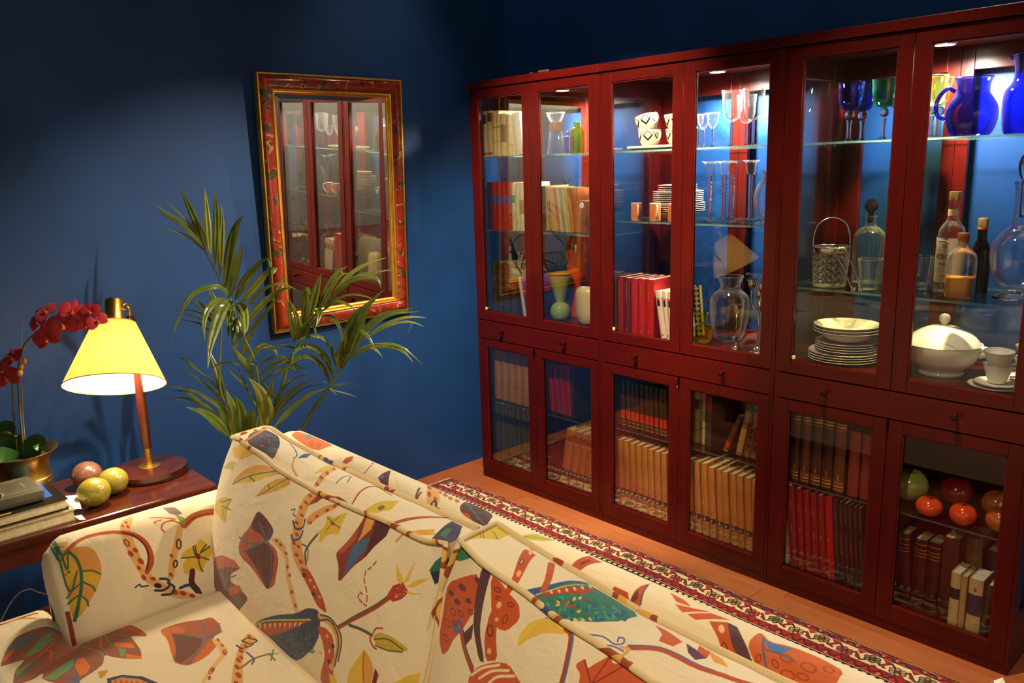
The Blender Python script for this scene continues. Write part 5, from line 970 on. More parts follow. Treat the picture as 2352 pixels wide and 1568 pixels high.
for wd,pts in STEMS:
    P=[loc(p,PO) for p in pts]
    if P[0][2]>.5: P=[(P[0][0]*.15,P[0][1]*.15,.255)]+P
    P=smoothpts(P,5); n=len(P)
    obj('stem',MB().tube(P,[wd*1.25*(1-.7*i/(n-1)) for i in range(n)],8),STM,t,smooth=True)
# ------------------------------------------------------------ cable
o=obj('cable',MB().tube(smoothpts([(.02,-2.20,.005),(.06,-2.14,.14),(.10,-2.10,.215),(.10,-2.06,.222),(.10,-2.02,.190),(.06,-1.9,.12),(-.1,-1.8,.06),(-.18,-1.8,.04)],6),.0028,6),pm('white_cable','#cfcabb',.5),None,smooth=True)
tag(o,'thin white power cable looping in the dark under the side table','cable')
# small white folded card on the floor by the right cabinet
t=thing('paper_card','small white folded card standing on the floor at the bottom right corner','card',(2.405,-.10,0),None,(0,0,.8))
for s_ in (-1,1): obj('leaf',MB().add([(-.03,s_*.022,0),(.03,s_*.022,0),(.012,0,.050),(-.012,0,.040),(-.03,s_*.0208,0),(.03,s_*.0208,0),(.012,0,.0485),(-.012,0,.0385)],[(0,1,2,3),(4,7,6,5),(0,4,5,1),(1,5,6,2),(3,7,4,0)]),pm('white_card','#f2efe8',.7),t)
# ------------------------------------------------------------ rug
def new_image(name,arr):
    h,w=arr.shape[:2]; im=bpy.data.images.new(name,w,h,alpha=False)
    px=np.ones((h,w,4),np.float32); px[...,:3]=arr; im.pixels.foreach_set(px.ravel()); im.update(); im.pack(); return im
def srgb(h): h=h.lstrip('#'); return np.array([int(h[i:i+2],16)/255 for i in (0,2,4)],np.float32)
def fill_poly(A,pts,col):
    """even-odd fill with 2x2 supersampling; pts in pixel coordinates"""
    P=np.asarray(pts,float); H,W=A.shape[:2]
    x0,x1=int(max(0,np.floor(P[:,0].min()))),int(min(W-1,np.ceil(P[:,0].max()))); y0,y1=int(max(0,np.floor(P[:,1].min()))),int(min(H-1,np.ceil(P[:,1].max())))
    if x1<x0 or y1<y0: return
    cov_=np.zeros((y1-y0+1,x1-x0+1),np.float32)
    for sx in (.25,.75):
        for sy in (.25,.75):
            X,Y=np.meshgrid(np.arange(x0,x1+1)+sx,np.arange(y0,y1+1)+sy); ins=np.zeros(X.shape,bool)
            for i in range(len(P)):
                (xa,ya),(xb,yb)=P[i],P[i-1]
                if ya==yb: continue
                c=((ya>Y)!=(yb>Y))&(X<(xb-xa)*(Y-ya)/(yb-ya)+xa); ins^=c
            cov_+=ins*.25
    s=A[y0:y1+1,x0:x1+1]; s[...]=s*(1-cov_[...,None])+np.asarray(col)*cov_[...,None]
def stroke(A,pts,wd,col,taper=0):
    P=[np.asarray(p,float) for p in pts]; H,W=A.shape[:2]; n=len(P)
    for i in range(n-1):
        a,b=P[i],P[i+1]; wa=wd*(1-taper*i/(n-1)); r=wa/2+1
        x0,x1=int(max(0,min(a[0],b[0])-r)),int(min(W-1,max(a[0],b[0])+r)); y0,y1=int(max(0,min(a[1],b[1])-r)),int(min(H-1,max(a[1],b[1])+r))
        if x1<x0 or y1<y0: continue
        X,Y=np.meshgrid(np.arange(x0,x1+1)+.5,np.arange(y0,y1+1)+.5); d=b-a; L=d@d+1e-9
        t=np.clip(((X-a[0])*d[0]+(Y-a[1])*d[1])/L,0,1); D=np.hypot(X-a[0]-t*d[0],Y-a[1]-t*d[1])
        c=np.clip(wa/2+.5-D,0,1)[...,None]; s=A[y0:y1+1,x0:x1+1]; s[...]=s*(1-c)+np.asarray(col)*c
def blob(c,r,n=10,sq=1,rot=0,jit=0,rs=None):
    o=[]
    for i in range(n):
        a=2*math.pi*i/n; q=r*(1+(rs.uniform(-jit,jit) if rs else 0)); x,y=q*math.cos(a),q*sq*math.sin(a); o.append((c[0]+x*math.cos(rot)-y*math.sin(rot),c[1]+x*math.sin(rot)+y*math.cos(rot)))
    return o
RX0,RX1,RY0,RY1=-.07,2.62,-1.08,-.138
PX=760
Wp,Hp=int((RX1-RX0)*PX),int(.62*PX)       # the image holds the border and the first part of the field; rows count inward from the long edge
A=np.zeros((Hp,Wp,3),np.float32); A[:]=srgb('#8a1a1e')
RED,DRK,CRM,BLK_,PNK,GRN_,NVY=[srgb(c) for c in ('#861419','#3c0b0e','#d6c096','#120c10','#b8705a','#505c40','#26384c')]
rs=random.Random(5); m=lambda v:v*PX
def band(y0,y1,c): A[int(m(y0)):int(m(y1))]=c
band(0,.008,BLK_)
stroke(A,[(x,m(.006)+2*math.sin(x*.05)) for x in range(0,Wp,6)],2.2,CRM)
band(.009,.033,RED)
for k in range(int(2.7/.041)):
    x=m(.02+k*.041); stroke(A,[(x,m(.011)),(x+m(.02),m(.031)),(x+m(.041),m(.011))],3.5,DRK)
    fill_poly(A,blob((x+m(.02),m(.018)),m(.0065),4,1.3),PNK if k%3 else NVY); fill_poly(A,blob((x,m(.027)),m(.006),4,1.2),RED*1.25 if k%2 else GRN_)
band(.033,.0355,BLK_); band(.0355,.096,CRM); band(.096,.0985,BLK_)
for k in range(int(2.75/.0817)+1):
    x=m(.03+k*.0817); cy=m(.066+(.007 if k%2 else -.007))
    sgn=1 if k%2 else -1
    stroke(A,[(x+m(.012),cy),(x+m(.03),cy-sgn*m(.018)),(x+m(.055),cy+sgn*m(.014)),(x+m(.07),cy)],5,BLK_); stroke(A,[(x+m(.03),cy-sgn*m(.014)),(x+m(.05),cy+sgn*m(.012))],6.5,srgb('#7c1a1c'))
    for q in range(6):
        a=q*math.pi/3+.3; c=(x+m(.0150)*math.cos(a)*1.2,cy+m(.0135)*math.sin(a)); fill_poly(A,blob(c,m(.0100),9),BLK_); fill_poly(A,blob(c,m(.0070),8),srgb(('#8a7a4a','#a8423a','#6d6b42','#b08a5a')[k%4]))
    fill_poly(A,blob((x,cy),m(.0075),8),BLK_); fill_poly(A,blob((x,cy),m(.0045),8),srgb('#a5242a'))
    fill_poly(A,[(x+m(.025),m(.036)),(x+m(.056),m(.036)),(x+m(.041),m(.056))],srgb('#8a1c20')); fill_poly(A,blob((x+m(.041),m(.078)),m(.009),6,.7,.6),srgb('#6d2420')); fill_poly(A,[(x+m(.006),m(.096)),(x+m(.03),m(.096)),(x+m(.018),m(.083))],srgb('#8a1c20'))
band(.0985,.134,RED)
for k in range(int(2.7/.041)):
    x=m(.005+k*.041); stroke(A,[(x,m(.131)),(x+m(.02),m(.103)),(x+m(.041),m(.131))],3.5,DRK)
    fill_poly(A,blob((x+m(.02),m(.122)),m(.0075),4,1.3),PNK if k%4==1 else srgb('#a82a26')); fill_poly(A,blob((x,m(.108)),m(.006),4,1.2),NVY if k%3==0 else RED*1.2)
band(.134,.136,CRM); band(.136,.160,BLK_); band(.160,.162,RED)
for k in range(int(2.75/.026)): 
    x=m(k*.026); fill_poly(A,[(x,m(.1420)),(x+m(.015),m(.1400)),(x+m(.017),m(.1520)),(x+m(.002),m(.1545))],CRM)
for k in range(150):
    x,y=rs.uniform(0,Wp),rs.uniform(m(.18),Hp); c=rs.choice((DRK,BLK_,NVY,PNK,GRN_,srgb('#6a1216'))); r=m(rs.uniform(.008,.02))
    fill_poly(A,[(x-r,y-r*.7),(x+r,y-r*.7),(x+r,y+r*.7),(x-r,y+r*.7)],BLK_); fill_poly(A,blob((x,y),r*.7,6,.8),c); fill_poly(A,blob((x,y),r*.3,6,.8),CRM if k%3==0 else RED)
A*=np.random.RandomState(2).uniform(.86,1.06,A.shape[:2])[...,None].astype(np.float32)
A[:,:int(m(.022))]=srgb('#5a1216'); A[:,int(m(.026)):int(m(.03))]=BLK_
rug_im=new_image('rug_weave',np.clip(A[::-1],0,1))
t_=NT('woven_rug'); tx=t_.n('ShaderNodeTexImage'); tx.image=rug_im; tx.extension='EXTEND'
uv=t_.n('ShaderNodeTexCoord'); t_.l(uv.outputs['UV'],tx.inputs[0]); nb=t_.noise(t_.tc((1,1,1)),420,2); t_.prin(rough=.95,colout=tx.outputs[0],normal=t_.bump(nb.outputs['Fac'],.5,.003),spec=.1,sheen=.2)
t=thing('rug','red patterned oriental rug with cream flowered border before cabinets','rug',(1.2,-1.0,0))
nx,ny=90,30; vs=[];fs=[];uvs=[]
for j in range(ny+1):
    for i in range(nx+1):
        u=i/nx; x=RX0+(RX1-RX0)*u; f=j/ny; e=RY1+.010*math.sin(x*4.2)*math.cos(x*1.7+.6)-.012*(math.exp(-((x+.07)/.12)**2)); y=e+(RY0-e)*f
        vs.append((x,y,.0085+.0012*math.sin(x*9)*math.sin(y*7))); uvs.append((u,1-min(1.0,(e-y)/.62)))
for j in range(ny):
    for i in range(nx): a=j*(nx+1)+i; fs.append((a,a+nx+1,a+nx+2,a+1))
N0=len(vs)
# thickness: skirt round the edge
per=[i for i in range(nx+1)]+[(j+1)*(nx+1)+nx for j in range(ny)]+[ny*(nx+1)+nx-1-i for i in range(nx)]+[(ny-1-j)*(nx+1) for j in range(ny-1)]
for i in per: vs.append((vs[i][0],vs[i][1],.0005)); uvs.append(uvs[i])
L=len(per)
for k in range(L): fs.append((per[k],per[(k+1)%L],N0+(k+1)%L,N0+k))
o=obj('pile',MB().add(vs,fs),t_.m,t,world=True)
ul=o.data.uv_layers.new(name='uv')
for lp in o.data.loops: ul.data[lp.index].uv=uvs[lp.vertex_index]
fr=MB(); rs=random.Random(9)
for k in range(70):
    y=-.150-k*.0075; 
    if y<-.62: break
    fr.tube([(RX0+.002,y,.005),(RX0-.014,y+rs.uniform(-.004,.004),.005),(RX0-.027,y+rs.uniform(-.008,.008),.003)],[.0022,.0017,.001],5)
f=obj('fringe',fr,pm('fringe','#c8a888',.9),t,world=True); f['kind']='stuff'
MOT={
'arm':[('f','#d9a45a',[-2093,356,-2060,322,-2065,306,-2089,316,-2088,477]),('f','#d9994c',[-2068,294,-2048,295,-2024,287,-2009,268,-2005,231,-2012,196,-2033,167,-2056,140,-2078,117,-2094,99,-2098,125,-2071,613,-2078,577,-2077,547,-2096,245,-2080,502,-2083,474,-2089,316]),('f','#dcb036',[-2070,287,-2061,237,-2075,217,-2093,202,-2095,235,-2083,262]),('f','#dcb036',[-2052,222,-2013,200,-2035,165,-2050,192,-2058,200]),('f','#dcb036',[-2069,162,-2060,134,-2081,121,-2090,110,-2076,145]),('f','#dcb036',[-2097,143,-2075,164,-2083,136,-2096,121]),('s','#3f6b4a',0.0071,[-2069,290,-2057,263,-2055,227,-2064,186,-2075,156,-2094,99]),('s','#3f6b4a',0.0038,[-2053,224,-2030,218,-2014,203]),('s','#3f6b4a',0.0038,[-2058,197,-2040,179,-2035,165]),('s','#3f6b4a',0.0038,[-2069,164,-2060,149,-2060,134]),('s','#3f6b4a',0.0038,[-2062,196,-2082,185,-2100,161]),('s','#3f6b4a',0.0038,[-2069,170,-2087,158,-2100,143]),('s','#3f6b4a',0.0039,[-2070,287,-2084,259,-2078,550]),('s','#3f6b4a',0.0039,[-2077,547,-2093,202,-2064,227]),('s','#3f6b4a',0.0039,[-2069,290,-2087,311,-2081,480]),('s','#3f6b4a',0.0039,[-2073,289,-2094,296,-2086,501]),('f','#3a2418',[-2087,230,-2088,230,-2089,232,-2090,235,-2089,236,-2088,236,-2087,233,-2087,231]),('f','#3a2418',[-2082,232,-2083,233,-2084,235,-2085,237,-2084,239,-2083,238,-2082,236,-2082,234]),('f','#3a2418',[-2078,233,-2080,233,-2081,235,-2081,237,-2081,239,-2079,238,-2078,237,-2078,234]),('f','#dba866',[-1935,307,-1915,345,-1887,353,-1885,341,-1910,296,-1912,245,-1905,195,-1892,149,-1858,110,-1793,64,-1798,56,-1848,71,-1892,119,-1917,150,-1931,205,-1938,254]),('f','#a8472a',[-1912,226,-1916,227,-1920,231,-1921,238,-1919,242,-1914,242,-1910,237,-1909,230]),('f','#a8472a',[-1925,220,-1930,220,-1935,226,-1936,234,-1933,239,-1928,238,-1924,232,-1922,225]),('f','#a8472a',[-1906,191,-1911,192,-1916,198,-1918,206,-1915,211,-1910,210,-1905,204,-1903,196]),('f','#a8472a',[-1917,179,-1921,179,-1924,183,-1925,189,-1923,192,-1920,192,-1916,187,-1915,182]),('f','#a8472a',[-1911,149,-1916,149,-1920,155,-1921,161,-1919,165,-1915,165,-1910,160,-1909,153]),('f','#a8472a',[-1908,320,-1911,320,-1913,325,-1913,333,-1910,338,-1907,337,-1906,332,-1906,324]),('f','#a8472a',[-1921,312,-1923,312,-1925,316,-1925,322,-1923,325,-1920,325,-1919,321,-1919,315]),('f','#a8472a',[-1909,303,-1912,303,-1914,307,-1914,313,-1912,317,-1909,317,-1907,312,-1907,306]),('f','#a8472a',[-1886,141,-1890,139,-1895,141,-1899,145,-1900,149,-1896,151,-1891,150,-1887,146]),('f','#a8472a',[-1839,84,-1844,82,-1851,85,-1856,91,-1856,97,-1851,99,-1844,96,-1839,90]),('f','#a8472a',[-1819,74,-1823,72,-1831,75,-1836,82,-1836,87,-1831,89,-1824,86,-1819,80]),('f','#a8472a',[-1797,59,-1801,57,-1807,60,-1812,65,-1812,70,-1808,72,-1802,69,-1797,64]),('s','#a8472a',0.0039,[-1927,252,-1931,253,-1934,260,-1935,267,-1933,272,-1929,270,-1925,264,-1925,256,-1927,252]),('s','#b0502c',0.0126,[-2068,294,-2029,314,-1988,316,-1943,302,-1908,280,-1886,248,-1881,210,-1888,185,-1903,168]),('s','#642822',0.0048,[-1931,296,-1904,271,-1888,236,-1890,202,-1904,172]),('s','#d08a58',0.0029,[-2061,294,-2023,310,-1983,309,-1945,298]),('f','#dba866',[-1789,268,-1774,263,-1792,227,-1822,177,-1842,123,-1859,129,-1843,173,-1817,219]),('f','#a8472a',[-1829,183,-1832,183,-1835,187,-1836,192,-1835,195,-1831,194,-1828,191,-1827,186]),('f','#a8472a',[-1843,133,-1846,133,-1850,138,-1851,143,-1849,146,-1846,146,-1842,142,-1841,136]),('s','#4a2a20',0.0034,[-1807,200,-1810,205,-1810,214,-1806,223,-1801,226,-1797,221,-1798,211,-1802,203,-1807,200]),('s','#4a2a20',0.0034,[-1831,155,-1833,159,-1832,166,-1828,172,-1824,173,-1822,169,-1823,162,-1827,156,-1831,155]),('s','#b86440',0.0207,[-1772,261,-1743,277,-1711,279,-1677,272]),('s','#8a3c28',0.004,[-1767,261,-1742,272,-1709,274,-1679,268]),('s','#b0502c',0.0039,[-1776,264,-1799,285,-1823,285,-1833,271,-1829,259]),('s','#b0502c',0.0034,[-1790,287,-1825,307,-1849,317]),('s','#b0502c',0.0029,[-1824,298,-1843,298,-1842,291]),('f','#80686a',[-1804,353,-1773,332,-1765,297,-1782,298,-1796,312]),('f','#86a054',[-1784,303,-1765,282,-1767,264,-1779,265,-1782,289]),('s','#3a4258',0.0063,[-1876,139,-1858,131,-1857,113,-1877,107,-1895,114]),('s','#3a4258',0.0063,[-1859,121,-1846,105,-1857,90,-1881,96]),('s','#3a4258',0.0038,[-1941,139,-1929,143,-1926,136,-1909,132]),('f','#3c2422',[-1876,118,-1881,115,-1889,118,-1894,123,-1895,129,-1890,132,-1883,130,-1877,124]),('f','#d9b23a',[-1764,193,-1743,210,-1729,189,-1719,162,-1747,140,-1765,118,-1783,136,-1810,123,-1811,154,-1794,168,-1809,181,-1787,193]),('f','#8a2f1c',[-1759,154,-1765,155,-1770,161,-1772,169,-1769,175,-1763,174,-1758,168,-1756,159]),('s','#44603a',0.0039,[-1770,171,-1769,195]),('s','#44603a',0.0039,[-1766,172,-1763,195]),('s','#44603a',0.0039,[-1755,170,-1724,179]),('s','#44603a',0.0039,[-1754,172,-1734,187]),('s','#44603a',0.0039,[-1754,158,-1738,144]),('s','#44603a',0.0039,[-1772,164,-1807,174]),('s','#44603a',0.0039,[-1765,154,-1765,130,-1762,119]),('s','#5c2c24',0.0156,[-1789,129,-1798,99,-1787,72]),('s','#3a4258',0.0078,[-1831,97,-1805,95,-1781,64])],
'seat_left':[('f','#9a5c46',[823,-2082,822,-2052,851,-2020,899,-1992,954,-1972,996,-1971,958,-2003,1001,-2004,1048,-2007,1085,-2018,1057,-2045,1023,-2066,998,-2077,1038,-2092,1052,-2115,1063,-2147,1082,-2170,997,-2214,968,-2204,981,-2230,973,-2270,913,-2252,877,-2221,872,-2257,869,-2274,820,-2255,788,-2240,753,-2215,744,-2188,742,-2144,790,-2110]),('f','#bd5838',[819,-2064,846,-2009,897,-1983,954,-1972,996,-1971,937,-1996,868,-2027]),('f','#66707c',[742,-2144,763,-2081,778,-2109,761,-2161]),('f','#66707c',[788,-2240,761,-2207,779,-2156,814,-2204,829,-2243]),('f','#66707c',[899,-2205,900,-2197,947,-2240,967,-2269]),('f','#66707c',[1067,-2178,1030,-2150,1039,-2142,1081,-2157]),('f','#769a62',[802,-2171,771,-2133,822,-2157,811,-2134,864,-2185,869,-2225]),('f','#769a62',[994,-2214,956,-2133,994,-2142,1018,-2194]),('f','#769a62',[913,-2252,897,-2208,942,-2253]),('f','#769a62',[993,-2044,1014,-2031,1048,-2046,1035,-2051]),('f','#de7534',[967,-2130,973,-2116,1027,-2117,1049,-2132,1049,-2146,993,-2143]),('f','#de7534',[956,-2042,996,-2012,1027,-2013,984,-2044]),('f','#de7534',[1033,-2037,1072,-2015,1085,-2018,1055,-2045]),('f','#de7534',[833,-2258,795,-2224,824,-2236,856,-2266]),('s','#dd6c36',0.0042,[817,-2080,884,-2093,915,-2122]),('s','#dd6c36',0.0042,[845,-2150,892,-2201]),('s','#dd6c36',0.0041,[833,-2075,893,-2058,961,-2074]),('s','#dd6c36',0.0042,[865,-2176,890,-2167,913,-2176]),('s','#6f9a6a',0.0033,[913,-2032,961,-2004]),('s','#6f9a6a',0.0032,[901,-2048,952,-2050,1000,-2037]),('s','#6f9a6a',0.0032,[920,-2105,978,-2081,1002,-2081]),('s','#66707c',0.0041,[907,-2091,945,-2121,990,-2145,1057,-2181]),('f','#a85e3e',[988,-1941,987,-1911,990,-1895,1001,-1867,1019,-1846,1024,-1819,1073,-1818,1116,-1830,1122,-1857,1165,-1865,1186,-1891,1197,-1919,1197,-1949,1177,-1961,1158,-1968,1104,-1955,1050,-1942]),('f','#cc6a34',[988,-1941,994,-1900,1049,-1893,1033,-1925,1088,-1939,1151,-1957,1117,-1959,1050,-1942]),('f','#cc6a34',[1197,-1945,1133,-1872,1165,-1865,1189,-1896]),('f','#744a3e',[1026,-1923,1111,-1877,1150,-1903,1175,-1959,1151,-1963,1096,-1939]),('s','#64707e',0.0045,[1024,-1925,1070,-1895,1118,-1866,1073,-1818]),('s','#64707e',0.0045,[1121,-1867,1074,-1861,1023,-1847]),('s','#64707e',0.0043,[1121,-1871,1156,-1913,1192,-1947]),('s','#64707e',0.0044,[1121,-1867,1112,-1842,1116,-1830]),('f','#e2b676',[1123,-1865,1146,-1850,1208,-1853,1231,-1877,1257,-1918,1295,-1951,1286,-1959,1236,-1909,1207,-1870]),('f','#b0562e',[1153,-1853,1152,-1855,1146,-1856,1139,-1855,1134,-1852,1136,-1850,1142,-1849,1149,-1850]),('f','#b0562e',[1183,-1856,1182,-1858,1177,-1859,1169,-1858,1165,-1855,1166,-1853,1172,-1852,1179,-1853]),('f','#b0562e',[1221,-1867,1220,-1869,1213,-1870,1206,-1869,1201,-1866,1202,-1864,1209,-1863,1216,-1864]),('f','#b0562e',[1262,-1920,1256,-1920,1248,-1915,1244,-1910,1246,-1907,1253,-1908,1260,-1912,1264,-1917]),('f','#b0562e',[1285,-1938,1280,-1937,1273,-1934,1270,-1929,1271,-1927,1277,-1927,1284,-1931,1287,-1935]),('s','#a8472a',0.0026,[1218,-1866,1215,-1867,1207,-1866,1198,-1863,1195,-1860,1199,-1859,1207,-1860,1215,-1863,1218,-1866]),('s','#a8472a',0.0025,[1266,-1926,1260,-1925,1251,-1920,1246,-1914,1247,-1911,1254,-1912,1262,-1917,1267,-1923,1266,-1926]),('f','#d9a060',[1163,-1783,1209,-1779,1227,-1802,1240,-1830,1289,-1856,1362,-1889,1342,-1909,1273,-1872,1214,-1832]),('f','#a8472a',[1200,-1792,1199,-1795,1191,-1796,1182,-1794,1177,-1791,1178,-1787,1186,-1786,1195,-1788]),('f','#a8472a',[1241,-1832,1240,-1835,1232,-1837,1223,-1835,1217,-1832,1219,-1828,1227,-1827,1236,-1828]),('f','#a8472a',[1273,-1854,1272,-1857,1264,-1858,1255,-1857,1250,-1853,1251,-1850,1259,-1849,1268,-1850]),('f','#a8472a',[1266,-1844,1265,-1847,1258,-1848,1250,-1847,1245,-1844,1246,-1841,1253,-1840,1262,-1841]),('f','#a8472a',[1297,-1868,1295,-1871,1288,-1873,1278,-1871,1272,-1868,1274,-1864,1282,-1863,1291,-1864]),('f','#a8472a',[1330,-1879,1328,-1883,1320,-1885,1309,-1883,1302,-1879,1304,-1875,1313,-1873,1324,-1875]),('f','#a8472a',[1353,-1896,1352,-1899,1344,-1900,1335,-1899,1330,-1896,1331,-1892,1339,-1891,1348,-1892]),('f','#a8472a',[1223,-1815,1222,-1817,1217,-1818,1211,-1817,1207,-1814,1208,-1812,1213,-1811,1219,-1812]),('s','#3a4258',0.0043,[1189,-1811,1191,-1796,1216,-1784,1218,-1802,1193,-1811]),('s','#3a4258',0.0043,[1199,-1830,1222,-1825,1226,-1799]),('s','#86684a',0.0067,[1294,-1862,1282,-1825,1289,-1787]),('s','#5a6f94',0.005,[1244,-1825,1282,-1825,1299,-1837]),('s','#6f8a40',0.0042,[1280,-1772,1316,-1797]),('s','#6f8a40',0.0042,[1291,-1792,1302,-1772]),('s','#6f8a40',0.0042,[1323,-1790,1287,-1788]),('s','#768a48',0.0029,[837,-1895,861,-1871,901,-1861]),('f','#3e4456',[1105,-2104,1117,-2074,1159,-2042,1235,-2017,1143,-2112]),('f','#cf8a48',[1120,-2099,1126,-2077,1165,-2050,1219,-2033,1145,-2104]),('s','#a84a2a',0.0039,[1125,-2092,1152,-2097]),('s','#a84a2a',0.0038,[1137,-2083,1162,-2088]),('s','#a84a2a',0.0038,[1148,-2075,1171,-2078]),('s','#a84a2a',0.0038,[1160,-2067,1181,-2069]),('s','#a84a2a',0.0038,[1172,-2059,1191,-2060]),('s','#a84a2a',0.0038,[1183,-2050,1201,-2050]),('s','#a84a2a',0.0038,[1194,-2042,1210,-2041]),('f','#c99440',[1060,-2111,1071,-2090,1089,-2102,1096,-2116]),('s','#9a4a2c',0.0091,[657,-2231,655,-2146]),('s','#c98a3c',0.0071,[659,-2220,658,-2188,684,-2155])],
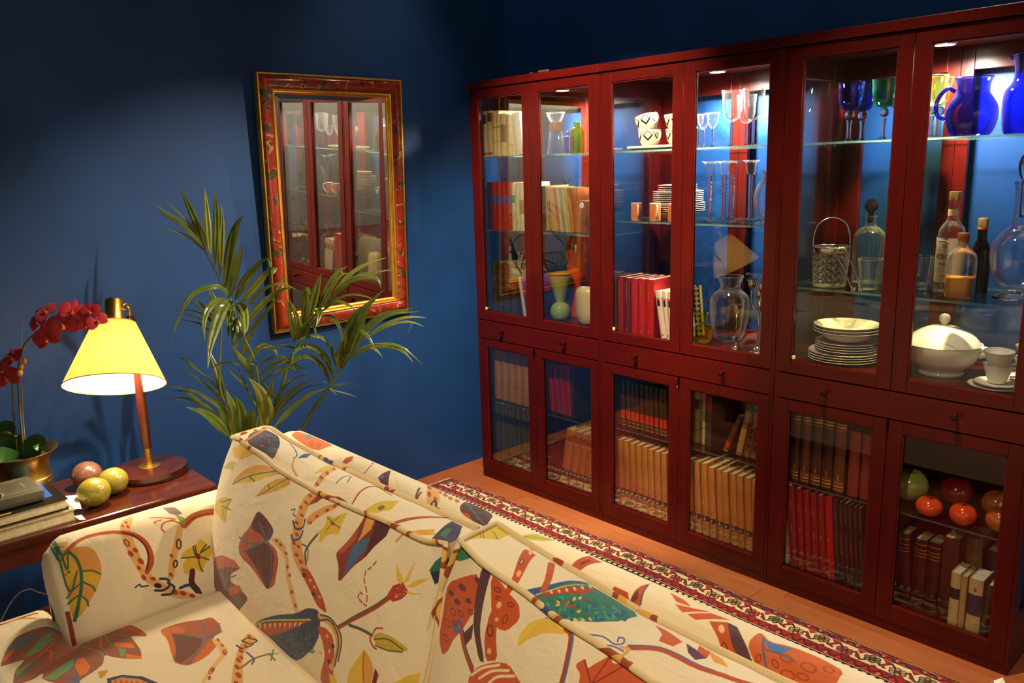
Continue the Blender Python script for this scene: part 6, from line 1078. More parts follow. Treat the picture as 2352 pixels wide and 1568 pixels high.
'cushion_left':[('f','#b0522e',[276,317,314,316,360,307,379,291,359,269,413,263,436,240,438,201,441,180,409,156,374,164,312,179,240,180,225,202,238,235,264,264]),('f','#5d322d',[276,317,314,316,367,305,376,290,356,265,317,272,282,267,268,275]),('f','#5d322d',[269,202,321,247,366,264,406,251,423,213,419,169,405,156,358,180,306,195]),('f','#a84a28',[406,251,431,247,438,201,425,187]),('s','#52667e',0.0047,[222,221,290,232,362,270,372,298]),('s','#52667e',0.0046,[303,294,340,277,359,269,396,243,419,172]),('s','#52667e',0.0048,[359,269,301,229,264,200]),('f','#dba866',[372,278,405,292,444,286,479,263,491,229,523,204,547,176,571,159,547,152,515,183,481,221,466,255,438,267,398,273]),('f','#a8472a',[410,282,405,280,398,280,393,281,393,284,397,286,404,286,409,285]),('f','#a8472a',[435,279,430,277,423,276,417,278,417,281,422,283,429,284,434,282]),('f','#a8472a',[466,268,462,266,456,266,451,268,451,270,455,272,462,273,466,271]),('f','#a8472a',[483,238,479,238,475,240,475,244,478,247,483,247,486,245,486,241]),('f','#a8472a',[500,223,496,223,492,225,491,228,494,231,498,232,502,230,503,226]),('f','#a8472a',[522,189,517,188,513,190,512,194,515,198,520,199,524,196,525,192]),('f','#a8472a',[546,166,542,165,538,167,538,171,540,174,545,174,548,172,549,169]),('f','#d99a55',[444,418,482,423,473,389,481,359,498,324,520,299,556,270,599,253,634,227,660,202,622,202,588,225,536,247,496,269,468,298,451,335,436,372,426,398]),('f','#b04a28',[527,260,569,267,608,245,642,222,661,198,622,202,579,230]),('f','#a8472a',[465,407,461,405,451,405,442,406,439,409,444,410,454,411,463,409]),('f','#a8472a',[465,391,460,389,451,389,443,391,440,393,445,395,455,395,463,393]),('f','#a8472a',[455,376,450,375,441,375,433,376,432,379,436,381,445,381,453,379]),('f','#a8472a',[476,364,471,362,462,362,456,364,454,366,459,368,467,368,474,366]),('f','#a8472a',[470,344,465,342,456,342,449,344,448,346,453,349,462,349,469,347]),('f','#a8472a',[489,321,484,319,477,319,470,321,470,324,475,326,483,326,489,324]),('f','#a8472a',[491,301,486,298,478,298,472,300,472,304,477,306,485,306,490,304]),('f','#a8472a',[511,299,506,297,499,297,494,299,494,302,498,304,505,304,510,302]),('f','#a8472a',[515,280,510,277,502,277,496,279,496,283,501,285,509,285,515,283]),('f','#a8472a',[538,271,533,269,525,268,520,271,520,274,525,277,532,277,538,275]),('f','#5a2c26',[562,246,556,244,549,244,544,248,546,252,552,254,559,254,564,250]),('f','#5a2c26',[610,220,604,217,597,218,593,222,595,226,601,228,607,227,611,224]),('f','#dfa45c',[586,245,581,243,577,244,574,246,575,249,579,250,584,250,586,247]),('f','#dfa45c',[606,236,602,235,597,235,594,238,595,240,599,242,604,241,607,239]),('f','#dfa45c',[630,221,626,220,622,221,619,223,620,226,624,227,628,226,631,224]),('s','#3a4258',0.0049,[439,344,466,333,491,343,487,361]),('s','#3a4258',0.0049,[456,315,474,307,497,320,498,337]),('s','#4e5a82',0.003,[406,362,422,368,427,357,440,356]),('s','#7a5a3e',0.0076,[555,345,542,322,535,299,550,276]),('s','#4e6280',0.0038,[512,310,539,309,553,285]),('f','#d99a55',[511,352,534,382,569,410,566,420,533,406,497,375,493,359]),('f','#a8472a',[520,361,518,359,513,357,507,357,504,359,505,361,511,363,516,363]),('f','#a8472a',[519,375,517,377,519,380,523,382,527,382,529,380,528,377,524,375]),('f','#a8472a',[540,394,538,396,539,399,543,401,547,401,549,399,548,396,544,394]),('f','#a8472a',[554,407,552,409,553,412,556,414,560,414,563,412,562,409,558,407]),('f','#8e4030',[466,387,483,418,509,420,497,403]),('f','#d6b23a',[552,390,580,390,604,407,617,410,619,389,629,365,593,358,574,330,566,348,552,348,569,368]),('f','#9c3c22',[596,378,592,377,585,377,579,379,577,382,581,383,588,383,594,381]),('s','#6a7a3c',0.0028,[581,383,559,385]),('s','#6a7a3c',0.0028,[587,385,595,396]),('s','#6a7a3c',0.0027,[596,380,620,378]),('s','#6a7a3c',0.0028,[585,377,578,360]),('f','#843a2a',[685,420,721,424,773,417,773,398,753,373,736,344,712,323,677,273,666,306,642,329,670,365,684,396]),('f','#4e6688',[688,356,706,374,730,385,731,358,707,322,687,293]),('f','#d6984e',[692,416,718,418,722,398,699,367,701,386]),('f','#53302f',[723,418,770,417,773,398,753,373,738,346,731,387]),('f','#b45030',[642,329,671,363,686,393,691,370,664,335]),('f','#7c4234',[29,87,122,131,213,155,258,151,194,111,191,87,255,99,312,90,263,49,212,13,119,4,9,4,18,42]),('f','#bd5832',[29,87,122,131,213,155,258,151,167,118,43,61]),('f','#c05a32',[151,53,255,104,276,94,171,41]),('f','#45755a',[203,50,264,66,242,34,211,34]),('s','#4c8060',0.0047,[42,57,146,73,190,49,227,30]),('s','#4c8060',0.0034,[146,73,232,122]),('f','#d99c48',[96,315,130,367,176,404,258,419,290,417,252,398,187,362]),('f','#dcb63a',[114,324,157,369,234,407,265,415,220,375]),('f','#d99c48',[238,337,254,374,286,402,322,420,339,407,312,381]),('f','#dcb63a',[254,350,285,389,322,415,312,394]),('s','#527048',0.0033,[106,319,179,375,264,416]),('s','#527048',0.0031,[249,345,299,392,323,419]),('s','#527048',0.0033,[169,367,202,366]),('s','#527048',0.0031,[283,376,264,382]),('f','#d4b23c',[2,228,75,270,137,291,114,257,126,214,62,211,14,203]),('s','#5f7a40',0.0035,[58,246,122,284]),('s','#5f7a40',0.0034,[76,245,139,261]),('s','#5f7a40',0.0035,[70,242,112,223]),('f','#dcae3e',[23,391,74,418,139,417,108,388,60,375]),('f','#b8b05a',[2,333,48,360,82,368,79,345,16,330]),('f','#40425a',[304,8,382,64,469,113,554,155,588,183,624,195,641,186,649,142,633,105,589,56,536,16,475,15,408,23]),('f','#b04e2a',[317,9,400,61,510,112,609,161,533,104,462,50,373,14]),('s','#c4ae3c',0.0047,[319,16,402,67,494,111,608,163]),('f','#e0bc78',[355,38,375,47,346,10]),('f','#e0bc78',[393,56,411,64,392,34]),('f','#e0bc78',[426,71,442,78,428,52]),('f','#e0bc78',[456,85,470,91,458,68]),('f','#e0bc78',[483,97,495,103,485,81]),('f','#e0bc78',[506,108,517,114,508,94]),('f','#e0bc78',[528,119,538,124,529,105]),('f','#e0bc78',[549,129,559,134,549,116]),('f','#e0bc78',[569,139,579,143,568,126]),('f','#37714c',[498,66,495,64,492,65,492,68,494,70,498,71,500,71,500,68]),('f','#37714c',[480,57,475,56,472,57,472,60,476,64,480,65,483,64,483,61]),('f','#565a78',[623,95,623,97,624,99,627,102,629,103,630,101,629,99,626,96]),('f','#2c2c40',[485,30,479,26,473,25,472,27,476,32,482,35,487,36,489,34]),('f','#37714c',[486,60,482,58,478,57,475,57,476,60,480,62,485,63,487,63]),('f','#37714c',[624,94,623,96,625,99,629,102,632,103,633,101,631,98,627,95]),('f','#565a78',[606,118,604,117,601,117,600,118,600,120,603,122,606,121,607,120]),('f','#2c2c40',[567,63,567,65,571,70,576,73,579,74,579,72,575,67,570,64]),('f','#37714c',[615,128,613,129,612,130,614,133,616,134,618,134,618,132,617,130]),('f','#37714c',[588,90,585,87,581,86,577,86,577,88,580,91,585,92,588,92]),('f','#565a78',[540,91,541,93,544,96,548,98,550,98,550,96,546,93,542,91]),('f','#2c2c40',[620,106,617,104,614,104,612,106,613,108,616,110,619,110,621,108]),('f','#37714c',[620,107,620,108,622,111,625,113,627,113,627,111,625,109,622,107]),('f','#37714c',[616,105,612,104,610,105,609,107,611,110,614,111,617,110,617,107]),('f','#565a78',[574,86,571,84,567,83,565,83,564,85,567,87,571,88,573,88]),('f','#2c2c40',[499,20,493,14,483,8,476,5,476,8,484,14,493,19,499,22]),('f','#37714c',[559,73,556,71,552,71,551,74,553,77,557,79,560,79,561,76]),('f','#565a78',[636,134,634,133,632,134,631,135,632,137,635,138,637,137,637,135]),('f','#2c2c40',[473,17,465,12,458,10,458,13,463,19,470,23,476,24,477,21]),('f','#37714c',[510,27,505,25,502,25,502,27,505,31,510,33,513,33,513,31]),('f','#37714c',[562,48,558,44,551,40,547,39,547,42,551,46,557,49,562,50]),('f','#565a78',[436,27,437,30,442,34,448,39,452,41,452,39,448,34,441,30]),('f','#2c2c40',[576,98,572,96,569,96,567,98,568,101,572,103,575,102,577,101]),('f','#37714c',[479,35,475,32,468,28,463,26,462,27,467,31,473,35,478,36]),('f','#37714c',[579,62,581,65,585,69,590,72,593,71,591,69,587,65,582,62]),('f','#565a78',[598,70,597,68,593,65,589,64,588,65,590,67,593,70,597,71]),('f','#2c2c40',[460,-17,460,-14,467,-7,476,0,481,2,481,0,474,-7,465,-14]),('f','#37714c',[504,7,502,8,506,13,512,19,516,22,518,21,516,17,510,11]),('f','#37714c',[612,116,610,114,605,113,602,113,602,115,605,117,609,119,612,118]),('f','#565a78',[542,86,539,85,536,86,536,88,537,90,540,91,543,91,543,89]),('f','#2c2c40',[636,129,634,126,630,124,626,123,625,124,626,126,630,129,634,130]),('f','#37714c',[434,30,435,33,439,37,446,41,450,43,450,41,445,37,439,32]),('f','#37714c',[529,71,525,68,520,65,516,65,515,66,518,70,524,72,528,73]),('f','#565a78',[638,124,636,122,633,121,630,122,630,124,632,125,635,126,638,125]),('f','#2c2c40',[459,50,454,46,446,44,442,44,443,47,449,51,455,53,460,53]),('f','#37714c',[587,113,586,110,582,109,579,108,578,109,579,111,583,113,586,113]),('f','#37714c',[542,81,543,84,548,88,553,90,555,89,554,87,549,83,544,81]),('f','#565a78',[434,6,436,8,444,15,452,20,457,22,456,20,450,15,440,8]),('f','#2c2c40',[502,2,500,2,498,3,503,10,511,16,515,18,515,15,510,8]),('f','#37714c',[498,48,495,45,489,42,485,40,484,41,487,45,493,48,497,49]),('f','#37714c',[528,73,528,75,533,80,538,83,541,83,541,81,536,77,531,73]),('f','#565a78',[615,108,614,106,610,104,607,103,606,104,607,106,611,108,614,109]),('f','#2c2c40',[504,60,500,57,494,56,491,56,492,59,497,63,502,64,505,63]),('f','#565a78',[631,122,631,124,634,126,637,128,639,128,639,127,637,124,634,123]),('f','#2c2c40',[573,62,572,64,575,68,579,72,583,74,584,72,581,68,577,64]),('f','#37714c',[553,97,551,95,547,94,545,94,545,96,548,98,551,99,554,98]),('f','#37714c',[613,84,614,87,618,90,622,93,625,93,624,91,621,87,616,85]),('f','#565a78',[500,29,500,31,504,36,510,40,513,41,513,39,509,35,503,31]),('f','#2c2c40',[574,60,571,60,571,62,573,66,576,69,579,70,580,67,578,63]),('f','#37714c',[582,75,580,73,576,72,575,74,575,76,578,78,582,78,583,77]),('f','#37714c',[633,93,631,91,627,88,623,88,622,89,624,92,628,94,632,95]),('f','#565a78',[634,93,632,94,633,96,635,99,637,100,639,99,638,97,636,94]),('f','#37714c',[638,112,637,111,633,109,630,108,629,109,631,111,634,113,637,113]),('f','#37714c',[444,1,441,0,445,6,454,14,462,19,466,20,463,15,454,7]),('f','#565a78',[600,71,597,69,593,68,591,69,592,71,594,73,598,74,600,73]),('f','#37714c',[612,126,611,128,613,130,616,132,618,133,618,132,617,129,614,127]),('f','#37714c',[602,75,599,75,599,77,601,81,604,84,606,84,607,81,605,77]),('f','#565a78',[615,122,613,123,613,125,615,128,618,129,619,128,619,126,617,123]),('f','#2c2c40',[481,0,481,3,486,8,497,16,502,19,501,16,493,8,486,2]),('f','#37714c',[548,66,546,63,541,60,537,59,536,60,539,63,543,65,547,66]),('f','#565a78',[621,104,619,103,616,101,613,101,612,103,614,105,618,106,620,106]),('f','#2c2c40',[505,21,501,20,502,24,506,30,512,34,515,35,515,32,511,26]),('f','#37714c',[429,0,425,-1,422,0,422,4,430,10,438,14,441,12,437,7]),('f','#565a78',[606,112,604,110,601,110,598,110,599,112,601,114,604,114,606,113]),('f','#2c2c40',[540,29,535,24,528,19,523,18,523,21,528,26,536,30,541,31]),('f','#37714c',[425,-4,427,-1,433,4,443,9,447,10,443,6,436,1,428,-3]),('f','#37714c',[545,69,546,72,550,76,555,80,558,80,558,78,554,74,549,70]),('f','#565a78',[595,121,595,122,597,125,600,127,602,127,602,125,600,123,597,121]),('f','#2c2c40',[473,40,474,43,480,49,487,53,491,55,490,52,485,47,478,42]),('f','#37714c',[528,34,525,31,519,29,517,29,518,32,522,35,526,37,529,37]),('f','#37714c',[620,127,618,125,614,124,610,124,610,126,612,128,616,129,620,129]),('f','#565a78',[548,76,546,76,545,78,547,81,549,83,552,83,552,81,551,78]),('f','#2c2c40',[629,105,628,102,624,100,620,99,618,99,619,102,623,105,628,106]),('f','#b6562e',[635,160,664,168,693,161,708,124,709,44,648,17,678,102,664,132]),('f','#dfa65c',[678,149,674,148,670,150,669,153,671,156,675,157,679,155,680,152]),('f','#dfa65c',[690,118,686,118,684,120,684,125,687,128,691,128,694,126,693,121]),('f','#dfa65c',[664,103,660,100,655,101,653,104,654,107,659,109,663,109,665,106]),('f','#dfa65c',[699,85,695,84,693,87,693,92,697,96,701,96,703,93,702,89]),('f','#4c2a30',[701,134,696,134,693,137,694,142,697,145,701,145,704,142,704,138]),('f','#4c2a30',[692,94,688,94,686,97,686,101,690,105,694,105,696,102,696,98]),('f','#d6a04a',[627,188,662,196,701,187,723,166,724,131,710,86,695,81,709,128,704,158,680,178,637,176]),('s','#3a4674',0.0037,[638,173,670,188,699,177,715,151,712,98]),('s','#3a4674',0.0037,[640,188,675,194,710,179,723,158,722,114]),('s','#a2462a',0.0096,[704,185,743,218,800,263,836,296]),('s','#585a42',0.0035,[706,189,742,222,799,267,833,298]),('f','#ac4030',[828,297,839,320,864,334,883,320,868,302,847,290]),('f','#dcb08a',[852,307,851,307,850,307,849,308,849,309,850,309,851,309,852,308]),('f','#dcb08a',[859,306,858,306,856,306,855,306,855,307,856,308,858,308,859,307]),('f','#dcb08a',[855,318,854,317,853,317,852,318,852,319,853,319,854,319,855,319]),('f','#dcb08a',[852,301,851,301,849,301,848,302,848,303,849,303,851,303,852,302]),('f','#dcb08a',[855,304,854,303,852,303,851,304,851,305,852,306,854,305,855,305]),('f','#dcb08a',[873,312,872,312,871,312,870,313,870,314,871,314,873,314,874,313]),('f','#dcb08a',[864,310,863,309,861,309,860,310,860,311,861,312,863,311,864,311]),('f','#dcb08a',[854,301,853,300,852,300,851,301,851,302,852,303,853,302,854,302]),('f','#dcb08a',[859,302,858,302,856,302,855,303,855,304,857,304,858,304,859,303]),('f','#dcb08a',[854,302,853,301,851,301,850,302,850,303,851,303,853,303,854,302]),('f','#deb546',[833,363,863,340,861,328,846,332]),('f','#deb546',[888,381,878,341,865,330,876,360]),('f','#deb546',[933,357,893,332,871,326,899,348]),('f','#deb546',[926,327,887,317,868,319]),('s','#56583c',0.0062,[736,203,773,208,807,208]),('f','#c4a63c',[810,207,826,222,858,225,891,220,907,214,890,204,857,193,825,191]),('s','#4c6a3c',0.003,[816,203,852,216,893,210]),('s','#4c6a3c',0.003,[822,192,857,195,892,205]),('s','#b04a2c',0.0043,[807,210,805,198,816,188,826,186]),('s','#b04a2c',0.0034,[809,211,815,225,833,232]),('f','#b8702e',[829,199,828,198,826,198,825,199,825,200,826,201,828,201,829,200]),('f','#b8702e',[836,197,835,197,834,197,832,198,832,199,834,199,835,199,836,198]),('f','#b8702e',[842,201,841,200,839,201,838,201,838,202,839,203,841,203,842,202]),('f','#b8702e',[849,199,848,199,846,199,845,200,845,201,846,201,848,201,849,200]),('f','#b8702e',[855,203,853,202,852,203,851,203,851,204,852,205,854,205,855,204]),('f','#b8702e',[861,201,860,201,859,201,858,202,858,203,859,203,860,203,861,202]),('f','#b8702e',[867,205,866,204,864,204,863,205,863,206,865,207,866,207,867,206]),('f','#b8702e',[874,203,873,203,871,203,870,204,870,204,871,205,873,205,874,204]),('f','#b8702e',[879,207,878,206,877,206,876,207,876,208,877,208,878,208,879,208]),('f','#b8702e',[886,205,885,204,883,205,882,205,882,206,883,207,885,207,886,206]),('s','#b4563a',0.0038,[774,348,769,340]),('s','#b4563a',0.0039,[765,334,758,328]),('s','#b4563a',0.0039,[752,323,752,315]),('s','#b4563a',0.0039,[752,308,758,300]),('s','#b4563a',0.0039,[763,294,769,286]),('s','#b4563a',0.0039,[773,279,775,268]),('s','#b4563a',0.0039,[776,259,768,260]),('s','#b4563a',0.0039,[761,261,753,264]),('s','#b4563a',0.0039,[747,266,748,273]),('s','#b4563a',0.0039,[750,279,757,277]),('f','#d89c46',[794,173,818,160,833,140,828,103,760,71,760,108,777,139]),('f','#dcb83a',[794,170,797,132,806,93,763,72,762,109,778,139]),('s','#6a4a20',0.0018,[794,170,801,134,813,97]),('f','#7c2a22',[834,148,846,138,844,111,832,105]),('f','#dcb83a',[886,137,917,165,943,179,943,150,893,129]),('f','#dcb83a',[692,70,714,73,729,50,697,32]),('f','#2e6a4c',[926,369,937,387,955,401,957,374,942,362]),('f','#2a324c',[929,367,952,372,963,404,984,388,967,361,944,346]),('f','#48424e',[48,458,24,517,76,535,128,536,185,494,219,432,164,435,129,431,90,429]),('s','#c47638',0.0126,[73,425,67,473,48,530]),('f','#3f7050',[169,476,167,474,164,474,160,475,158,478,159,480,162,480,167,479]),('f','#a8502c',[116,495,115,493,110,494,104,497,99,501,99,503,104,503,112,499]),('f','#5c5a70',[149,493,148,490,145,490,140,492,138,495,138,497,142,498,146,496]),('f','#3f7050',[122,507,122,504,117,505,110,508,105,512,105,516,110,515,118,511]),('f','#a8502c',[100,481,99,479,94,480,87,483,82,487,83,489,89,488,96,485]),('f','#5c5a70',[131,511,131,508,127,508,122,510,116,515,116,519,121,518,127,515]),('f','#3f7050',[154,499,154,496,150,496,146,498,143,501,143,504,147,504,151,502]),('f','#a8502c',[141,484,140,482,136,482,132,484,130,487,130,489,134,489,139,487]),('f','#5c5a70',[115,509,115,507,110,507,103,510,97,515,97,518,102,518,110,514]),('f','#3f7050',[169,443,167,442,163,442,160,443,159,445,160,447,164,447,167,445]),('f','#a8502c',[143,451,142,449,138,449,135,450,134,453,135,454,138,454,142,453]),('f','#5c5a70',[127,478,126,476,122,475,118,478,115,481,116,483,120,482,125,480]),('f','#3f7050',[79,491,79,489,74,489,68,491,64,494,65,496,70,496,76,494]),('f','#a8502c',[193,468,191,466,187,466,182,468,180,471,182,472,186,472,191,471]),('f','#5c5a70',[182,464,181,463,177,463,173,464,171,466,173,468,177,468,180,467]),('f','#3f7050',[131,522,131,519,127,519,121,522,115,527,114,530,119,530,126,527]),('f','#a8502c',[152,475,151,473,147,473,143,474,141,477,142,479,146,479,150,478]),('f','#5c5a70',[178,449,176,447,173,447,169,449,168,451,169,452,173,453,176,451]),('f','#3f7050',[191,454,189,452,185,452,181,453,179,455,181,457,185,457,189,456]),('f','#a8502c',[140,449,139,447,135,447,132,448,131,451,132,452,135,452,139,451]),('f','#5c5a70',[172,464,170,462,167,461,163,463,161,465,163,467,166,467,170,466]),('f','#3f7050',[174,456,173,455,169,455,165,456,164,458,165,460,169,460,173,459]),('s','#4c5c80',0.0043,[195,535,263,508,293,488,291,473]),('s','#c98a3c',0.0047,[293,480,311,447,340,432]),('f','#4c5c80',[305,479,301,522,311,544,325,505]),('f','#d6a45c',[438,420,436,446,427,503,452,529,460,513,461,466,463,437]),('f','#a8472a',[460,436,455,434,445,434,436,437,433,440,439,442,449,442,457,440]),('f','#a8472a',[457,458,452,456,443,456,433,459,430,464,434,466,444,465,454,462]),('f','#a8472a',[463,479,460,476,451,477,441,481,436,487,439,490,449,489,460,484]),('f','#a8472a',[455,515,455,510,446,511,432,520,422,531,421,538,430,536,445,526]),('f','#d4b63c',[400,462,408,539,437,533,433,481]),('s','#4c6a70',0.0034,[510,467,507,508,515,526,537,487]),('f','#53343a',[529,428,550,433,611,427,585,420]),('s','#a2462a',0.006,[614,432,611,476,626,541,700,522]),('f','#d0b23c',[675,429,696,462,738,515,744,462,700,423]),('f','#7a6a30',[707,445,705,450,708,457,714,462,720,461,722,455,720,447,713,443]),('s','#ac4e2c',0.0094,[775,424,817,463,877,545]),('s','#cf8e38',0.0058,[812,398,840,425,907,453]),('f','#d89a3c',[843,428,896,469,906,449,864,420]),('s','#5a6a98',0.0028,[709,544,706,566,726,558]),('f','#3a3a50',[913,416,907,475,898,537,929,533,954,479,972,420]),('f','#46704a',[919,455,914,492,924,497,937,449])],
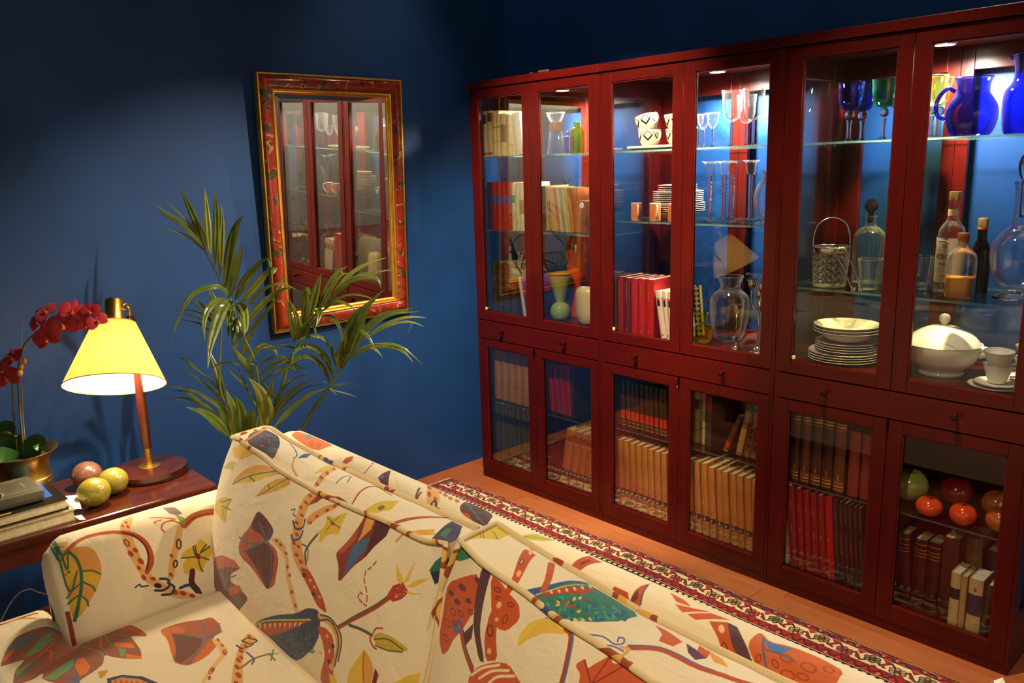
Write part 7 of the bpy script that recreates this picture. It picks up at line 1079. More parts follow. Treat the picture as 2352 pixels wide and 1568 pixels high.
'cushion_right':[('f','#c0542c',[9,345,56,386,83,403,111,361,99,307,82,275,76,249,61,232,37,251,24,302]),('f','#c0542c',[108,414,134,413,153,407,188,402,208,385,196,358,175,351,146,366]),('f','#6a3632',[41,337,36,333,28,331,21,331,20,335,26,339,34,341,40,340]),('f','#6a3632',[68,362,62,358,52,355,43,357,42,361,48,366,59,368,67,367]),('f','#6a3632',[67,335,62,331,53,329,46,330,46,334,51,338,60,340,67,339]),('f','#6a3632',[94,353,89,350,82,348,77,350,76,353,80,356,87,358,93,356]),('f','#6a3632',[95,392,91,389,84,388,77,390,76,393,81,397,88,397,94,396]),('s','#7c3428',0.0017,[65,313,60,310,52,310,46,311,46,315,52,318,60,319,65,317,65,313]),('s','#7c3428',0.0017,[61,288,55,285,46,284,39,286,39,289,46,293,55,294,61,292,61,288]),('s','#7c3428',0.0017,[86,323,82,321,75,320,70,322,70,325,74,327,81,328,86,326,86,323]),('s','#7c3428',0.0016,[108,340,105,338,99,338,95,340,94,342,98,344,104,344,108,342,108,340]),('s','#7c3428',0.0017,[68,264,62,260,54,259,48,261,48,265,54,268,63,269,68,267,68,264]),('s','#7c3428',0.0016,[143,401,141,399,135,398,130,398,128,400,130,402,135,404,140,403,143,401]),('s','#7c3428',0.0016,[156,392,154,389,148,388,142,388,140,390,142,392,148,394,154,394,156,392]),('s','#7c3428',0.0016,[180,364,177,365,175,370,176,375,178,378,182,376,184,372,184,367,180,364]),('s','#7c3428',0.0016,[181,395,179,393,173,391,168,392,166,393,168,395,173,397,178,397,181,395]),('s','#7c3428',0.0017,[80,304,77,301,71,299,65,298,63,300,67,303,73,305,79,306,80,304]),('f','#5a393d',[81,419,103,425,122,366,139,327,178,289,164,284,121,324,98,367]),('f','#be5228',[136,523,131,529,153,464,162,427,159,400,162,374,177,342,205,309,179,293,156,323,144,365,149,401,147,430,127,474,100,529]),('f','#e0b074',[128,510,121,514,110,529,103,544,104,550,110,547,121,531,128,516]),('f','#e0b074',[139,465,134,467,130,474,128,482,130,486,135,483,140,476,141,469]),('f','#e0b074',[152,439,148,441,145,446,144,453,147,456,151,454,154,448,154,442]),('f','#e0b074',[154,377,150,378,148,382,149,387,153,389,157,388,159,384,158,379]),('f','#e0b074',[164,358,162,359,160,361,161,365,164,366,166,366,167,363,167,360]),('f','#e0b074',[181,307,177,306,174,309,173,313,176,316,180,316,184,314,184,310]),('s','#5a3030',0.002,[138,467,135,469,132,474,130,481,131,484,135,482,138,476,139,470,138,467]),('s','#5a3030',0.002,[168,333,162,333,156,337,154,343,156,347,161,348,167,344,170,338,168,333]),('s','#44628a',0.0042,[70,294,83,312,104,299,117,282]),('f','#4a70a4',[69,293,82,303,99,297,83,290]),('s','#a4482a',0.0108,[98,299,120,280,161,256]),('s','#3f4f78',0.0025,[101,305,124,283,156,266]),('f','#5a393d',[102,298,119,329,128,306,120,288]),('f','#c65a30',[151,246,168,277,203,305,232,318,276,305,282,302,156,227]),('s','#ecd2a4',0.0049,[157,252,178,279,213,305]),('s','#ecd2a4',0.0048,[177,258,202,287,238,309]),('s','#ecd2a4',0.0048,[203,264,219,286,254,308]),('f','#38774c',[-6,383,-10,401,-4,420,34,422,56,423,19,393]),('f','#3a4a6c',[35,421,59,428,53,414,34,410]),('f','#d6b73c',[-8,446,-20,481,-1,519,11,549,38,554,46,524,47,498,23,472,4,446]),('s','#5a7a38',0.0021,[-8,492,16,473]),('s','#5a7a38',0.0021,[-2,498,23,475]),('s','#5a7a38',0.0022,[10,519,44,501]),('f','#387868',[176,421,220,468,258,532,302,539,383,539,374,486,338,450,288,425,243,424,212,427]),('f','#36588a',[176,421,221,466,256,534,268,543,217,434]),('f','#a8482a',[213,432,263,500,288,531,289,491,232,442]),('s','#dcb83c',0.0031,[208,432,239,470,267,520]),('f','#2f6a54',[304,431,301,430,298,431,296,434,296,436,298,437,302,436,304,433]),('f','#4a9478',[334,454,332,455,331,459,331,462,333,464,335,463,336,459,336,456]),('f','#2f6a54',[286,456,284,455,281,455,278,457,277,460,279,461,283,461,286,459]),('f','#2f6a54',[337,454,336,456,336,460,338,462,341,462,342,460,341,456,339,454]),('f','#345a90',[297,456,295,458,295,461,296,464,298,465,300,463,301,459,299,456]),('f','#b04a2a',[287,452,288,449,286,447,282,446,280,447,280,449,282,452,285,453]),('f','#4a9478',[274,432,272,433,270,436,271,439,273,441,276,440,277,437,277,434]),('f','#4a9478',[321,475,320,478,320,482,322,484,325,484,326,481,325,477,323,474]),('f','#345a90',[321,491,322,487,320,484,317,484,315,486,314,489,316,492,319,493]),('f','#2f6a54',[374,490,372,493,372,498,374,502,376,502,378,498,378,493,376,490]),('f','#2f6a54',[324,482,324,479,322,477,318,477,316,479,316,482,318,484,322,484]),('f','#d8b840',[272,450,271,452,272,455,274,458,277,458,279,455,278,452,275,450]),('f','#2f6a54',[367,492,367,489,365,487,361,488,359,491,359,494,362,496,365,495]),('f','#b04a2a',[271,446,270,448,272,451,274,453,277,453,278,450,277,447,274,445]),('f','#4a9478',[279,423,276,424,275,426,275,429,277,431,280,430,281,427,281,424]),('f','#d8a878',[333,451,332,450,329,449,326,451,325,453,326,455,329,455,332,454]),('f','#2f6a54',[309,483,309,480,307,478,304,477,301,480,301,483,304,485,307,485]),('f','#4a9478',[250,432,249,429,246,428,241,428,239,429,240,432,244,433,248,433]),('f','#2f6a54',[273,413,271,412,267,411,264,413,263,414,266,416,269,416,273,415]),('f','#4a9478',[363,486,360,489,359,494,359,498,360,501,363,498,365,493,365,488]),('f','#345a90',[340,458,338,460,338,464,340,466,342,467,344,464,344,461,342,458]),('f','#2f6a54',[341,475,339,476,337,481,337,485,338,487,341,485,343,481,343,477]),('f','#4a9478',[344,477,341,477,338,479,337,483,337,486,339,487,342,484,344,480]),('f','#d8a878',[281,421,279,421,276,423,274,425,275,427,277,428,281,426,282,424]),('f','#2f6a54',[243,435,242,437,242,440,245,442,248,443,249,441,249,437,246,435]),('f','#4a9478',[280,443,278,444,276,447,276,450,278,452,281,451,283,448,282,445]),('f','#345a90',[356,498,354,496,351,498,347,502,346,506,348,508,351,506,355,502]),('f','#d8b840',[288,473,286,475,285,480,287,483,289,483,291,480,292,476,290,473]),('f','#345a90',[266,412,265,410,262,409,258,409,256,411,257,412,261,414,265,413]),('f','#b04a2a',[277,421,275,422,275,425,277,428,280,428,282,427,282,424,280,421]),('f','#4a9478',[284,437,282,437,279,438,277,441,277,443,280,444,283,442,285,439]),('f','#4a9478',[331,488,329,491,328,496,328,501,330,502,333,498,334,493,333,489]),('f','#345a90',[372,499,370,503,370,509,371,512,373,512,375,508,376,502,374,499]),('f','#2f6a54',[361,501,359,504,357,510,358,515,360,516,363,512,364,506,363,501]),('f','#4a9478',[357,493,357,489,355,487,352,487,350,489,350,493,352,495,355,495]),('f','#345a90',[340,458,339,457,336,457,333,459,332,462,334,464,337,463,340,461]),('f','#2f6a54',[341,458,339,459,337,462,336,466,337,468,339,467,341,464,342,461]),('f','#b04a2a',[260,421,258,419,254,419,251,419,249,421,251,423,256,424,259,423]),('f','#345a90',[362,489,361,486,357,487,354,490,353,493,354,496,357,495,361,492]),('f','#2f6a54',[365,493,364,491,360,492,357,495,356,499,358,501,361,500,364,497]),('f','#4a9478',[358,477,356,479,356,484,358,487,360,487,362,484,362,480,360,477]),('f','#345a90',[362,487,359,489,357,494,357,499,358,501,361,499,363,494,363,489]),('f','#2f6a54',[323,469,322,471,323,475,326,477,328,476,329,473,328,470,326,468]),('f','#d8b840',[283,463,281,464,279,468,279,472,281,473,284,472,285,468,285,465]),('f','#345a90',[315,459,313,459,311,462,310,466,311,468,313,468,316,465,316,461]),('f','#b04a2a',[277,456,277,453,274,451,271,450,268,452,269,454,271,457,275,457]),('f','#4a9478',[355,470,353,471,351,476,351,480,353,482,355,480,357,476,357,472]),('f','#d8a878',[275,414,273,416,273,418,275,420,278,421,280,420,279,417,277,415]),('f','#2f6a54',[298,482,296,484,294,489,295,493,298,494,300,491,301,486,300,482]),('f','#4a9478',[333,473,334,470,332,467,329,466,327,468,327,471,328,473,331,475]),('f','#345a90',[333,496,331,496,327,499,324,504,324,508,326,509,329,506,332,500]),('f','#d8b840',[261,435,259,437,260,440,263,443,265,443,267,441,266,438,263,435]),('f','#4a9478',[353,473,351,471,348,472,345,474,344,477,346,479,349,479,352,477]),('f','#b04a2a',[306,454,306,451,304,449,301,448,298,450,298,452,300,454,304,455]),('f','#4a9478',[314,436,312,438,311,441,312,444,314,445,316,444,317,440,316,437]),('f','#4a9478',[353,496,350,497,348,503,347,509,348,511,351,509,353,504,354,498]),('f','#345a90',[355,479,353,478,349,480,347,483,347,487,349,488,352,486,354,482]),('f','#4a9478',[255,449,253,452,253,455,256,458,259,458,261,456,260,452,258,450]),('f','#4a9478',[360,503,357,505,355,511,354,518,356,520,359,516,361,510,361,504]),('f','#d8b840',[304,448,302,450,302,454,304,456,306,457,308,455,307,451,306,449]),('f','#345a90',[299,445,297,443,294,443,291,444,289,446,291,448,294,448,298,447]),('f','#b04a2a',[304,485,303,483,300,482,296,484,294,487,295,490,299,491,302,488]),('f','#4a9478',[302,434,301,432,298,430,295,430,293,432,294,434,297,436,300,435]),('f','#2f6a54',[331,497,330,501,330,506,332,509,334,507,336,503,336,498,334,496]),('f','#2f6a54',[263,450,262,448,258,447,254,448,252,450,254,452,258,453,262,452]),('f','#345a90',[365,493,363,496,362,501,364,506,366,506,368,502,369,496,367,493]),('f','#2f6a54',[305,479,303,477,300,478,297,481,296,484,297,486,301,485,304,482]),('f','#d8b840',[324,444,323,442,320,441,317,441,315,443,316,445,319,446,322,446]),('f','#345a90',[295,433,294,431,291,429,287,429,285,431,286,433,289,434,293,434]),('f','#2f6a54',[367,506,364,507,361,512,358,518,358,523,361,522,365,517,367,510]),('f','#4a9478',[344,466,344,463,342,461,339,461,337,462,337,465,339,467,342,468]),('f','#345a90',[348,498,346,500,343,506,342,512,343,514,346,512,349,506,350,500]),('f','#2f6a54',[263,417,261,416,257,415,253,415,252,416,253,418,257,419,261,419]),('f','#4a9478',[267,454,265,453,261,453,257,455,257,458,259,459,263,459,266,457]),('f','#2f6a54',[306,430,304,430,302,433,301,436,303,438,305,437,307,435,307,432]),('f','#d8b840',[313,437,312,435,309,434,306,434,304,436,305,438,308,439,312,439]),('f','#345a90',[286,423,285,425,287,427,290,429,292,429,293,427,292,424,289,422]),('f','#345a90',[348,466,348,463,346,461,343,460,341,462,341,465,343,467,346,468]),('f','#2f6a54',[365,488,363,489,360,494,360,499,361,502,363,500,366,495,367,490]),('f','#4a9478',[348,508,348,505,345,503,342,505,339,509,339,512,342,514,346,512]),('f','#2f6a54',[268,431,265,431,263,433,261,436,263,438,265,438,268,436,269,433]),('f','#4a9478',[314,468,312,470,311,474,311,478,313,480,315,478,316,473,316,470]),('f','#4a9478',[360,489,361,485,359,482,356,481,354,483,354,487,355,490,358,491]),('f','#d8b840',[265,444,264,442,260,442,256,443,255,445,256,447,260,447,264,446]),('f','#345a90',[315,477,313,478,310,482,309,486,310,489,313,488,315,484,316,480]),('f','#b04a2a',[290,452,288,453,287,456,287,460,289,461,292,460,293,457,292,453]),('f','#345a90',[363,511,361,508,358,510,354,514,352,519,354,522,357,520,361,516]),('f','#2f6a54',[365,522,366,517,365,512,363,511,360,513,358,519,359,523,362,525]),('f','#2f6a54',[283,424,280,425,279,428,280,431,283,432,285,431,286,428,285,425]),('f','#345a90',[366,508,367,504,366,500,363,499,360,501,359,505,360,509,363,510]),('f','#e0b890',[237,451,235,450,231,451,228,453,227,455,229,457,233,456,237,454]),('f','#e0b890',[250,462,248,461,244,461,240,464,240,466,242,468,246,467,249,465]),('f','#e0b890',[261,474,259,472,255,473,252,476,250,479,252,480,256,480,260,477]),('f','#e0b890',[270,487,269,485,265,486,261,489,260,493,261,495,265,494,269,491]),('f','#e0b890',[277,503,276,501,272,502,268,506,266,510,267,513,271,511,275,508]),('f','#e0b890',[280,524,280,521,276,522,270,528,267,534,267,537,271,536,277,530]),('f','#dcb44a',[233,348,225,368,230,390,259,414,303,418,310,409,274,395,248,372]),('f','#e0c040',[233,349,226,367,233,390,249,403,239,375]),('s','#a4482a',0.0075,[304,416,321,409,340,370,348,340]),('s','#5868a0',0.0034,[306,423,325,408,343,372,352,342]),('s','#5868a0',0.003,[293,419,274,415,264,417,269,422]),('f','#c45a34',[352,381,361,396,374,386,381,398,396,419,407,409,433,430,454,420,486,416,483,412,376,356,370,374]),('s','#8a3028',0.0022,[393,372,362,394]),('s','#8a3028',0.0022,[394,373,396,416]),('s','#8a3028',0.0022,[396,374,433,427]),('s','#b45236',0.01,[416,446,463,471,496,477,531,479,596,486,636,506]),('s','#5868a0',0.0025,[414,449,461,474,493,482,528,484,562,486]),('s','#d4a458',0.0051,[413,426,418,443,404,439]),('f','#c45a34',[418,531,444,529,484,518,480,492,454,486,448,508]),('s','#5868a0',0.0026,[337,423,365,437,389,437,402,446,399,455,390,452,392,444]),('s','#5868a0',0.0026,[377,426,392,433,411,435]),('s','#be5228',0.0152,[172,529,203,478,214,449]),('f','#5c3a52',[490,520,509,518,536,509,524,491,506,498]),('f','#d8963c',[520,538,553,530,577,508,550,507]),('f','#be5228',[506,538,531,532,536,509,514,516])],
'back':[('f','#c4622c',[786,477,773,505,832,519,977,517,975,469,930,461,837,469]),('f','#6a7078',[850,485,816,522,854,517,877,487]),('s','#9a4424',0.0024,[927,475,922,473,910,476,896,481,890,486,895,488,908,485,921,479,927,475]),('s','#9a4424',0.0024,[956,480,952,479,941,481,929,486,923,491,927,492,939,489,951,484,956,480]),('f','#b04e2c',[1103,464,1093,483,1100,503,1126,484,1124,465]),('s','#c98a4a',0.0045,[1111,494,1135,517]),('s','#b4563a',0.0044,[1182,515,1194,505]),('s','#b4563a',0.0043,[1199,498,1205,491]),('s','#b4563a',0.0043,[1208,485,1212,479]),('s','#b4563a',0.0043,[1213,475,1216,470]),('s','#b4563a',0.0043,[1216,465,1218,461]),('f','#563836',[1276,466,1268,515,1335,457,1304,456]),('f','#5a6a82',[1276,466,1283,484,1296,469]),('f','#dba866',[1412,526,1471,516,1520,484,1553,436,1521,439,1487,468]),('f','#b0522c',[1455,507,1454,503,1446,504,1434,510,1422,521,1425,523,1433,521,1445,515]),('f','#b0522c',[1487,476,1481,477,1471,482,1464,489,1462,495,1468,494,1480,488,1487,481]),('f','#b0522c',[1517,471,1512,471,1504,475,1499,481,1498,485,1504,485,1512,480,1518,474]),('s','#3c3c4c',0.0043,[1530,447,1522,449,1515,457,1511,467,1513,472,1522,469,1532,460,1534,451,1530,447]),('s','#3c3c4c',0.0043,[1551,437,1545,439,1540,446,1538,454,1542,458,1549,455,1555,448,1556,441,1551,437]),('s','#66686e',0.0074,[1455,456,1428,490]),('s','#7c4a34',0.0059,[1458,456,1449,479]),('f','#c47038',[1498,506,1498,503,1491,504,1483,509,1474,516,1471,523,1479,520,1491,513]),('f','#c47038',[1519,509,1522,503,1518,500,1508,502,1500,508,1494,517,1495,523,1508,517]),('f','#c47038',[1545,503,1548,498,1543,496,1535,497,1526,503,1523,510,1527,513,1537,510]),('f','#c47038',[1569,505,1572,499,1567,497,1559,499,1550,505,1546,512,1550,515,1560,512]),('f','#5c3e3a',[1592,485,1569,527,1626,529,1687,511,1711,465,1667,465,1621,470]),('s','#506a8a',0.0041,[1580,516,1638,490,1710,466]),('s','#506a8a',0.003,[1638,490,1680,511]),('f','#b8502c',[1614,476,1635,479,1659,466,1629,469]),('f','#bcaa46',[1808,480,1825,512,1876,519,1864,495,1832,482]),('s','#6a7a3a',0.0019,[1813,484,1874,514]),('f','#b24e2c',[1970,457,1971,487,1976,517,2015,512,2001,483,1995,456]),('f','#863424',[1981,479,1989,503,1997,499,1989,474]),('f','#b6562f',[2134,442,2127,478,2136,511,2131,526,2142,487,2152,459,2161,439]),('f','#6a3e36',[2133,442,2131,464,2133,479,2145,459]),('f','#b04c2c',[2086,451,2085,463,2118,463,2132,448,2116,443]),('s','#42567c',0.0025,[2156,452,2146,474,2138,501]),('f','#c45c36',[2183,508,2218,504,2240,493,2211,489]),('f','#c45c36',[2213,482,2244,491,2278,503,2236,472]),('f','#c45c36',[2246,473,2280,500,2315,504,2266,469]),('f','#ba562e',[2288,478,2315,494,2336,472,2372,438,2341,433,2319,456]),('f','#5a3c3e',[2314,494,2334,493,2374,460,2409,426,2380,431,2349,453]),('f','#e2b47c',[2322,466,2318,466,2312,470,2308,477,2309,483,2313,483,2320,477,2323,471]),('s','#7a3428',0.002,[2342,440,2338,440,2333,443,2331,448,2331,452,2335,452,2340,449,2343,443,2342,440]),('f','#c86234',[2369,468,2370,508,2397,491,2432,505,2479,508,2521,499,2522,463,2428,427,2401,437]),('f','#4c74a6',[2376,498,2398,490,2435,500,2425,476,2405,477]),('s','#50648a',0.0031,[2383,494,2406,457,2427,431]),('s','#50648a',0.0027,[2397,472,2426,476,2452,474]),('s','#98442a',0.0019,[2447,474,2445,469,2438,467,2430,469,2426,473,2428,478,2435,480,2443,478,2447,474]),('s','#98442a',0.0019,[2486,475,2484,469,2475,467,2466,469,2462,474,2464,480,2472,483,2482,481,2486,475]),('s','#98442a',0.0019,[2509,490,2508,485,2502,482,2496,483,2493,487,2494,492,2499,495,2505,494,2509,490]),('s','#98442a',0.0019,[2463,449,2460,445,2452,443,2444,444,2440,448,2444,453,2452,455,2460,453,2463,449]),('s','#98442a',0.0019,[2432,452,2429,451,2424,453,2420,457,2419,461,2422,462,2428,460,2432,455,2432,452]),('s','#98442a',0.0019,[2483,456,2481,453,2474,451,2467,452,2464,456,2467,459,2473,461,2480,460,2483,456]),('s','#98442a',0.0019,[2399,446,2396,448,2394,452,2394,458,2396,460,2399,459,2401,454,2401,449,2399,446])],
}
# ------------------------------------------------------------ sofa
BASE=srgb('#e6d4b0')
def cloth_mat(name,dom,items,px):
    u0,u1,v0,v1=dom; W,H=int((u1-u0)*px),int((v1-v0)*px); A=np.zeros((H,W,3),np.float32); A[:]=BASE
    for it in items:
        k=it[0]; P=[((u-u0)*px,(v-v0)*px) for u,v in zip([c/1000 for c in it[-1][::2]],[c/1000 for c in it[-1][1::2]])]
        if k=='f':
            if len(P)>6: P=[tuple(a[i]*.82+b[i]*.18 for i in (0,1)) for p,q in zip(P,P[1:]+P[:1]) for a,b in ((p,q),(q,p))]
            fill_poly(A,P,srgb(it[1]))
        else:
            if len(P)>2: P=smoothpts(P,5)
            stroke(A,P,it[2]*px,srgb(it[1]),0)
    im=new_image(name,A)
    t=NT(name); tx=t.n('ShaderNodeTexImage'); tx.image=im; tx.extension='EXTEND'; c=t.n('ShaderNodeTexCoord'); t.l(c.outputs['UV'],tx.inputs[0])
    v=t.tc((1,1,1)); fine=t.noise(v,900,1); wr=t.noise(t.tc((3,7,3)),2.6,4,.55,.6)
    b1=t.bump(wr.outputs['Fac'],.28,.03); b2=t.n('ShaderNodeBump'); b2.inputs['Strength'].default_value=.12; b2.inputs['Distance'].default_value=.001; t.l(fine.outputs['Fac'],b2.inputs['Height']); t.l(b1,b2.inputs['Normal'])
    t.prin(rough=.85,colout=tx.outputs[0],normal=b2.outputs[0],spec=.15,sheen=.15); return t.m
def uvobj(name,verts,faces,uvs,dom,mat,par,smooth=55,ang=True):
    o=obj(name,MB().add(verts,faces),mat,par,smooth,world=True)
    u0,u1,v0,v1=dom; ul=o.data.uv_layers.new(name='uv')
    for lp in o.data.loops:
        u,v=uvs[lp.vertex_index]; ul.data[lp.index].uv=((u-u0)/(u1-u0),(v-v0)/(v1-v0))
    return o
DOM=dict(cushion_left=(-.25,1.2,-.1,.75),cushion_right=(-.25,1.2,-.1,.75),seat_left=(.5,1.9,-2.45,-1.55),seat_right=(1.7,2.85,-2.45,-1.55),arm=(-2.25,-1.25,-.15,1.15),back=(.55,3.05,-.1,1.3))
MOT=globals().get('MOT',{})
def shifted(items,du,umin=-9999): return [(*it[:-1],[c+(0 if i%2 else du) for i,c in enumerate(it[-1])]) for it in items if min(it[-1][::2])+du>umin]
if MOT:   # the print repeats on the cushions beyond the ones in view
    MOT['seat_right']=shifted(MOT['seat_left'],955)
    MOT['cushion_right']=MOT['cushion_right']+shifted(MOT['cushion_left'],180,640)
pip=NT('piping_cloth'); v=pip.tc((1,1,1)); nz=pip.noise(v,7,2,.5); pip.prin(rough=.85,colout=pip.ramp(nz.outputs['Fac'],[(0,'#d9c08c'),(.5,'#dcc592'),(.53,'#9a4526'),(.57,'#d9a648'),(.6,'#d9c08c'),(.64,'#3f4a66'),(.69,'#c9a24e'),(1,'#d9c08c')],'CONSTANT'))
PIP=pip.m
def ifn(pts):
    X=[p[0] for p in pts]; return lambda q:[float(np.interp(q,X,[p[i] for p in pts])) for i in range(1,len(pts[0]))]
def grid(fn,nu,nv,uvfn):
    vs=[];uv=[];fs=[]
    for j in range(nv+1):
        for i in range(nu+1):
            a,b=i/nu,j/nv; vs.append(tuple(float(c) for c in fn(a,b))); uv.append(uvfn(a,b))
    for j in range(nv):
        for i in range(nu): k=j*(nu+1)+i; fs.append((k,k+1,k+nu+2,k+nu+1))
    return vs,fs,uv
def cat(*gs):
    V=[];F=[];U=[]
    for v,f,u in gs:
        b=len(V); V+=v; U+=u; F+=[tuple(i+b for i in q) for q in f]
    return V,F,U
sofa=thing('sofa','cream sofa with bold printed vines and leaves, seen from above','sofa',(1.8,-1.8,0))
def cushion(name,ft,bt,fb,xl,label,bulge=.045):
    """ft, bt, fb: (u, x, y, z) tables for the front top, back top and front bottom edges"""
    FT,BT,FB=[ifn(sm(q)) for q in (ft,bt,fb)]
    W=.96;H=.42;D=.13
    def front(u,v):
        a=np.array(FB(u));b=np.array(FT(u)); p=a+(b-a)*v
        e=(1-abs(2*u-1)**3)*(1-abs(2*v-1)**3); p=p+np.array([0,-1,.15])*bulge*e
        s=math.sin(math.pi*v); p=p+np.array([(-xl*(1-u)**3+xl*u**3*.5)*s,0,0])
        p=p+np.array([0,-.004,.002])*math.sin(u*31+v*5)*math.exp(-((1-v)/.12)**2)
        return p
    def back(u,v):
        a=np.array(FB(u))+np.array([0,.19,-.0]); b=np.array(BT(u)); return a+(b-a)*v+np.array([0,1,0])*.02*(1-abs(2*u-1)**3)*(1-abs(2*v-1)**3)
    def top(u,v):
        a=front(u,1);b=back(u,1); p=a+(b-a)*v; p=p+np.array([0,0,1])*.016*math.sin(math.pi*v)*(1-abs(2*u-1)**4)
        return p+np.array([0,0,1])*.0022*math.sin(u*46+2*math.sin(u*9))*math.sin(math.pi*v)
    def side(u):
        return lambda a,b: front(u,b)+(back(u,b)-front(u,b))*a+np.array([(-1 if u<.5 else 1)*.02*math.sin(math.pi*a)*math.sin(math.pi*b),0,0])
    g=cat(grid(front,48,26,lambda a,b:(a*W,b*H)),grid(top,48,10,lambda a,b:(a*W,H+b*D)),grid(side(0),10,20,lambda a,b:(-a*.19,b*H)),grid(side(1),10,20,lambda a,b:(W+a*.19,b*H)),
          grid(lambda a,b:back(1-a,b),24,12,lambda a,b:(a*W,.7-b*.1)),grid(lambda a,b:front(a,0)+(back(a,0)-front(a,0))*(1-b),24,4,lambda a,b:(a*W,-.08*(1-b))))
    o=uvobj('back_cushion',*g,DOM[name],cloth_mat(name,DOM[name],MOT.get(name,[]),1000),sofa,60)
    o['label']=label
    pp=MB(); off=np.array([0,-.002,.003]); N=40
    bt_=[back(i/N,1)+np.array([0,.001,.003]) for i in range(N,-1,-1)]; lt_=[side(0)(1-i/8,1)+np.array([-.002,0,.003]) for i in range(1,8)]
    ft_=[front(i/N,1)+off for i in range(N+1)]; rt_=[front(1,1-i/20)+np.array([.001,-.003,0]) for i in range(1,21)]
    pp.tube(bt_+lt_+ft_+rt_,.006,8)
    if name!='cushion_left': pp.tube([front(0,1-i/20)+np.array([-.001,-.003,0]) for i in range(21)],.0058,8)
    obj('piping',pp,PIP,o,smooth=True,world=True)
    return o
def sm(q):
    return q
cushion('cushion_left',
 [(0,.885,-1.655,.826),(.05,.935,-1.655,.832),(.16,1.045,-1.655,.815),(.28,1.16,-1.655,.802),(.37,1.25,-1.655,.796),(.5,1.36,-1.655,.796),(.62,1.47,-1.655,.798),(.75,1.60,-1.655,.808),(.88,1.72,-1.655,.811),(.94,1.775,-1.655,.812),(1,1.838,-1.655,.828)],
 [(0,.845,-1.54,.815),(.06,.89,-1.54,.824),(.14,.96,-1.54,.814),(.3,1.10,-1.54,.806),(.42,1.22,-1.54,.801),(.56,1.36,-1.54,.801),(.7,1.48,-1.54,.800),(.93,1.72,-1.54,.804),(1,1.80,-1.54,.806)],
 [(0,.850,-1.742,.385),(.25,1.07,-1.748,.385),(.5,1.30,-1.752,.385),(.75,1.56,-1.756,.385),(1,1.80,-1.758,.385)],.055,'left back cushion with piped edges and gathered top')
cushion('cushion_right',
 [(0,1.884,-1.655,.848),(.08,1.951,-1.655,.828),(.19,2.055,-1.655,.810),(.31,2.16,-1.655,.793),(.41,2.254,-1.655,.782),(.5,2.34,-1.655,.773),(.75,2.55,-1.655,.770),(1,2.76,-1.655,.79)],
 [(0,1.850,-1.53,.830),(.14,1.985,-1.53,.811),(.24,2.075,-1.53,.802),(.40,2.226,-1.53,.783),(.55,2.364,-1.53,.781),(.68,2.485,-1.53,.780),(1,2.76,-1.53,.79)],
 [(0,1.815,-1.742,.385),(.5,2.27,-1.752,.385),(1,2.74,-1.748,.385)],.03,'right back cushion, nearest the camera')
def seat(name,inside,dom,label):
    """cushion as a height field inside a plan outline given by a signed distance"""
    u0,u1,v0,v1=dom; st=.012; nx=int((u1-u0)/st); ny=int((v1-v0)/st); idx={};vs=[];uv=[];fs=[]
    R=.05
    for j in range(ny+1):
        for i in range(nx+1):
            x,y=u0+i*st,v0+j*st; d=inside(x,y)
            if d<-.006: continue
            d=max(d,0); z=.400+.004*math.sin(x*7)*math.sin(y*6)-(R*(1-math.sqrt(max(0,1-(1-min(d,R)/R)**2))) if d<R else 0)-.012*math.exp(-((x-.80)/.06)**2-((y+2.09)/.05)**2)
            idx[i,j]=len(vs); vs.append((x,y,z)); uv.append((x,y))
    for (i,j),a in idx.items():
        q=[idx.get(k) for k in ((i+1,j),(i+1,j+1),(i,j+1))]
        if None not in q: fs.append((a,*q))
    # vertical boxing under the open edges
    from collections import Counter
    cnt=Counter(); 
    for f in fs:
        for k in range(4): cnt[tuple(sorted((f[k],f[(k+1)%4])))]+=1
    low={}
    for f in list(fs):
        for k in range(4):
            a,b=f[k],f[(k+1)%4]
            if cnt[tuple(sorted((a,b)))]==1:
                for c in (a,b):
                    if c not in low: low[c]=len(vs); vs.append((vs[c][0],vs[c][1],.255)); uv.append((uv[c][0],uv[c][1]-.0))
                fs.append((b,a,low[a],low[b]))
    o=uvobj('seat_cushion',vs,fs,uv,dom,cloth_mat(name,dom,MOT.get(name,[]),1000),sofa,70); o['label']=label; return o
def tshape(x,y):
    a=min(x-.862,1.812-x,y+2.32,-1.58-y); b=min(x-.605,1.812-x,y+2.32,-2.108-y); return max(a,b)
seat('seat_left',tshape,DOM['seat_left'],'left seat cushion wrapping in front of the arm')
seat('seat_right',lambda x,y:min(x-1.818,2.745-x,y+2.32,-1.58-y),DOM['seat_right'],'right seat cushion')
def extrude(prof,a0,a1,axis,n,shrink=0,uvo=0):
    """open/closed section swept along an axis with rounded ends; prof=(p,z)"""
    S=[0]
    for i in range(1,len(prof)): S.append(S[-1]+math.dist(prof[i],prof[i-1]))
    cp=np.mean([p for p,_ in prof]); cz=np.mean([z for _,z in prof]); vs=[];uv=[];fs=[]
    ts=[i/n for i in range(n+1)]
    for t_ in ts:
        a=a0+(a1-a0)*t_
        k=1.0
        if shrink: e=min(a-a0,a1-a); k=1-shrink*(1-min(1,e/.045))**2.2*.5
        for (p,z),s in zip(prof,S):
            pp,zz=cp+(p-cp)*k,cz+(z-cz)*k if z>cz else z
            vs.append((pp,a,zz) if axis=='y' else (a,pp,zz)); uv.append((a,s))
    m=len(prof)
    for i in range(n):
        for j in range(m-1): k=i*m+j; fs.append((k,k+1,k+m+1,k+m))
    return vs,fs,uv,m
ARM=smoothpts([(.872,.33),(.855,.41),(.822,.49),(.785,.55),(.742,.592),(.690,.606),(.645,.592),(.616,.560),(.610,.520),(.624,.487),(.648,.462),(.655,.41),(.658,.25),(.660,.09)],4)
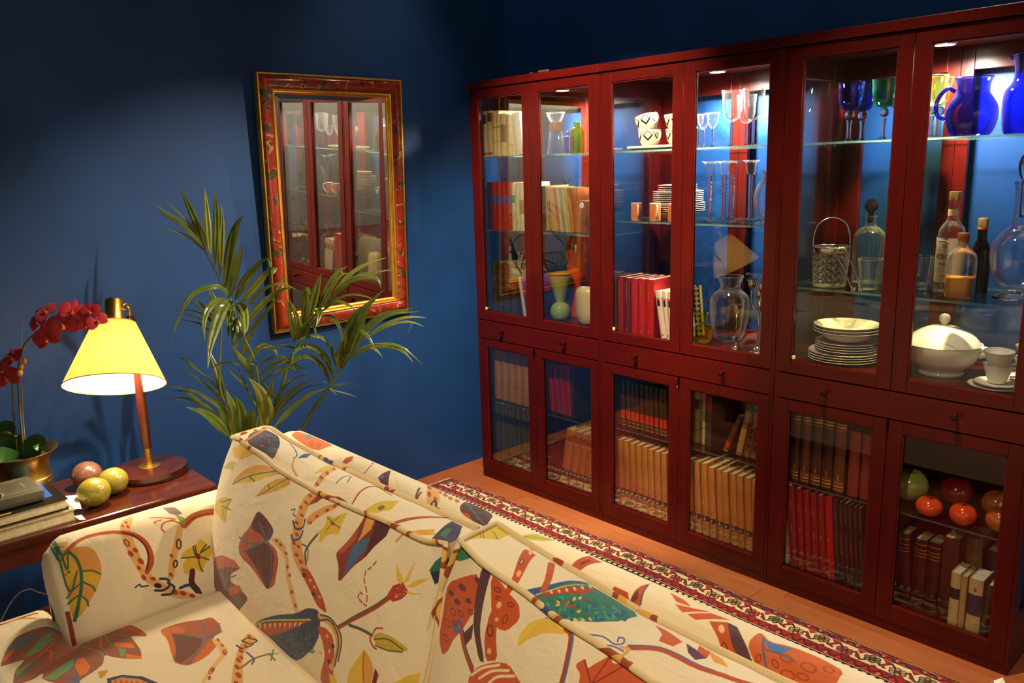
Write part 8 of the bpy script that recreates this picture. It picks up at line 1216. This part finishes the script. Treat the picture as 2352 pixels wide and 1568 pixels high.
def arm(prof,label,mat,flip=False):
    vs,fs,uv,m=extrude(prof,-2.10,-1.36,'y',40,.42)
    o=uvobj('armrest',vs,fs,uv,DOM['arm'],mat,sofa,70); o['label']=label
    # rounded front panel: rings shrinking forward from the first section
    sec=[Vector(v) for v in vs[:m]]; c=Vector((sum(v.x for v in sec)/m,0,.44)); V=[];F=[]
    for k,(sh_,dy) in enumerate(((1,0),(.96,-.008),(.86,-.014),(.5,-.018),(.02,-.019))):
        for v in sec: V.append((c.x+(v.x-c.x)*sh_,v.y+dy,(c.z+(v.z-c.z)*sh_) if v.z>c.z-.05 or k>2 else v.z if k<3 else v.z))
    for k in range(4):
        for j in range(m-1): q=k*m+j; F.append((q,q+m,q+m+1,q+1))
    obj('front_panel',MB().add(V,F),pm('sofa_cloth_plain','#e6d4b0',.85,sheen=.15),o,60,world=True)
    lo=[v for v in sec if v.z<.47 and (v.x>c.x)!=flip]
    if len(lo)>2: obj('piping',MB().tube([(v.x,v.y-.004,v.z) for v in lo],.0055,8),pm('piping_rust','#93381f',.85),o,smooth=True,world=True)
AM=cloth_mat('arm',DOM['arm'],MOT.get('arm',[]),1000)
arm(ARM,'left rolled arm beside the side table',AM); arm([(3.58-x,z) for x,z in ARM],'right rolled arm',AM,True)
BK=smoothpts([(-1.50,.30),(-1.492,.50),(-1.487,.64),(-1.476,.705),(-1.448,.745),(-1.408,.757),(-1.372,.744),(-1.352,.70),(-1.345,.60),(-1.335,.35),(-1.33,.09)],4)
vs,fs,uv,m=extrude(BK,.735,2.85,'x',60,.10)
for e,(o0,s) in enumerate(((0,1),(60*m,-1))):
    b=len(vs); cx=.735-.012 if e==0 else 2.85+.012
    vs.append((cx,-1.42,.5)); uv.append((cx,.3))
    for j in range(m-1): fs.append((o0+j,b,o0+j+1) if s==1 else (o0+j,o0+j+1,b))
o=uvobj('backrest',vs,fs,uv,DOM['back'],cloth_mat('back',DOM['back'],MOT.get('back',[]),800),sofa,70); o['label']='padded backrest behind the cushions'
obj('base',MB().bbox(.665,2.915,-2.11,-1.36,.09,.255,.01),pm('sofa_base_cloth','#cdb98c',.9),sofa,world=True)
for x in (.74,2.84):
    for y in (-2.04,-1.42): obj('leg',MB().lathe([(.018,0),(.024,.09)],x,y,0,14),W_D,sofa,smooth=40,world=True)
